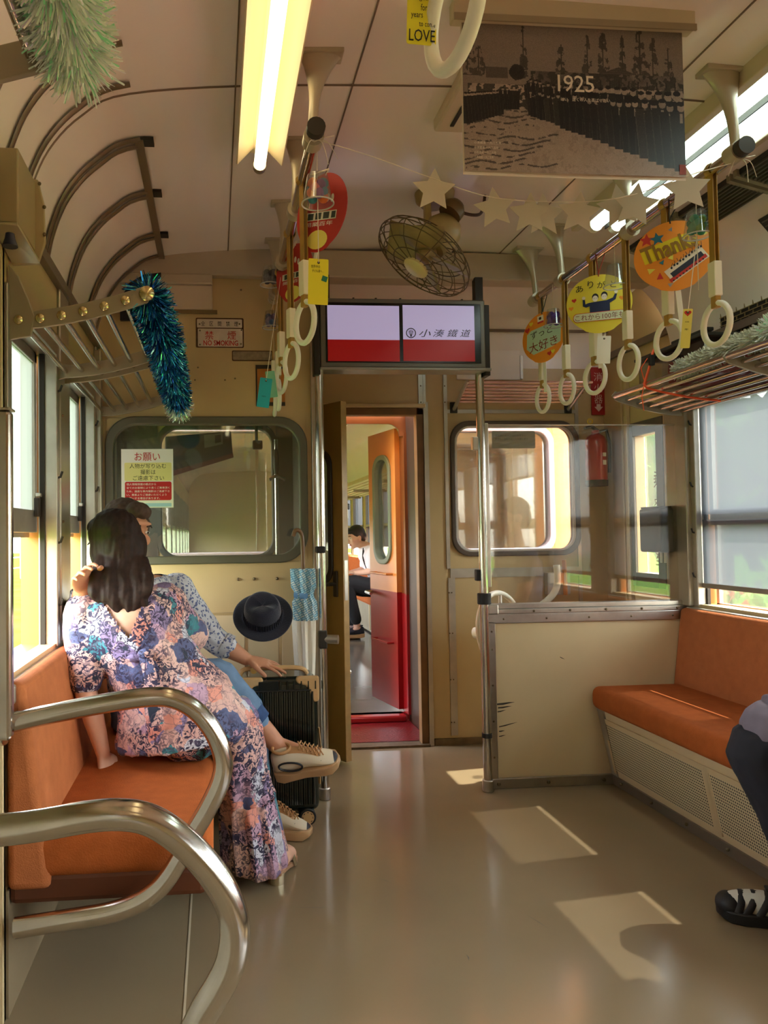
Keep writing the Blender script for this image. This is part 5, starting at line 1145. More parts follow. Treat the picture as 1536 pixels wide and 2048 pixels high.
def draw_thanks(t):
    it = [((236, 214, 30), quad(-.012, .028, .175, .052, .22)), (RD, star(-.078, .068, .024, .45, .1)), (BL, star(-.045, .066, .024, .45, -.1)), ((240, 228, 210), quad(.035, -.040, .135, .050, .52)), (RD, quad(.038, -.055, .135, .013, .52)), ((40, 40, 60), quad(.036, -.041, .115, .018, .52)),
          ((240, 226, 90), tri(-.075, -.04, .014, .2)), (RD, tri(-.05, -.066, .014, 1.5)), (BL, tri(-.038, -.018, .010, .9)), ((240, 226, 90), tri(-.008, -.006, .012, 1)), ((150, 150, 160), tri(.0, .09, .009, 1)), ((240, 226, 90), tri(.10, .055, .01, 2)), ((170, 165, 165), tri(-.02, -.10, .01, .4))]
    for i in range(11): x = -.012 + i * .0095; z = -.058 + i * .0054; it.append(((30, 28, 34), ell(x, z + .014 + .003 * (i % 2), .0035, .0045, 8))); it.append(((36, 36, 46), quad(x + .002, z + .023 + .002 * (i % 3), .0016, .014, .3 * (i % 3 - 1))))
    for i in range(10): it.append(((50, 20, 20), ell(-.010 + i * .0105, -.0885 + i * .006, .003, .003, 8)))
    deco(t, it); words(t, [('Thanks', -.10, -.002, .075, .060, .22)], 'lettering', mat('outline_brown', (150, 110, 26), .6))
def draw_arigato(t):
    it = [(RD, heart(-.095, .020, .010, .15)), (ORG, heart(-.107, -.012, .010, .1)), (ORG, heart(.085, .012, .011, 0)), (BL, heart(.100, -.018, .010, -.3)),
          ((22, 22, 30), ell(-.014, .026, .0125, .0150, 16)), ((22, 22, 30), ell(.020, .030, .0125, .0150, 16)), ((240, 232, 220), ell(-.0145, .0195, .0105, .0125, 16)), ((240, 232, 220), ell(.0195, .0235, .0105, .0125, 16)), ((40, 30, 34), ell(-.018, .021, .0016, .0010, 8)), ((40, 30, 34), ell(-.010, .021, .0016, .0010, 8)), ((40, 30, 34), ell(.016, .025, .0016, .0010, 8)), ((40, 30, 34), ell(.024, .025, .0016, .0010, 8)),
          ((26, 40, 84), [(-.036, -.038), (.040, -.038), (.040, -.004), (.062, .008), (.068, .030), (.060, .032), (.052, .016), (.028, .008), (-.02, .006), (-.040, .004), (-.052, .0), (-.054, .020), (-.062, .020), (-.062, -.008), (-.050, -.014), (-.036, -.010)]),
          ((240, 230, 214), ell(-.058, .026, .007, .007, 10)), ((240, 230, 214), ell(.064, .040, .007, .008, 10)), (RD, rrect(-.100, -.073, .100, -.036, .016)), ((214, 222, 196), rrect(-.098, -.071, .098, -.038, .015))]
    deco(t, it); words(t, [('あ', -.088, .052, -.060, .080, .1), ('り', -.042, .064, -.020, .094, 0), ('が', -.006, .060, .024, .088, -.05), ('と', .044, .058, .066, .084, -.1), ('う', .078, .046, .100, .074, -.2)], 'heading', INK)
    words(t, [('これから100年も', -.092, -.068, .092, -.042, .0)], 'slogan', mat('print_maroon', (120, 40, 30), .6))
def draw_daisuki(t):
    it = [((190, 214, 190), [(-.095, .030), (-.07, .045), (.095, .060), (.105, .02), (.10, -.045), (.06, -.058), (-.06, -.075), (-.10, -.04)]), (RD, heart(-.092, .052, .016, .1)), ((236, 214, 60), heart(-.068, .078, .013, -.1)), (RD, heart(.035, -.088, .014, .2)), ((236, 214, 60), heart(.055, -.083, .012, 0)), ((240, 236, 220), quad(-.01, .088, .036, .034, .05)), (RD, quad(-.01, .073, .036, .009, .05)), ((24, 24, 28), ell(-.012, .092, .008, .007, 10))]
    deco(t, it); words(t, [('ずっと', -.072, .004, .056, .040, .06)], 'heading', mat('print_brown', (70, 44, 30), .6)); words(t, [('大好き', -.084, -.062, .084, -.012, .06)], 'slogan', mat('print_redbrown', (140, 50, 34), .6))
DISC_O, DISC_Y, DISC_R = mat('fan_orange', (238, 146, 36), .55), mat('fan_yellow', (232, 214, 66), .55), mat('fan_red', (188, 44, 40), .5)
XF = XRR - .015
c = atX(1336, 517, XF); c.y -= .03; uchiwa('orange round paper fan reading Thanks on the right handrail', c, pyaw(c) * .75, -.08, DISC_O, draw_thanks)
c = atX(1190, 611, XF); c.y -= .03; uchiwa('yellow round paper fan with two waving men on the right handrail', c, pyaw(c) * .9, 0, DISC_Y, draw_arigato, tie='tie_rust', tie_col=(150, 54, 30))
c = atX(1080, 677, XF); c.y -= .03; uchiwa('small-looking orange and green paper fan farthest along the right handrail', c, pyaw(c) - .70, -.02, DISC_O, draw_daisuki, tie='tie_green', tie_col=(40, 60, 44))
def draw_red(t):
    it = [((240, 226, 110), [(x * 1.0, z) for x, z in ell(0, -.085, .052, .030, 20)]), ((230, 226, 214), quad(.0, -.012, .16, .026, .0)), ((60, 70, 66), quad(-.05, -.012, .03, .02, 0)), ((60, 70, 66), quad(-.01, -.012, .03, .02, 0)), ((60, 70, 66), quad(.03, -.012, .03, .02, 0)), ((60, 70, 66), quad(.066, -.012, .02, .02, 0))]
    it += [((236, 226, 214), ell(-.06 + .022 * i, .050 + .012 * sin(i), .008, .013, 12)) for i in range(6)]; deco(t, it)
    words(t, [('開業百年', -.07, -.044, .07, -.030, 0)], 'lettering', PAPER)
c = atY(642, 424, 2.10); uchiwa('red round fan tilted behind the clear cup on the left handrail', c, -1.02, .26, DISC_R, draw_red, rail=(XRL, 2.12, ZR), tie='tie_white', tie_col=(230, 220, 200))
c = atY(588, 545, 2.78); uchiwa('darker red round fan farther back on the left handrail', c, -1.02, .12, DISC_R, draw_red, rail=(XRL, 2.80, ZR), tie='tie_white', tie_col=(230, 220, 200))

# ------------------------------------------------------------------ cup bells and paper tags
def clear(name, col, a):
    if name in MATS: return MATS[name]
    return glass(name, col, .05, .05, .22)
def cup(label, c, w, hgt, tint, up, inner=None, clap=None):
    r1 = w / 2; r0 = r1 * .70; t = thing('cup_bell', label, 'cup', c)
    M = Matrix.Translation(V(c))
    MB().lathe([(0, hgt), (r0 * .96, hgt), (r0, hgt - .003), (r1, .004), (r1 + .003, .0), (r1 + .003, -.003)], M, 28, caps=False).build('cup_wall', clear('cup_clear', (238, 240, 240), 0), t, smooth=True, fix=False)
    MB().tube([M @ V(((r1 + .002) * cos(a), (r1 + .002) * sin(a), 0)) for a in (2 * pi * i / 28 for i in range(28))], .0022, 6, closed=True).build('rim', mat('cup_rim', (226, 226, 220), .2, alpha=.6), t, smooth=True)
    if inner:
        m = MB(); cols = inner
        for i in range(14):
            m.use(mat('tissue_%d_%d_%d' % cols[i % len(cols)], cols[i % len(cols)], .8)); a = i * 2.4; rr = r0 * .55; f = (i / 14)
            m.ball(V(c) + V((rr * cos(a), rr * sin(a), hgt * (.22 + .52 * f))), r0 * .52, 8, 5)
        m.build('tissue_filling', None, t, smooth=True, fix=False)
    MB().tube([V(c) + V((0, 0, clap if clap else hgt * .2)), V(c) + V((0, 0, hgt)), V(up)], .0012, 5).build('string', MATS['white_thread'], t)
    return t
c = atY(627, 397, 1.90); cup('clear plastic cup bell with rainbow filling near the end of the left handrail', (XRL + .012, 1.93, c.z), .080, .075, None, (XRL + .012, 1.93, ZR - .015), [(220, 110, 50), (60, 130, 150), (120, 70, 140), (200, 90, 110)], -.13)
c = atX(1394, 472, XRR - .02); cup('green tinted cup bell hanging beside the Thanks fan', c, .072, .072, None, (c.x, c.y, ZR - .01), [(60, 150, 120), (50, 130, 110), (110, 160, 60), (60, 150, 130)], -.16)
c = atX(1231, 573, XRR - .02); cup('empty clear cup bell hanging over the yellow paper fan', c, .075, .075, None, (c.x, c.y, ZR - .01), None)
c = atX(1107, 652, XRR - .03); cup('purple cup bell beside the farthest paper fan', c, .072, .068, None, (c.x, c.y, ZR - .01), [(70, 40, 130), (84, 52, 150), (60, 36, 110)])
cup('clear cup bell with dark filling hanging behind the left straps', (XRL - .035, 2.98, atY(545, 570, 2.98).z), .075, .072, None, (XRL, 2.98, ZR - .016), [(90, 90, 96), (60, 60, 70)])
cup('blue filled cup bell farthest along the left handrail', (XRL - .02, 3.14, atY(540, 655, 3.14).z), .070, .068, None, (XRL, 3.14, ZR - .016), [(50, 70, 120), (110, 90, 130), (70, 100, 150)])
def paper_tag(label, px, Y, m_, lines=(), hang=None, yaw=0, roll=0, ink=INK, hole=True, shapes=None):
    a, b = atY(px[0], px[3], Y), atY(px[2], px[1], Y); c = (a + b) / 2; w, h = (b.x - a.x) / 2, (b.z - a.z) / 2
    t = thing('paper_tag', label, 'paper tag', mx=frame(c, yaw, 0, roll))
    MB().prism(rrect(-w, -h, w, h, .003), .0008).build('card', m_, t, local=True)
    if hole: MB().prism(ell(0, h - .010, .0035, .0035, 12), .0005, Matrix.Translation((0, -.0007, 0))).build('eyelet', DARKM, t, local=True)
    if shapes: deco(t, shapes(w, h))
    if lines:
        m = MB()
        for s_, x0, z0, x1, z1 in lines: put_text(m, s_, x0 * w, z0 * h, x1 * w, z1 * h, -.0014, bold=.004)
        m.build('handwriting', ink, t, local=True, fix=False)
    if hang is not None:
        q = t.matrix_basis.inverted() @ V(hang); MB().tube([(0, -.001, h - .010), q], .0012, 5).build('string', MATS['white_thread'], t, local=True)
    return t
YCARD = mat('yellow_card', (236, 222, 44), .6)
paper_tag('yellow message card hanging below the rainbow cup bell', (617, 518, 656, 609), 1.92, YCARD, (('世界中の', -.75, .58, .15, .72), ('子ども達へ…', -.65, .40, .55, .52)), (XRL + .012, 1.93, atY(627, 397, 1.9).z), yaw=.05, roll=.03, shapes=lambda w, h: [((30, 120, 90), quad(w * .62, h * .14, w * .55, h * .24, -.3))])
pn = atY(842, 88, .80)
paper_tag('yellow handwritten card ending in LOVE beside the close-up strap ring', (816, -60, 872, 88), .83, YCARD, (('Together', -.7, .12, .9, .28), ('for 100', -.1, -.12, .95, .06), ('years', -.75, -.36, .05, -.20), ('to come', -.2, -.54, .9, -.42), ('LOVE', -.86, -.94, .9, -.62)), None, roll=.04, hole=False)
TEAL = mat('turquoise_paper', (24, 168, 190), .6)
paper_tag('turquoise paper strip hanging low from the left handrail', (517, 756, 541, 815), 2.7, TEAL, (('大好き', -.4, -.3, .3, -.2),), (XRL, 2.86, ZR - .02), roll=.14)
paper_tag('pale mint paper strip beside the turquoise one on the left', (534, 742, 552, 795), 2.85, mat('mint_paper', (120, 190, 160), .6), (), None, roll=-.12, hole=False)
paper_tag('plain white paper tag under the yellow paper fan', (1196, 672, 1219, 727), 2.62, PAPER, (), atY(1212, 655, 2.64), yaw=-.35, roll=.06)
paper_tag('narrow yellow paper tag below the green cup bell', (1366, 618, 1380, 696), 1.98, mat('pale_yellow_card', (238, 222, 110), .6), (('100', -.4, .3, .4, .36), ('年', -.4, -.1, .4, .0)), (atX(1394, 472, XRR - .02).x, atX(1394, 472, XRR - .02).y, atX(1394, 472, XRR - .02).z), yaw=-.5, roll=.10, shapes=lambda w, h: [(RD, heart(.0, h * .78, w * .8))])

# ------------------------------------------------------------------ luggage and small things
sx0, sx1 = atY(482, 1450, 2.97).x, atY(638, 1450, 2.97).x; sy0, sy1 = 2.97, 3.17; sz0, sz1 = .055, atY(560, 1356, 2.97).z
su = thing('suitcase', 'glossy black-green ribbed suitcase with tan corner guards beside the door pole', 'suitcase', ((sx0 + sx1) / 2, 3.07, 0))
SHELL = mat('suitcase_shell', (12, 26, 24), .16, coat=.5); TAN = mat('tan_leather', (212, 172, 118), .5, nz=(20, .08))
MB().box((sx0, sy0, sz0), (sx1, sy1, sz1)).build('shell', SHELL, su, bevel=.028, seg=4)
for i in range(15):
    x = sx0 + .025 + (sx1 - sx0 - .05) * i / 14; MB().tube([(x, sy0 - .001, sz0 + .03), (x, sy0 - .001, sz1 - .055)], .0055, 6).build('rib', SHELL, su, smooth=True)
MB().box((sx0 + .01, sy0 - .006, sz1 - .052), (sx1 - .03, sy0 + .01, sz1 - .048)).build('seam', BLACK, su)
for i in range(9): x = sx0 + .10 + i * .028; MB().tube([(x, sy0 - .002, sz1 - .046), (x, sy0 - .001, sz1 - .014)], .004, 6).build('top_rib', SHELL, su, smooth=True)
MB().box((sx0 + .07, sy0 - .006, sz1 - .050), (sx0 + .15, sy0 + .005, sz1 - .012)).build('name_plate', mat('dark_plate', (26, 34, 34), .3, .5), su, bevel=.003)
for s, xe in ((1, sx1), (-1, sx0)):
    for zt, up in ((sz1, 1),):
        pts = [(0, 0), (-.085, 0), (-.095, -.012), (-.085, -.028), (-.055, -.036), (-.038, -.055), (-.030, -.092), (-.016, -.104), (0, -.095)]
        pl_ = [(xe + s * (x + .003), zt + up * (z + .003)) for x, z in pts]
        MB().prism(pl_, .03, Matrix.Translation((0, sy0 - .004, 0))).build('corner_guard', TAN, su, bevel=.008, seg=3)
MB().tube([(sx1 + .003, sy0 + .03, sz0 + .10), (sx1 + .012, sy0 + .03, sz0 + .2), (sx1 + .003, sy0 + .03, sz0 + .32)], (.004, .012), 8).build('side_handle', TAN, su, smooth=True)
hz_ = atY(520, 1345, 2.99).z
MB().tube(spline([(sx0 + .0, 3.03, sz1 + .004), (sx0 + .02, 3.03, hz_ + .006), (sx0 + .10, 3.03, hz_ + .010), (sx0 + .24, 3.03, hz_ + .006), (sx0 + .27, 3.03, sz1 + .002)], 6), (.010, .014), 10).build('top_handle', TAN, su, smooth=True)
MB().cyl((sx0 + .055, 3.015, hz_ + .004), (sx0 + .055, 3.045, hz_ + .004), .014, 12).build('handle_buckle', mat('brass', (206, 176, 110), .3, 1.0), su, smooth=True)
tz = .845
for x in (atY(493, 1300, 3.15).x, atY(561, 1300, 3.15).x):
    MB().box((x - .009, 3.145, sz1 - .02), (x + .009, 3.157, tz)).build('telescopic_tube', mat('tube_champagne', (196, 178, 146), .3, .8), su, bevel=.003)
MB().box((atY(488, 1300, 3.15).x, 3.138, tz - .012), (atY(566, 1300, 3.15).x, 3.165, tz + .014)).build('pull_grip', BLACK, su, bevel=.008, seg=3)
for x in (sx0 + .05, sx1 - .05):
    for y in (sy0 + .03, sy1 - .03):
        MB().box((x - .026, y - .022, .038), (x + .026, y + .022, sz0 + .01)).build('wheel_fork', BLACK, su, bevel=.006)
        wf = MB().cyl((x - .0, y - .034, .034), (x, y + .006, .034), .034, 24); w_ = wf.build('wheel', BLACK, su, smooth=True, bevel=.004)
        MB().lathe([(0, 0), (.024, 0), (.025, .003), (0, .003)], Matrix.Translation((x, y - .034, .034)) @ Matrix.Rotation(pi / 2, 4, 'X'), 24).build('wheel_cap', TAN, w_)
        m = MB()
        for k in range(8): a = 2 * pi * k / 8; m.cbox((0, 0, 0), (.008, .001, .0025), Matrix.Translation((x + .020 * cos(a), y - .0375, .034 + .020 * sin(a))) @ Matrix.Rotation(-a + pi / 2, 4, 'Y'))
        m.build('cap_slots', BLACK, w_)
# hat
hc = atY(526, 1236, 3.10); NAVY = mat('navy_felt', (17, 21, 42), .8, bump=(200, .25), sheen=.3)
Mh = Matrix.Translation(hc) @ Matrix.Rotation(radians(-6), 4, 'Y') @ Matrix.Rotation(radians(44), 4, 'X')
ht = thing('fedora_hat', 'navy felt hat with ribbed band hooked over the suitcase pull handle', 'hat', mx=Mh)
prof_ = [(.0, .0), (.082, .0), (.125, .004), (.130, .008), (.127, .013), (.090, .012), (.083, .016), (.080, .050), (.074, .082), (.062, .098), (.035, .096), (0, .082)]
m = MB(); n_ = 40; k = len(prof_); vs = []
for (r, z) in prof_:
    for j in range(n_):
        a = 2 * pi * j / n_; pinch = 1 - .10 * max(0, (z - .05) / .05) * (abs(sin(a)) ** 3); zz = z - (.02 * max(0, (z - .06) / .04) * max(0, cos(2 * a)) * .8 if r < .07 else 0) - .008 * (abs(cos(a)) ** 2) * (r > .1) * -1
        vs.append(V((r * cos(a) * .96 * pinch, r * sin(a) * 1.0, zz)))
m.add(vs, [(i * n_ + j, i * n_ + (j + 1) % n_, (i + 1) * n_ + (j + 1) % n_, (i + 1) * n_ + j) for i in range(k - 1) for j in range(n_)])
o = m.build('felt_body', NAVY, ht, local=True, smooth=True); sb = o.modifiers.new('sub', 'SUBSURF'); sb.levels = 1; sb.render_levels = 2
m = MB()
for j in range(48):
    a = 2 * pi * j / 48; m.tube([(.0835 * cos(a) * .96, .0835 * sin(a), .014), (.0815 * cos(a) * .96, .0815 * sin(a), .044)], .0038, 5)
m.build('ribbed_band', mat('navy_band', (12, 14, 30), .7), ht, local=True, smooth=True)
# umbrella
um = thing('folded_umbrella', 'folded white umbrella with blue checked border standing behind the suitcase', 'umbrella', (.385, 3.215, 0))
UMW = mat('umbrella_white', (232, 226, 210), .7)
def umb(z0, z1, m_, nm, check=False):
    vs = []; N = 36; K = 14; m = MB()
    for i in range(K + 1):
        f = i / K; z = z0 + (z1 - z0) * f; r = .012 + .036 * min(1, ((z - .05) / .75)) ** .8
        if z > .86: r *= 1 - .45 * sin(min(1, (z - .86) / .06) * pi) * .6
        for j in range(N): a = 2 * pi * j / N; rr = r * (1 + .16 * sin(9 * a + z * 5)); vs.append(V((.385 - .01 * f + rr * cos(a), 3.215 + rr * sin(a) * .9, z)))
    m.add(vs, [(i * N + j, i * N + (j + 1) % N, (i + 1) * N + (j + 1) % N, (i + 1) * N + j) for i in range(K) for j in range(N)]); return m.build(nm, m_, um, smooth=True)
umb(.06, .78, UMW, 'white_canopy')
ck_ = mat('umbrella_check', (150, 196, 214), .7); t_ = ck_.node_tree; br = t_.nodes.new('ShaderNodeTexBrick'); br.inputs['Scale'].default_value = 28; br.inputs['Color1'].default_value = (*lin((150, 200, 216)), 1); br.inputs['Color2'].default_value = (*lin((214, 220, 208)), 1); br.inputs['Mortar'].default_value = (*lin((96, 150, 180)), 1); br.inputs['Mortar Size'].default_value = .05; br.offset = 0
tc_ = t_.nodes.new('ShaderNodeTexCoord'); sp_ = t_.nodes.new('ShaderNodeMapping'); sp_.inputs['Rotation'].default_value = (pi / 2, 0, .5); t_.links.new(tc_.outputs['Object'], sp_.inputs[0]); t_.links.new(sp_.outputs[0], br.inputs['Vector']); t_.links.new(br.outputs['Color'], t_.nodes['Principled BSDF'].inputs['Base Color'])
umb(.78, 1.0, ck_, 'checked_border')
MB().cyl((.385, 3.215, .004), (.384, 3.215, .07), .006, 8).build('tip', DARKM, um); MB().tube([(.374, 3.173, .885), (.335, 3.21, .888), (.374, 3.255, .885), (.418, 3.21, .885)], (.012, .002), 6, closed=True, ref=(0, 0, 1)).build('strap', mat('strap_blue', (70, 120, 160), .6), um)
MB().tube(spline([(.376, 3.215, .98), (.375, 3.215, 1.12), (.365, 3.215, 1.16), (.345, 3.21, 1.165), (.335, 3.21, 1.14)], 5), .009, 10).build('crook_handle', mat('handle_wood', (120, 84, 50), .4), um, smooth=True)
# things on the right rack
bxx = thing('storage_box', 'clear plastic storage box with red contents on the right luggage rack', 'storage box', (1.98, 2.98, 1.77))
MB().box((1.90, 2.74, 1.752), (2.14, 3.20, 1.90)).build('box_wall', glass('box_plastic', (232, 232, 226), .08, .12), bxx, bevel=.015); MB().box((1.92, 2.76, 1.756), (2.12, 3.02, 1.86)).build('red_contents', mat('red_cloth', (170, 40, 50), .7), bxx, bevel=.02)
MB().box((1.89, 2.73, 1.90), (2.15, 3.21, 1.915)).build('lid', glass('box_lid', (226, 226, 220), .1, .3), bxx, bevel=.004); MB().box((1.90, 2.72, 1.915), (1.93, 2.95, 1.93)).build('black_handle', BLACK, bxx, bevel=.004)
rp = thing('orange_strap', 'orange cord with black clip tied round the right luggage rack', 'cord', (1.85, 2.9, 1.75))
OR_ = mat('orange_cord', (244, 90, 40), .5); f0, f1 = posR[-1], posR[0]
yA = 3.0; rows = [V((x, yA - .10 * (len(posR) - 1 - i) / 6, z + (-.016 if i % 1 == 0 else 0))) for i, (x, z) in enumerate(posR)][::-1]
MB().tube([V((posR[-1][0] - .016, yA, posR[-1][1]))] + rows[:6], .005, 8).build('cord', OR_, rp, smooth=True)
p0 = V((posR[-1][0] - .016, yA, posR[-1][1])); MB().tube([p0, p0 + V((.025, -.01, .09)), p0 + V((.035, -.01, .13)), p0 + V((.05, -.01, .16))], (.006, .003), 8).build('upper_loop', OR_, rp, smooth=True); MB().cbox(p0 + V((.027, -.015, .10)), (.022, .018, .045)).build('clip', BLACK, rp, bevel=.004)
MB().tube([p0, p0 + V((-.012, 0, -.05)), p0 + V((-.004, 0, -.11))], .0018, 6).build('loose_end', OR_, rp); MB().tube([p0 + V((0, .0, .02)), p0 + V((-.012, 0, .07)), p0 + V((.012, -.01, .11))], .0018, 6).build('loose_end', OR_, rp)

# ------------------------------------------------------------------ tinsel garlands
def tinsel_mat(name, rough=.18, metal=.8):
    m = mat(name, (255, 255, 255), rough, metal, attr='tint'); return m
def tinsel(label, pts, R, n, palette, seed, tail=None, film=False, w=.0017, name='tinsel_garland'):
    rs = random.Random(seed); pts = spline(pts, 10); t = thing(name, label, 'tinsel', pts[0]); M = wm(t).inverted()
    L = [0]; 
    for a, b in zip(pts, pts[1:]): L.append(L[-1] + (b - a).length)
    vs, fs, cs = [], [], []
    for _ in range(n):
        s = rs.random() * L[-1]; i = max(k for k in range(len(L) - 1) if L[k] <= s); f = (s - L[i]) / max(1e-6, L[i + 1] - L[i]); p = pts[i].lerp(pts[i + 1], f); T = (pts[i + 1] - pts[i]).normalized()
        d = V((rs.gauss(0, 1), rs.gauss(0, 1), rs.gauss(0, 1))); d -= T * d.dot(T) * .75; d.normalize(); r = R * rs.uniform(.65, 1.08); e = p + d * r + V((0, 0, -.04 * r)); mid = p + d * r * .55 + V((rs.gauss(0, .05), rs.gauss(0, .05), rs.gauss(0, .05))) * r
        q = d.cross(V((rs.gauss(0, 1), rs.gauss(0, 1), rs.gauss(0, 1)))); q.normalize(); q *= w * rs.uniform(.7, 1.5); c = rs.choice(tail if tail and s / L[-1] > .87 else palette)
        k = len(vs); vs += [M @ v for v in (p - q * .4, p + q * .4, mid + q, mid - q, e + q * .6, e - q * .6)]; fs += [(k, k + 1, k + 2, k + 3), (k + 3, k + 2, k + 4, k + 5)]; cs += [lin(c)] * 8
    me = bpy.data.meshes.new('strands'); me.from_pydata(vs, [], fs); at = me.attributes.new('tint', 'FLOAT_COLOR', 'CORNER'); arr = np.ones((len(cs), 4), np.float32); arr[:, :3] = cs; at.data.foreach_set('color', arr.ravel()); me.materials.append(mat('tinsel_film', (255, 255, 255), .2, .0, attr='tint', spec=1.0, coat=.6) if film else tinsel_mat('tinsel_foil')); o = link_mesh('strands', me, t); o['kind'] = 'stuff'
    MB().tube(pts, .003, 6).build('core_wire', mat('core_grey', (90, 96, 90), .5), t)
fx_ = XL + .345; fz_ = 1.76
BLUES = [(30, 90, 170), (20, 60, 130), (40, 150, 190), (16, 40, 96), (60, 190, 200), (20, 110, 160), (120, 210, 225), (30, 120, 210)]  # the palest cyans put the foil's glints into the strand colour
PALE = [(246, 248, 240), (226, 246, 230), (250, 250, 246), (234, 242, 236), (170, 246, 196), (252, 252, 248), (236, 230, 246), (240, 246, 232)]
tinsel('blue tinsel garland wound along the left rack with a pale green tail', [(fx_, 1.91, fz_ + .01), (fx_ + .02, 2.2, fz_ - .035), (fx_ + .02, 2.6, fz_ - .05), (fx_ + .02, 2.95, fz_ - .06), (fx_ + .02, 3.20, fz_ - .075)], .063, 9000, BLUES, 1, PALE)
tinsel('pale green iridescent tinsel hanging at the top left corner', [(fx_ + .01, .25, fz_ + .01), (fx_ + .0, .6, fz_ + .01), (fx_ - .002, .95, fz_ - .01)], .058, 10000, PALE, 2, None, True, w=.0013)
SILV = [(226, 222, 206), (240, 236, 222), (190, 186, 164), (206, 204, 184), (246, 244, 236)]
pr_ = posR[-1]
tinsel('silver tinsel garland lying along the right rack', [(pr_[0] + .05, 2.86, pr_[1] + .03), (pr_[0] + .05, 2.6, pr_[1] + .045), (pr_[0] + .05, 2.34, pr_[1] + .045)], .046, 5200, SILV, 3, None, True, w=.0022)
tinsel('pale iridescent tinsel continuing nearer along the right rack', [(pr_[0] + .05, 2.36, pr_[1] + .05), (pr_[0] + .04, 2.1, pr_[1] + .06), (pr_[0] + .04, 1.8, pr_[1] + .06)], .065, 6000, PALE + SILV + [(200, 180, 176)], 4, None, True)
# ================================================================== people
def fuse(m, name, mt, parent, voxel=.006, smooth=4, cut=None, kind=None, label=None, disp=None):
    """melt the overlapping closed shapes of m into one continuous surface"""
    me = bpy.data.meshes.new('melt'); iv = wm(parent).inverted(); me.from_pydata([tuple(iv @ p) for p in m.v], [], m.f)
    b = bmesh.new(); b.from_mesh(me); bmesh.ops.recalc_face_normals(b, faces=b.faces); b.to_mesh(me); b.free()
    o = bpy.data.objects.new('melt', me); COL.objects.link(o)
    r = o.modifiers.new('r', 'REMESH'); r.mode = 'VOXEL'; r.voxel_size = voxel
    if smooth: s = o.modifiers.new('s', 'SMOOTH'); s.factor = .5; s.iterations = smooth
    bpy.context.view_layer.update()
    out = bpy.data.meshes.new_from_object(o.evaluated_get(bpy.context.evaluated_depsgraph_get())); out.name = name
    bpy.data.objects.remove(o); bpy.data.meshes.remove(me)
    if disp:
        fwd = wm(parent); nr = [v.normal.copy() for v in out.vertices]; co = [v.co + n_ * disp(fwd @ v.co) for v, n_ in zip(out.vertices, nr)]
        out.vertices.foreach_set('co', [q for p_ in co for q in p_])
    if cut:
        b = bmesh.new(); b.from_mesh(out); fwd = wm(parent)
        bmesh.ops.delete(b, geom=[f for f in b.faces if cut(fwd @ f.calc_center_median(), f.normal)], context='FACES'); b.to_mesh(out); b.free()
    out.materials.clear(); out.materials.append(mt); out.polygons.foreach_set('use_smooth', [True] * len(out.polygons)); out.update()
    q = link_mesh(name, out, parent, label)
    if kind: q['kind'] = kind
    return q
def limb(m, pts, k=5, n=14, ref=None):
    """tapered limb: pts = [(point, radius or (a, b)), ...], rounded at both ends"""
    P = spline([p for p, _ in pts], k); R = []
    q = [(r if isinstance(r, tuple) else (r, r)) for _, r in pts]
    for i in range(len(q) - 1):
        for j in range(k): f = j / k; f = f * f * (3 - 2 * f); R.append((q[i][0] * (1 - f) + q[i + 1][0] * f, q[i][1] * (1 - f) + q[i + 1][1] * f))
    R.append(q[-1]); m.tube(P, R, n, ref=ref)
    for p, r in ((P[0], R[0]), (P[-1], R[-1])): m.ball(p, min(r) * .98, 10, 7)
    return m
def basis(fwd, up):
    f = V(fwd).normalized(); u = V(up) - f * V(up).dot(f); u.normalize(); r = f.cross(u); return Matrix((r, f, u)).transposed()     # x right, y forward, z up
def head(m, c, B, s=1.0):
    c = V(c); M = B.to_4x4(); q = lambda x, y, z: c + B @ (V((x, y, z)) * s)
    m.ball(c + B @ V((0, -.008, .022)) * s, [.074 * s, .094 * s, .094 * s], 20, 14, M); m.ball(q(0, .028, -.045), [.056 * s, .062 * s, .066 * s], 18, 12, M)
    m.ball(q(0, .055, -.095), [.028 * s, .026 * s, .022 * s], 12, 8, M)
    m.tube([q(0, .082, .012), q(0, .100, -.018), q(0, .108, -.030)], [.008 * s, .012 * s, .013 * s], 8); m.ball(q(0, .098, -.034), [.017 * s, .013 * s, .010 * s], 10, 6, M)
    m.ball(q(0, .083, .040), [.048 * s, .014 * s, .012 * s], 12, 6, M)
    for e in (-1, 1):
        m.ball(q(e * .075, -.008, -.008), [.011 * s, .020 * s, .032 * s], 10, 8, M); m.ball(q(e * .040, .066, -.022), [.022 * s, .018 * s, .022 * s], 10, 6, M)
def face_parts(t, c, B, s=1.0):
    c = V(c); q = lambda x, y, z: c + B @ (V((x, y, z)) * s); M = B.to_4x4()
    for e in (-1, 1):
        MB().ball(q(e * .032, .079, .008), [.012 * s, .006 * s, .0065 * s], 12, 8, M).build('eye', mat('eye_white', (226, 220, 212), .3), t, smooth=True)
        MB().ball(q(e * .032, .0845, .008), [.0048 * s, .0025 * s, .0052 * s], 10, 6, M).build('iris', mat('eye_dark', (34, 22, 16), .2), t, smooth=True)
        MB().tube([q(e * .016, .092, .030), q(e * .034, .091, .035), q(e * .052, .080, .028)], [.003 * s, .0036 * s, .002 * s], 6).build('eyebrow', mat('brow_hair', (44, 30, 24), .8), t, smooth=True)
    MB().ball(q(0, .086, -.066), [.024 * s, .010 * s, .008 * s], 12, 6, M).build('lips', mat('lips', (176, 96, 88), .5), t, smooth=True)
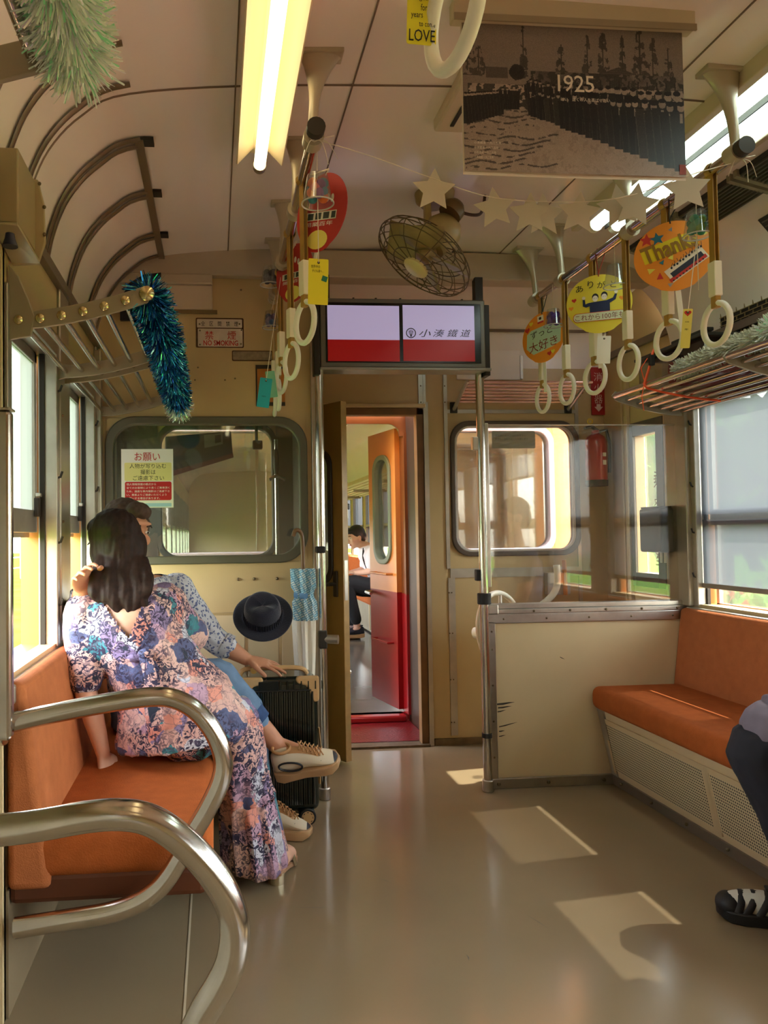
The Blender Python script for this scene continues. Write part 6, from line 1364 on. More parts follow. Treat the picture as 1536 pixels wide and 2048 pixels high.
def hand(m, w, d, nrm, curl=.3, side=1, s=1.0, spread=.10, curls=None):
    """palm, four fingers of unequal length and a thumb from the side of the palm; nrm = back of the hand, side = +1 thumb on the +(d x nrm) side"""
    d = V(d).normalized(); nrm = (V(nrm) - d * V(nrm).dot(d)).normalized(); a = d.cross(nrm) * side; w = V(w); S = s
    m.tube([w, w + d * .03 * S, w + d * .065 * S, w + d * .090 * S], [(.026 * S, .019 * S), (.036 * S, .016 * S), (.041 * S, .014 * S), (.038 * S, .011 * S)], 14, ref=a)
    for i, (off, L, r) in enumerate(((.031, .072, .0082), (.0105, .082, .0086), (-.0105, .076, .0082), (-.030, .058, .0072))):
        p = w + d * (.086 - .004 * abs(i - 1)) * S + a * off * S; dd = (d + a * (off / .031) * spread).normalized(); ang = 0; pts = [p - dd * .02 * S, p]; cu = curls[i] if curls else curl
        for seg in (.45, .31, .24): ang += cu * (.7 if seg == .45 else 1); p = p + (dd * cos(ang) - nrm * sin(ang)) * L * seg * S; pts.append(p)
        m.tube(spline(pts, 3), [r * S * (1.02 - .22 * k / 12) for k in range(13)], 9); m.ball(pts[-1], r * .78 * S, 8, 6)
    p = w + d * .022 * S + a * .026 * S; pts = [p, p + (d * .6 + a * .75).normalized() * .030 * S, p + (d * .9 + a * .62 - nrm * .25).normalized() * .055 * S, p + (d * .95 + a * .48 - nrm * .35).normalized() * .080 * S]
    m.tube(spline(pts, 3), [.0125 * S * (1 - .30 * k / 9) for k in range(10)], 9); m.ball(pts[-1], .0085 * S, 8, 6)
def nails(t, w, d, nrm, curl, side, s=1.0): pass
def skin(name, col): return mat(name, col, .5, nz=(30, .06), spec=.4)
SK1, SK2, SK3 = skin('skin_woman', (226, 176, 148)), skin('skin_man', (206, 146, 112)), skin('skin_far_person', (226, 180, 156))

# --- fabrics ---
def floral(name):
    m = mat(name, (228, 184, 174), .75); t = m.node_tree; b = t.nodes['Principled BSDF']; N = t.nodes.new; K = t.links.new
    tc = N('ShaderNodeTexCoord'); wp = N('ShaderNodeTexNoise'); wp.inputs['Scale'].default_value = 14; wp.inputs['Detail'].default_value = 3
    K(tc.outputs['Object'], wp.inputs['Vector']); ad = N('ShaderNodeVectorMath'); ad.operation = 'MULTIPLY_ADD'; K(wp.outputs['Color'], ad.inputs[0]); ad.inputs[1].default_value = (.09, .09, .09); K(tc.outputs['Object'], ad.inputs[2])
    vo = N('ShaderNodeTexVoronoi'); vo.inputs['Scale'].default_value = 17; K(ad.outputs[0], vo.inputs['Vector'])
    hs_ = N('ShaderNodeSeparateColor'); K(vo.outputs['Color'], hs_.inputs[0])
    cr = N('ShaderNodeValToRGB'); cr.color_ramp.interpolation = 'CONSTANT'; els = cr.color_ramp.elements
    for i, (p, c) in enumerate(((0, (216, 172, 162)), (.26, (226, 152, 134)), (.38, (194, 156, 178)), (.52, (222, 184, 172)), (.66, (140, 122, 160)), (.74, (206, 206, 216)), (.84, (84, 92, 130)), (.95, (60, 130, 140)))):
        e = els[i] if i < 2 else els.new(p); e.position = p; e.color = (*lin(c), 1)
    K(hs_.outputs[0], cr.inputs[0])
    v2 = N('ShaderNodeTexVoronoi'); v2.inputs['Scale'].default_value = 26; v2.feature = 'DISTANCE_TO_EDGE'; K(ad.outputs[0], v2.inputs['Vector'])
    n2 = N('ShaderNodeTexNoise'); n2.inputs['Scale'].default_value = 46; n2.inputs['Detail'].default_value = 5; n2.inputs['Distortion'].default_value = 2.2; K(tc.outputs['Object'], n2.inputs['Vector'])
    n3 = N('ShaderNodeTexNoise'); n3.inputs['Scale'].default_value = 7; K(tc.outputs['Object'], n3.inputs['Vector'])
    def thr(sock, lo, hi):
        r = N('ShaderNodeMapRange'); r.inputs['From Min'].default_value = lo; r.inputs['From Max'].default_value = hi; K(sock, r.inputs['Value']); return r.outputs[0]
    def mul(a, c): q = N('ShaderNodeMath'); q.operation = 'MULTIPLY'; K(a, q.inputs[0]); K(c, q.inputs[1]); return q.outputs[0]
    ink = thr(n2.outputs['Fac'], .49, .53); dense = thr(n3.outputs['Fac'], .38, .52)
    mx = N('ShaderNodeMix'); mx.data_type = 'RGBA'; K(mul(ink, dense), mx.inputs[0]); K(cr.outputs[0], mx.inputs[6]); mx.inputs[7].default_value = (*lin((44, 38, 66)), 1)
    v3 = N('ShaderNodeTexVoronoi'); v3.inputs['Scale'].default_value = 17; K(ad.outputs[0], v3.inputs['Vector']); lv = thr(v3.outputs['Distance'], .24, .20)
    c3 = N('ShaderNodeSeparateColor'); K(v3.outputs['Color'], c3.inputs[0]); pick = thr(c3.outputs[1], .70, .72)
    m2 = N('ShaderNodeMix'); m2.data_type = 'RGBA'; K(mul(lv, pick), m2.inputs[0]); K(mx.outputs[2], m2.inputs[6]); m2.inputs[7].default_value = (*lin((34, 44, 62)), 1)
    ed = thr(v2.outputs['Distance'], .035, .02); m3 = N('ShaderNodeMix'); m3.data_type = 'RGBA'; fx_ = N('ShaderNodeMath'); fx_.operation = 'MULTIPLY'; fx_.inputs[1].default_value = .55; K(ed, fx_.inputs[0])
    K(fx_.outputs[0], m3.inputs[0]); K(m2.outputs[2], m3.inputs[6]); m3.inputs[7].default_value = (*lin((90, 74, 96)), 1); K(m3.outputs[2], b.inputs['Base Color']); return m
def dotted(name, base, dot, scale, thr_):
    m = mat(name, base, .8); t = m.node_tree; b = t.nodes['Principled BSDF']; N = t.nodes.new; K = t.links.new
    tc = N('ShaderNodeTexCoord'); wp = N('ShaderNodeTexNoise'); wp.inputs['Scale'].default_value = 40; K(tc.outputs['Object'], wp.inputs['Vector'])
    ad = N('ShaderNodeVectorMath'); ad.operation = 'MULTIPLY_ADD'; K(wp.outputs['Color'], ad.inputs[0]); ad.inputs[1].default_value = (.03, .03, .03); K(tc.outputs['Object'], ad.inputs[2])
    v = N('ShaderNodeTexVoronoi'); v.inputs['Scale'].default_value = scale; K(ad.outputs[0], v.inputs['Vector'])
    r = N('ShaderNodeMapRange'); r.inputs['From Min'].default_value = thr_ + .06; r.inputs['From Max'].default_value = thr_; K(v.outputs['Distance'], r.inputs['Value'])
    mx = N('ShaderNodeMix'); mx.data_type = 'RGBA'; K(r.outputs[0], mx.inputs[0]); mx.inputs[6].default_value = (*lin(base), 1); mx.inputs[7].default_value = (*lin(dot), 1); K(mx.outputs[2], b.inputs['Base Color']); return m
FLORAL = floral('floral_print'); SHIRT = dotted('flowered_shirt', (196, 198, 204), (92, 102, 142), 74, .36)
JEANS = mat('washed_denim', (112, 142, 176), .85, nz=(16, .25), bump=(320, .2)); JEANC = mat('denim_cuff', (54, 84, 132), .85, nz=(40, .2))

# --- shoes ---
def sneaker(t, M, L=.285, name='sneaker', cols=None):
    A, Bk, C = cols or (mat('shoe_cream', (226, 212, 184), .5), mat('shoe_black', (32, 30, 38), .5), mat('shoe_tan', (196, 148, 98), .6))
    sh = bpy.data.objects.new(name, None); COL.objects.link(sh); sh.parent = t; WM[sh.name] = wm(t)
    xs = [-.5, -.46, -.36, -.22, -.08, .08, .22, .34, .43, .48, .5]
    hw = [.020, .034, .039, .038, .036, .040, .046, .046, .036, .022, .006]; top = [.098, .120, .126, .128, .120, .104, .080, .064, .052, .042, .034]
    m = MB(); n = 16; vs = []
    for x, w, h in zip(xs, hw, top):
        for j in range(n):
            a = 2 * pi * j / n; cy, sz = cos(a), sin(a); zz = .026 + (h - .026) * (.5 + .5 * sz); k = (1 - .45 * max(0, sz) ** 1.5) if x < .3 else (1 - .25 * max(0, sz)); vs.append(M @ V((x * L, w * cy * k, zz)))
    for i in range(len(xs) - 1):
        for j in range(n):
            mtx = Bk if (i >= 8 and 1 <= (j % n) <= 7) else (C if (i in (3, 4, 5) and 2 <= j <= 5) else A); m.use(mtx); m.add([], []); m.f.append([i * n + j, i * n + (j + 1) % n, (i + 1) * n + (j + 1) % n, (i + 1) * n + j]); m.mi.append(m.cur)
    m.v = vs; m.use(A); m.f += [list(range(n))[::-1], [(len(xs) - 1) * n + j for j in range(n)]]; m.mi += [m.cur] * 2
    o = m.build('upper', None, sh, smooth=True); s_ = o.modifiers.new('s', 'SUBSURF'); s_.levels = 1; s_.render_levels = 1
    m = MB(); out = [(-.51, 0), (-.49, .032), (-.38, .043), (-.2, .040), (-.05, .038), (.1, .044), (.24, .051), (.36, .050), (.46, .036), (.51, .0)]; out = out + [(x, -w) for x, w in out[-2:0:-1]]; N_ = len(out)
    m.v = [M @ V((x * L, w, 0 + (.012 if x > .4 else 0) + (.006 if x < -.45 else 0))) for x, w in out] + [M @ V((x * L * 1.01, w * 1.04, .034 + (.006 if x > .35 else 0) + (.012 if x < -.3 else 0))) for x, w in out]; m.f = [list(range(N_))[::-1], list(range(N_, 2 * N_))] + [[i, (i + 1) % N_, (i + 1) % N_ + N_, i + N_] for i in range(N_)]; m.mi = [0] * len(m.f)
    m.build('sole', mat('shoe_sole', (198, 160, 116), .4), sh, smooth=True, bevel=.004)
    m = MB()
    for i in range(6):
        x = (-.04 + i * .055) * L; z = .127 - .0092 * i; m.tube([M @ V((x, -.024, z - .006)), M @ V((x + .008, 0, z + .004)), M @ V((x + .012, .024, z - .006))], .0028, 6); m.tube([M @ V((x, .024, z - .006)), M @ V((x + .004, 0, z + .007)), M @ V((x + .014, -.024, z - .006))], .0024, 6)
    m.build('laces', C, sh, smooth=True)
    for s in (-1, 1):
        m = MB(); m.tube([M @ V((L * (-.22 + .17 * cos(a)), s * (.0385 + .001 * cos(a)), .066 + .019 * sin(a) - .05 * (.17 * cos(a)))) for a in (2 * pi * i / 22 for i in range(22))], .004, 6, closed=True); m.build('side_loop', Bk, sh, smooth=True)
    m = MB(); m.tube(spline([M @ V((.20 * L, -.036, .062)), M @ V((.215 * L, -.0375, .056)), M @ V((.245 * L, -.036, .064))], 4), [.0004, .0009, .0012, .0014, .0014, .0012, .0010, .0008, .0004], 5); m.build('tick_mark', Bk, sh)
    m = MB(); m.tube([M @ V((L * (-.30 + .13 * cos(a)), .030 * sin(a), .126 - .004 * cos(a))) for a in (2 * pi * i / 22 for i in range(22))], .006, 8, closed=True); m.build('collar', C, sh, smooth=True)
    return sh
def shoe_M(heel, toe, up=(0, 0, 1)):
    f = (V(toe) - V(heel)); L = f.length; f.normalize(); u = V(up) - f * V(up).dot(f); u.normalize(); y = u.cross(f); c = (V(heel) + V(toe)) / 2
    return Matrix(((f.x, y.x, u.x, c.x), (f.y, y.y, u.y, c.y), (f.z, y.z, u.z, c.z), (0, 0, 0, 1))), L

# ------------------------------------------------------------------ the man
MAN = thing('person', 'man in pale flowered shirt and ripped jeans, legs crossed, hand on the suitcase', 'person', (-.24, 2.86, .43))
Bm = basis((.72, -.66, -.10), (.10, .02, 1)); hM = V((-.335, 2.89, 1.165))
sL, eL, wL = V((-.155, 3.02, .935)), atY(428, 1278, 3.06), atY(492, 1318, 3.05)
sR, eR, wR = V((-.375, 2.76, .94)), V((-.452, 2.60, .90)), V((-.425, 2.46, .985))
kR, aR = atY(432, 1352, 2.84), atY(556, 1492, 2.83); kL, aL = V((.10, 2.905, .50)), V((.17, 2.885, .11))
def man_torso(m, g=0):
    m.tube(spline([V((-.25, 2.87, .46)), V((-.26, 2.87, .56)), V((-.275, 2.88, .70)), V((-.28, 2.885, .84)), V((-.285, 2.885, .93)), V((-.30, 2.885, .985))], 4), [(a + g, b + g) for a, b in ((.15, .12),) * 4 + ((.158, .125),) * 4 + ((.155, .118),) * 4 + ((.175, .125),) * 4 + ((.165, .10),) * 3 + ((.12, .075), (.075, .06))], 20, ref=(.25, 1, 0))
m = MB(); man_torso(m); limb(m, [(V((-.30, 2.885, .96)), .056), (V((-.325, 2.885, 1.04)), .053), (hM + V((0, 0, -.05)), .05)]); head(m, hM, Bm)
limb(m, [(sL, .056), ((sL + eL) / 2, .048), (eL, .041), ((eL * .6 + wL * .4), .040), (wL, .027)]); limb(m, [(sR, .055), ((sR + eR) / 2, .046), (eR, .040), ((eR + wR) / 2, .038), (wR, .027)])
hd_ = (atY(560, 1345, 3.03) - wL); hd_.z *= .55; hand(m, wL, hd_, (.1, -.25, 1), .10, 1, 1.02, .14, (.20, .14, .12, .16))
hand(m, wR, (.05, -.5, .35), (-.5, .1, .6), .4, -1)
hipR, hipL = V((-.19, 2.80, .535)), V((-.17, 2.93, .525))
limb(m, [(hipR, .088), ((hipR + kR) / 2, .078), (kR, .056), (kR * .65 + aR * .35, .055), (kR * .3 + aR * .7, .040), (aR, .034)]); limb(m, [(hipL, .088), ((hipL + kL) / 2, .078), (kL, .056), (kL * .65 + aL * .35, .055), (kL * .3 + aL * .7, .040), (aL, .034)])
toeR, heelR = atY(682, 1527, 2.80), atY(553, 1556, 2.84)
limb(m, [(aR, .034), (aR * .4 + toeR * .6, .024)])
fuse(m, 'body', SK2, MAN, .0048, 3)
face_parts(MAN, hM, Bm)
m = MB(); man_torso(m, .012); limb(m, [(sL, .070), ((sL * .55 + eL * .45), .060), (eL, .054), (eL * .62 + wL * .38, .051)]); limb(m, [(sR, .068), ((sR + eR) / 2, .058), (eR, .052), (eR * .5 + wR * .5, .048)])
wr_ = lambda p: .0035 * sin(p.z * 95 + p.x * 60) * mnoise.noise(p * 14) * 2
sh_ = fuse(m, 'shirt', SHIRT, MAN, .006, 3, disp=wr_, cut=lambda c, n: c.z > .985 and (c - V((-.30, 2.885, c.z))).length < .10)
d_ = (wL - eL).normalized(); cu = eL * .62 + wL * .38; MB().tube([cu - d_ * .02, cu + d_ * .012, cu + d_ * .012, cu - d_ * .015], [.0535, .056, .049, .048], 18, caps=False).build('sleeve_cuff', SHIRT, MAN, smooth=True, fix=False)
MB().tube(spline([V((-.355, 2.83, 1.0)), V((-.27, 2.815, .985)), V((-.22, 2.86, .965)), V((-.245, 2.94, .985)), V((-.33, 2.95, 1.005))], 5, True), (.007, .022), 8, closed=True, ref=(0, 0, 1)).build('collar', mat('collar_teal', (70, 130, 150), .7), MAN, smooth=True)
m = MB(); m.tube(spline([V((-.25, 2.87, .455)), V((-.255, 2.87, .53)), V((-.265, 2.875, .62))], 4), [(.168, .14)] * 9, 18, ref=(.25, 1, 0)); eR_ = kR * .36 + aR * .64; eL_ = kL * .3 + aL * .7
limb(m, [(hipR, .102), ((hipR + kR) / 2, .092), (kR, .068), (kR * .7 + aR * .3, .066), (eR_, .054)]); limb(m, [(hipL, .102), ((hipL + kL) / 2, .092), (kL, .068), (kL * .7 + aL * .3, .066), (eL_, .056)])
rip = atY(412, 1304, 2.79)
fuse(m, 'jeans', JEANS, MAN, .006, 3, disp=lambda p: .004 * mnoise.noise(p * 22), cut=lambda c, n: (c - (kR + V((-.055, -.03, .055)))).length < .030)
d_ = (aR - kR).normalized(); MB().tube([eR_ - d_ * .035, eR_ + d_ * .012, eR_ + d_ * .012, eR_ - d_ * .03], [.0595, .056, .050, .050], 18, caps=False).build('jeans_cuff', JEANC, MAN, smooth=True, fix=False)
def hair_cap(m, c, B, s, spec):
    for (x, y, z, a, b_, d) in spec: m.ball(V(c) + B @ (V((x, y, z)) * s), [a * s, b_ * s, d * s], 16, 10, B.to_4x4())
m = MB(); hair_cap(m, hM, Bm, 1, ((0, -.020, .045, .083, .098, .088), (0, -.06, .0, .074, .062, .075), (-.06, -.005, .03, .028, .06, .05), (.06, -.005, .03, .028, .06, .05), (0, .05, .085, .055, .045, .035)))
fuse(m, 'hair', mat('hair_brown_grey', (88, 68, 56), .7, nz=(60, .35), spec=.25), MAN, .006, 2, disp=lambda p: .004 * mnoise.noise(p * 60))
Ms, L_ = shoe_M(heelR, toeR, (.10, -.42, 1)); sneaker(MAN, Ms, L_)
hl_, tl2 = V((.115, 2.90, .0)), V((.325, 2.862, .0)); Ms, L_ = shoe_M(hl_, tl2 + V((.03, 0, 0))); sneaker(MAN, Ms, L_)

# ------------------------------------------------------------------ the woman
WOM = thing('person', 'woman in a long floral dress leaning to the window with her back to the camera', 'person', (-.1, 2.45, .43))
Bw = basis((-.50, .62, -.10), (-.22, .0, 1)); hW = V((-.335, 2.535, 1.115))
uL, fL, gL = V((-.425, 2.475, .905)), V((-.412, 2.42, .675)), V((-.355, 2.40, .475))
uR, fR, gR = V((-.165, 2.52, .935)), V((-.075, 2.63, .79)), V((-.17, 2.735, .76))
TW = [(V((-.115, 2.455, .50)), (.205, .175)), (V((-.130, 2.455, .585)), (.195, .165)), (V((-.185, 2.46, .70)), (.145, .118)), (V((-.225, 2.465, .775)), (.138, .105)), (V((-.270, 2.475, .87)), (.165, .110)), (V((-.292, 2.485, .935)), (.150, .082)), (V((-.300, 2.49, .972)), (.085, .058))]
def wom_torso(m, g=0):
    P = spline([p for p, _ in TW], 4); R = []
    for i in range(len(TW) - 1):
        for j in range(4): f = j / 4; f = f * f * (3 - 2 * f); R.append(tuple(TW[i][1][k] * (1 - f) + TW[i + 1][1][k] * f + g for k in (0, 1)))
    R.append((TW[-1][1][0] + g, TW[-1][1][1] + g)); m.tube(P, R, 22, ref=(1, .15, .25))
m = MB(); wom_torso(m, -.004); limb(m, [(V((-.298, 2.49, .955)), .050), (V((-.315, 2.505, 1.02)), .046), (hW + V((.01, -.01, -.06)), .046)]); head(m, hW, Bw, .95)
limb(m, [(uL, .048), ((uL + fL) / 2, .042), (fL, .036), ((fL * .6 + gL * .4), .034), (gL, .023)]); limb(m, [(uR, .048), ((uR + fR) / 2, .042), (fR, .036), ((fR + gR) / 2, .034), (gR, .023)])
hand(m, gL, (.10, .02, -.5), (.8, -.5, .2), .12, -1, .92, .12); hand(m, gR, (-.5, .35, .1), (.2, -.4, .8), .3, 1, .92)
kn1, an1, kn2, an2 = V((.065, 2.525, .540)), V((.165, 2.520, .115)), V((.06, 2.575, .53)), V((.10, 2.63, .10))
limb(m, [(V((-.06, 2.43, .54)), .085), (V((.00, 2.48, .55)), .068), (kn1, .046), (kn1 * .6 + an1 * .4, .044), (an1, .034)]); limb(m, [(V((-.06, 2.53, .53)), .085), (V((.0, 2.56, .545)), .068), (kn2, .046), (kn2 * .6 + an2 * .4, .044), (an2, .034)])
for a_, hx, tx in ((an1, V((.190, 2.505, .062)), V((.250, 2.665, .026))), (an2, V((.095, 2.615, .060)), V((.14, 2.77, .026)))):
    limb(m, [(a_, .034), (hx, .031), (hx * .5 + tx * .5 + V((0, 0, .014)), .033), (tx, .026)])
fuse(m, 'body', SK1, WOM, .0052, 3); face_parts(WOM, hW, Bw, .95)
va, vb, vc_ = V((-.40, 0, 1.0)), V((-.20, 0, 1.0)), V((-.268, 0, .835))
def in_v(c, n):
    if c.z > .972 and abs(c.x + .30) < .075: return True
    if c.y > 2.48: return False
    s = lambda p, q, r: (p.x - r.x) * (q.z - r.z) - (q.x - r.x) * (p.z - r.z)
    a, b_, d = s(c, va, vb), s(c, vb, vc_), s(c, vc_, va); return (a < 0) == (b_ < 0) == (d < 0)
fold = lambda p: .006 * mnoise.noise(V((p.x * 26, p.y * 26, p.z * 5))) + .004 * mnoise.noise(p * 30)
m = MB(); wom_torso(m, .006); limb(m, [(uL, .066), ((uL * .5 + fL * .5), .062), (fL * .85 + uL * .15, .064)]); limb(m, [(uR, .064), ((uR * .5 + fR * .5), .060), (fR * .9 + uR * .1, .062)])
limb(m, [(V((-.10, 2.44, .545)), (.15, .12)), (V((-.01, 2.49, .555)), (.145, .105)), (V((.065, 2.52, .535)), (.115, .075))], ref=(0, 1, 0))
m.tube(spline([V((.055, 2.53, .58)), V((.072, 2.535, .50)), V((.082, 2.54, .40)), V((.100, 2.55, .26)), V((.115, 2.555, .14)), V((.122, 2.558, .085))], 4), [(.098, .055)] * 4 + [(.115, .078)] * 4 + [(.112, .078)] * 4 + [(.112, .086)] * 4 + [(.122, .094)] * 4 + [(.132, .102)], 22, ref=(.3, 1, 0))
def skirt_fold(p): return fold(p) + (0 if p.z > .50 else min(1, (.50 - p.z) * 4) * .011 * sin(atan2(p.y - 2.55, p.x - .12) * 11 + 3 * mnoise.noise(p * 6)))
fuse(m, 'dress', FLORAL, WOM, .0065, 3, cut=in_v, disp=skirt_fold)
vs = []; m = MB(); K_ = 72
for j in range(K_):                                                    # gathered flounce at the hem
    a = 2 * pi * j / K_; w = 1 + .05 * sin(11 * a) + .025 * sin(23 * a + 1)
    for z, s in ((.27, 1.02), (.19, 1.12), (.10, 1.20), (.062, 1.24)): vs.append(V((.098 + (.27 - z) * .12 + .088 * s * w * cos(a), 2.552 + .118 * s * w * sin(a), z + .012 * sin(2 * a + 1) * (z < .15))))
m.add(vs, [(j * 4 + i, ((j + 1) % K_) * 4 + i, ((j + 1) % K_) * 4 + i + 1, j * 4 + i + 1) for j in range(K_) for i in range(3)])
o = m.build('hem_flounce', FLORAL, WOM, smooth=True, fix=False); s_ = o.modifiers.new('s', 'SOLIDIFY'); s_.thickness = .002
pts = [atY(x, y, Y) for x, y, Y in ((290, 1312, 2.335), (300, 1350, 2.315), (306, 1400, 2.28), (316, 1450, 2.262))]
MB().tube(spline(pts, 5), (.020, .003), 8, ref=(1, 0, 0)).build('tie_ribbon', FLORAL, WOM, smooth=True)
m = MB(); m.ball(atY(292, 1308, 2.338), (.026, .014, .018), 12, 8); m.ball(atY(270, 1316, 2.345), (.026, .010, .014), 12, 8); m.ball(atY(314, 1314, 2.35), (.026, .010, .014), 12, 8); m.build('tie_knot', FLORAL, WOM, smooth=True)
# hair: cap, hanging waves
m = MB(); hair_cap(m, hW, Bw, .95, ((0, -.022, .042, .088, .102, .092), (0, -.065, -.01, .082, .066, .092), (-.062, -.015, -.03, .032, .06, .09), (.062, -.015, -.03, .032, .06, .09), (0, .052, .085, .055, .040, .032)))
for (x0, y0, x1, y1, x2, y2, r) in ((205, 1120, 190, 1175, 196, 1200, .024), (225, 1110, 222, 1180, 236, 1222, .027), (245, 1110, 250, 1185, 262, 1226, .026), (268, 1115, 276, 1180, 268, 1222, .024), (285, 1125, 296, 1170, 284, 1198, .022), (212, 1120, 206, 1180, 226, 1212, .022), (258, 1110, 284, 1190, 290, 1214, .018)):
    limb(m, [(atY(x0, y0, 2.46), r), (atY(x1, y1, 2.405), r * .95), (atY(x2, y2, 2.395), r * .5)])
fuse(m, 'hair', mat('hair_dark_brown', (44, 26, 20), .65, nz=(70, .4), spec=.25), WOM, .0055, 2, disp=lambda p: .0045 * mnoise.noise(V((p.x * 90, p.y * 50, p.z * 18))))
GOLD = mat('gold_sandal', (206, 190, 156), .25, .8)
for hx, tx in ((V((.190, 2.505, 0)), V((.250, 2.665, 0))), (V((.095, 2.615, 0)), V((.14, 2.77, 0)))):
    sd = bpy.data.objects.new('sandal', None); COL.objects.link(sd); sd.parent = WOM; WM[sd.name] = wm(WOM); d = (tx - hx).normalized(); q = V((-d.y, d.x, 0))
    out = [hx + d * x + q * w for x, w in ((-.030, 0), (-.022, .022), (.02, .028), (.08, .026), (.14, .034), (.18, .026), (.195, 0), (.18, -.026), (.14, -.034), (.08, -.026), (.02, -.028), (-.022, -.022))]
    hz = [.034, .034, .032, .018, .006, .006, .006, .006, .006, .018, .032, .034]; N_ = 12; m = MB(); m.v = [p + V((0, 0, z - .002)) for p, z in zip(out, hz)] + [p + V((0, 0, z + .010)) for p, z in zip(out, hz)]; m.f = [list(range(N_))[::-1], list(range(N_, 2 * N_))] + [[i, (i + 1) % N_, (i + 1) % N_ + N_, i + N_] for i in range(N_)]; m.mi = [0] * len(m.f); m.build('insole', mat('insole_tan', (176, 136, 104), .5), sd, smooth=True)
    MB().lathe([(.026, 0), (.027, .036), (.0, .036)], Matrix.Translation(hx), 18).build('block_heel', GOLD, sd, smooth=True)
    m = MB(); c = hx + d * .12; m.tube([c + q * .036 + V((0, 0, .012)), c + q * .026 + V((0, 0, .046)), c + V((0, 0, .056)), c - q * .026 + V((0, 0, .046)), c - q * .036 + V((0, 0, .012))], (.014, .003), 8, ref=tuple(d)); m.build('strap', GOLD, sd, smooth=True)

# ------------------------------------------------------------------ the passenger on the right, mostly outside the frame
PR = thing('person', 'passenger cut by the right photo edge, dark trousers and strapped black sandals', 'person', (1.95, 1.98, .44))
kA, aA, hA = V((1.575, 2.085, .515)), V((1.70, 2.03, .10)), V((1.93, 1.97, .54)); kB, aB, hB = V((1.57, 1.84, .51)), V((1.64, 1.80, .10)), V((1.93, 1.85, .54))
hP = V((1.93, 1.90, 1.24)); Bp = basis((-1, .05, -.1), (0, 0, 1))
def pr_torso(m, g=0): m.tube(spline([V((1.95, 1.91, .47)), V((1.96, 1.91, .60)), V((1.965, 1.91, .80)), V((1.96, 1.91, .95)), V((1.95, 1.91, 1.04))], 4), [(.155 + g, .125 + g)] * 5 + [(.15 + g, .115 + g)] * 4 + [(.17 + g, .12 + g)] * 4 + [(.15 + g, .09 + g)] * 3 + [(.07 + g, .06 + g)], 20, ref=(0, 1, 0))
m = MB(); pr_torso(m); limb(m, [(V((1.95, 1.91, 1.02)), .055), (hP + V((0, 0, -.06)), .05)]); head(m, hP, Bp)
for s, (k_, a_, h_) in ((1, (kA, aA, hA)), (-1, (kB, aB, hB))):
    limb(m, [(h_, .09), ((h_ + k_) / 2, .080), (k_, .058), (k_ * .6 + a_ * .4, .055), (a_, .036)]); sh0 = V((1.95, 1.91 + s * .17, .99)); el = V((1.88, 1.91 + s * .2, .72)); wr0 = V((1.72, 1.91 + s * .09, .645)); limb(m, [(sh0, .05), (el, .042), (wr0, .028)]); hand(m, wr0, (-1, 0, -.1), (0, 0, 1), .25, s)
    limb(m, [(a_, .036), (a_ + V((-.02, .0, -.05)), .036), (a_ + V((-.16, .085 * (s > 0), -.07)), .026)])
fuse(m, 'body', SK2, PR, .006, 3); face_parts(PR, hP, Bp)
DT = mat('dark_trousers', (34, 35, 46), .85, nz=(14, .2)); m = MB(); pr_torso_ = m.tube([V((1.95, 1.91, .46)), V((1.955, 1.91, .62))], [(.172, .142)] * 2, 18, ref=(0, 1, 0))
for (k_, a_, h_) in ((kA, aA, hA), (kB, aB, hB)): limb(m, [(h_, .105), ((h_ + k_) / 2, .098), (k_, .078), (k_ * .6 + a_ * .4, .075), (k_ * .15 + a_ * .85, .062)])
fuse(m, 'trousers', DT, PR, .006, 3, disp=lambda p: .005 * mnoise.noise(p * 16))
m = MB(); pr_torso(m, .016)
for s in (-1, 1): sh0 = V((1.95, 1.91 + s * .17, .99)); el = V((1.88, 1.91 + s * .2, .72)); limb(m, [(sh0, .064), ((sh0 + el) / 2, .06)])
limb(m, [(V((1.90, 1.96, .56)), (.13, .11)), (V((1.72, 2.03, .572)), (.118, .10)), (V((1.61, 2.07, .560)), (.104, .088))])
fuse(m, 'top', mat('grey_violet_top', (120, 112, 128), .85, nz=(14, .15)), PR, .006, 3, disp=lambda p: .005 * mnoise.noise(p * 18), cut=lambda c, n: c.x < 1.80 and c.z < .50 + .25 * (c.x - 1.62))
m = MB(); hair_cap(m, hP, Bp, 1, ((0, -.022, .045, .085, .10, .09), (0, -.06, .0, .076, .062, .08))); fuse(m, 'hair', mat('hair_black', (26, 22, 22), .5), PR, .007, 2)
SB, SW = mat('sandal_black', (24, 24, 26), .55), mat('sandal_pale', (206, 208, 196), .6)
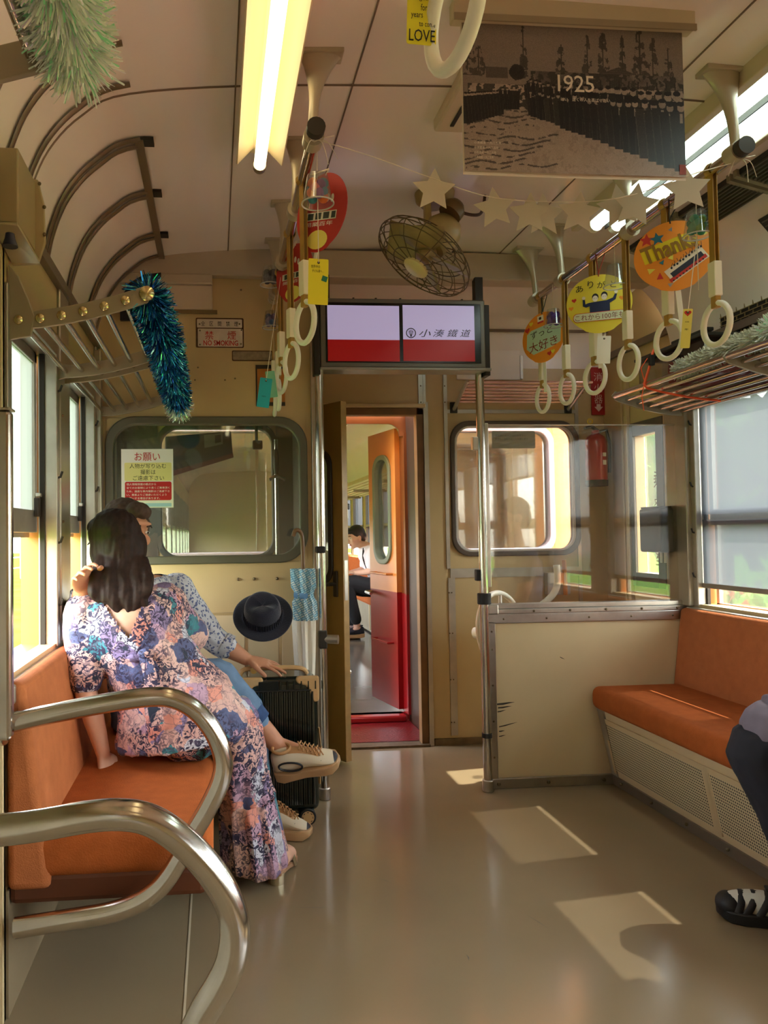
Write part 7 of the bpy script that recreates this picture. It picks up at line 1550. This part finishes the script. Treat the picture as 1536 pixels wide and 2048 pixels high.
for hx, tx in ((V((1.735, 2.020, 0)), V((1.480, 2.150, 0))), (V((1.68, 1.80, 0)), V((1.41, 1.80, 0)))):
    sd = bpy.data.objects.new('sandal', None); COL.objects.link(sd); sd.parent = PR; WM[sd.name] = wm(PR); M_, L = shoe_M(hx, tx)
    out = [(-.51, 0), (-.47, .034), (-.3, .042), (-.1, .040), (.1, .046), (.28, .053), (.40, .048), (.48, .028), (.51, 0)]; out = out + [(x, -w) for x, w in out[-2:0:-1]]; N_ = len(out); m = MB()
    m.v = [M_ @ V((x * L, w, .008 if x > .4 else 0)) for x, w in out] + [M_ @ V((x * L * 1.01, w * 1.05, .034)) for x, w in out]; m.f = [list(range(N_))[::-1], list(range(N_, 2 * N_))] + [[i, (i + 1) % N_, (i + 1) % N_ + N_, i + N_] for i in range(N_)]; m.mi = [0] * len(m.f); m.build('sole', SB, sd, smooth=True, bevel=.004)
    MB().ball(M_ @ V((.395 * L, 0, .038)), (.036, .046, .034), 18, 10, M_.to_3x3().to_4x4()).build('toe_cap', SB, sd, smooth=True)
    MB().ball(M_ @ V((.05 * L, 0, .046)), (.13, .042, .042), 20, 12, M_.to_3x3().to_4x4()).build('sock', SW, sd, smooth=True)
    for x, lean in ((.30, .10), (.20, .16), (.08, .18), (-.05, .16), (-.2, .05)):
        hgt = .085 - .04 * max(0, x); m = MB(); m.tube(spline([M_ @ V(((x + lean * .4) * L, .046, .03)), M_ @ V((x * L, .036, hgt * .8)), M_ @ V(((x - lean * .2) * L, 0, hgt + .008)), M_ @ V((x * L, -.036, hgt * .8)), M_ @ V(((x + lean * .4) * L, -.046, .03))], 4), (.0095, .003), 8, ref=tuple(M_.to_3x3() @ V((1, 0, 0)))); m.build('strap', SB, sd, smooth=True)
    MB().box((-.05, -.016, .092), (.02, .016, .102), M_).build('lace_lock', SB, sd, bevel=.004)
    MB().tube([M_ @ V((L * (-.36 + .13 * cos(a)), .042 * sin(a), .075 + .02 * (cos(a) < 0))) for a in (2 * pi * i / 20 for i in range(20))], (.018, .005), 8, closed=True, ref=(0, 0, 1)).build('heel_band', SB, sd, smooth=True)

# ------------------------------------------------------------------ the person in the next carriage
PF = thing('person', 'person in a white shirt and black trousers seated in the next carriage beyond the door', 'person', (1.80, 8.1, .44))
YF = 8.1; hF = atY(711, 1075, YF); Bf = basis((-1, -.35, -.25), (-.1, 0, 1)); sh = V((hF.x + .10, YF, .98))
def pf_torso(m, g=0): m.tube(spline([V((1.83, YF, .47)), V((1.82, YF, .60)), V((1.75, YF, .80)), V((1.68, YF, .95)), V((1.655, YF, 1.02))], 4), [(.15 + g, .12 + g)] * 5 + [(.145 + g, .115 + g)] * 4 + [(.165 + g, .12 + g)] * 4 + [(.14 + g, .085 + g)] * 3 + [(.07 + g, .06 + g)], 18, ref=(0, 1, 0))
m = MB(); pf_torso(m); limb(m, [(V((1.66, YF, 1.0)), .052), (hF + V((.02, 0, -.06)), .048)]); head(m, hF, Bf)
LEG = [(V((1.80, YF + .1, .54)), V((1.43, YF + .05, .55)), V((1.50, YF + .02, .10))), (V((1.80, YF - .1, .56)), V((1.42, YF - .12, .60)), V((1.53, YF - .05, .12)))]
for s, (h_, k_, a_) in zip((1, -1), LEG):
    limb(m, [(h_, .09), ((h_ + k_) / 2, .08), (k_, .058), (a_, .036)]); e_ = V((1.66, YF + s * .2, .76)); w0 = V((1.50, YF + s * .1, .72)); limb(m, [(V((1.70, YF + s * .165, .96)), .05), (e_, .04), (w0, .027)]); hand(m, w0, (-.8, -s * .3, .1), (0, 0, 1), .4, s); limb(m, [(a_, .036), (a_ + V((-.13, 0, -.06)), .026)])
fuse(m, 'body', SK3, PF, .008, 3); face_parts(PF, hF, Bf)
m = MB(); pf_torso(m, .018)
for s in (-1, 1): limb(m, [(V((1.70, YF + s * .165, .96)), .07), (V((1.67, YF + s * .19, .80)), .068)])
fuse(m, 'shirt', mat('white_shirt', (232, 224, 232), .8), PF, .009, 3, disp=lambda p: .006 * mnoise.noise(p * 14))
m = MB(); m.tube([V((1.84, YF, .46)), V((1.825, YF, .60))], [(.165, .135)] * 2, 16, ref=(0, 1, 0))
for (h_, k_, a_) in LEG: limb(m, [(h_, .105), ((h_ + k_) / 2, .098), (k_, .078), (k_ * .2 + a_ * .8, .062)])
fuse(m, 'trousers', mat('black_trousers', (24, 24, 28), .85), PF, .009, 3)
m = MB(); hair_cap(m, hF, Bf, 1, ((0, -.025, .045, .088, .10, .092), (0, -.065, -.0, .08, .062, .08), (0, .05, .08, .06, .045, .035))); fuse(m, 'hair', mat('hair_black_far', (30, 24, 22), .5), PF, .009, 2)
MB().tube(spline([V((1.60, YF - .11, .99)), V((1.60, YF - .10, .86)), V((1.70, YF + .0, .66))], 5), (.014, .004), 8).build('bag_strap', BLACK, PF)
for (h_, k_, a_) in LEG: Ms, L_ = shoe_M(V((a_.x + .07, a_.y, a_.z - .10)), V((a_.x - .20, a_.y, a_.z - .10))); sneaker(PF, Ms, L_, cols=(mat('far_shoe', (40, 42, 56), .6), BLACK, mat('far_shoe_lace', (70, 72, 84), .6)))
bpy.data.objects.remove(_to); bpy.data.curves.remove(_tc)
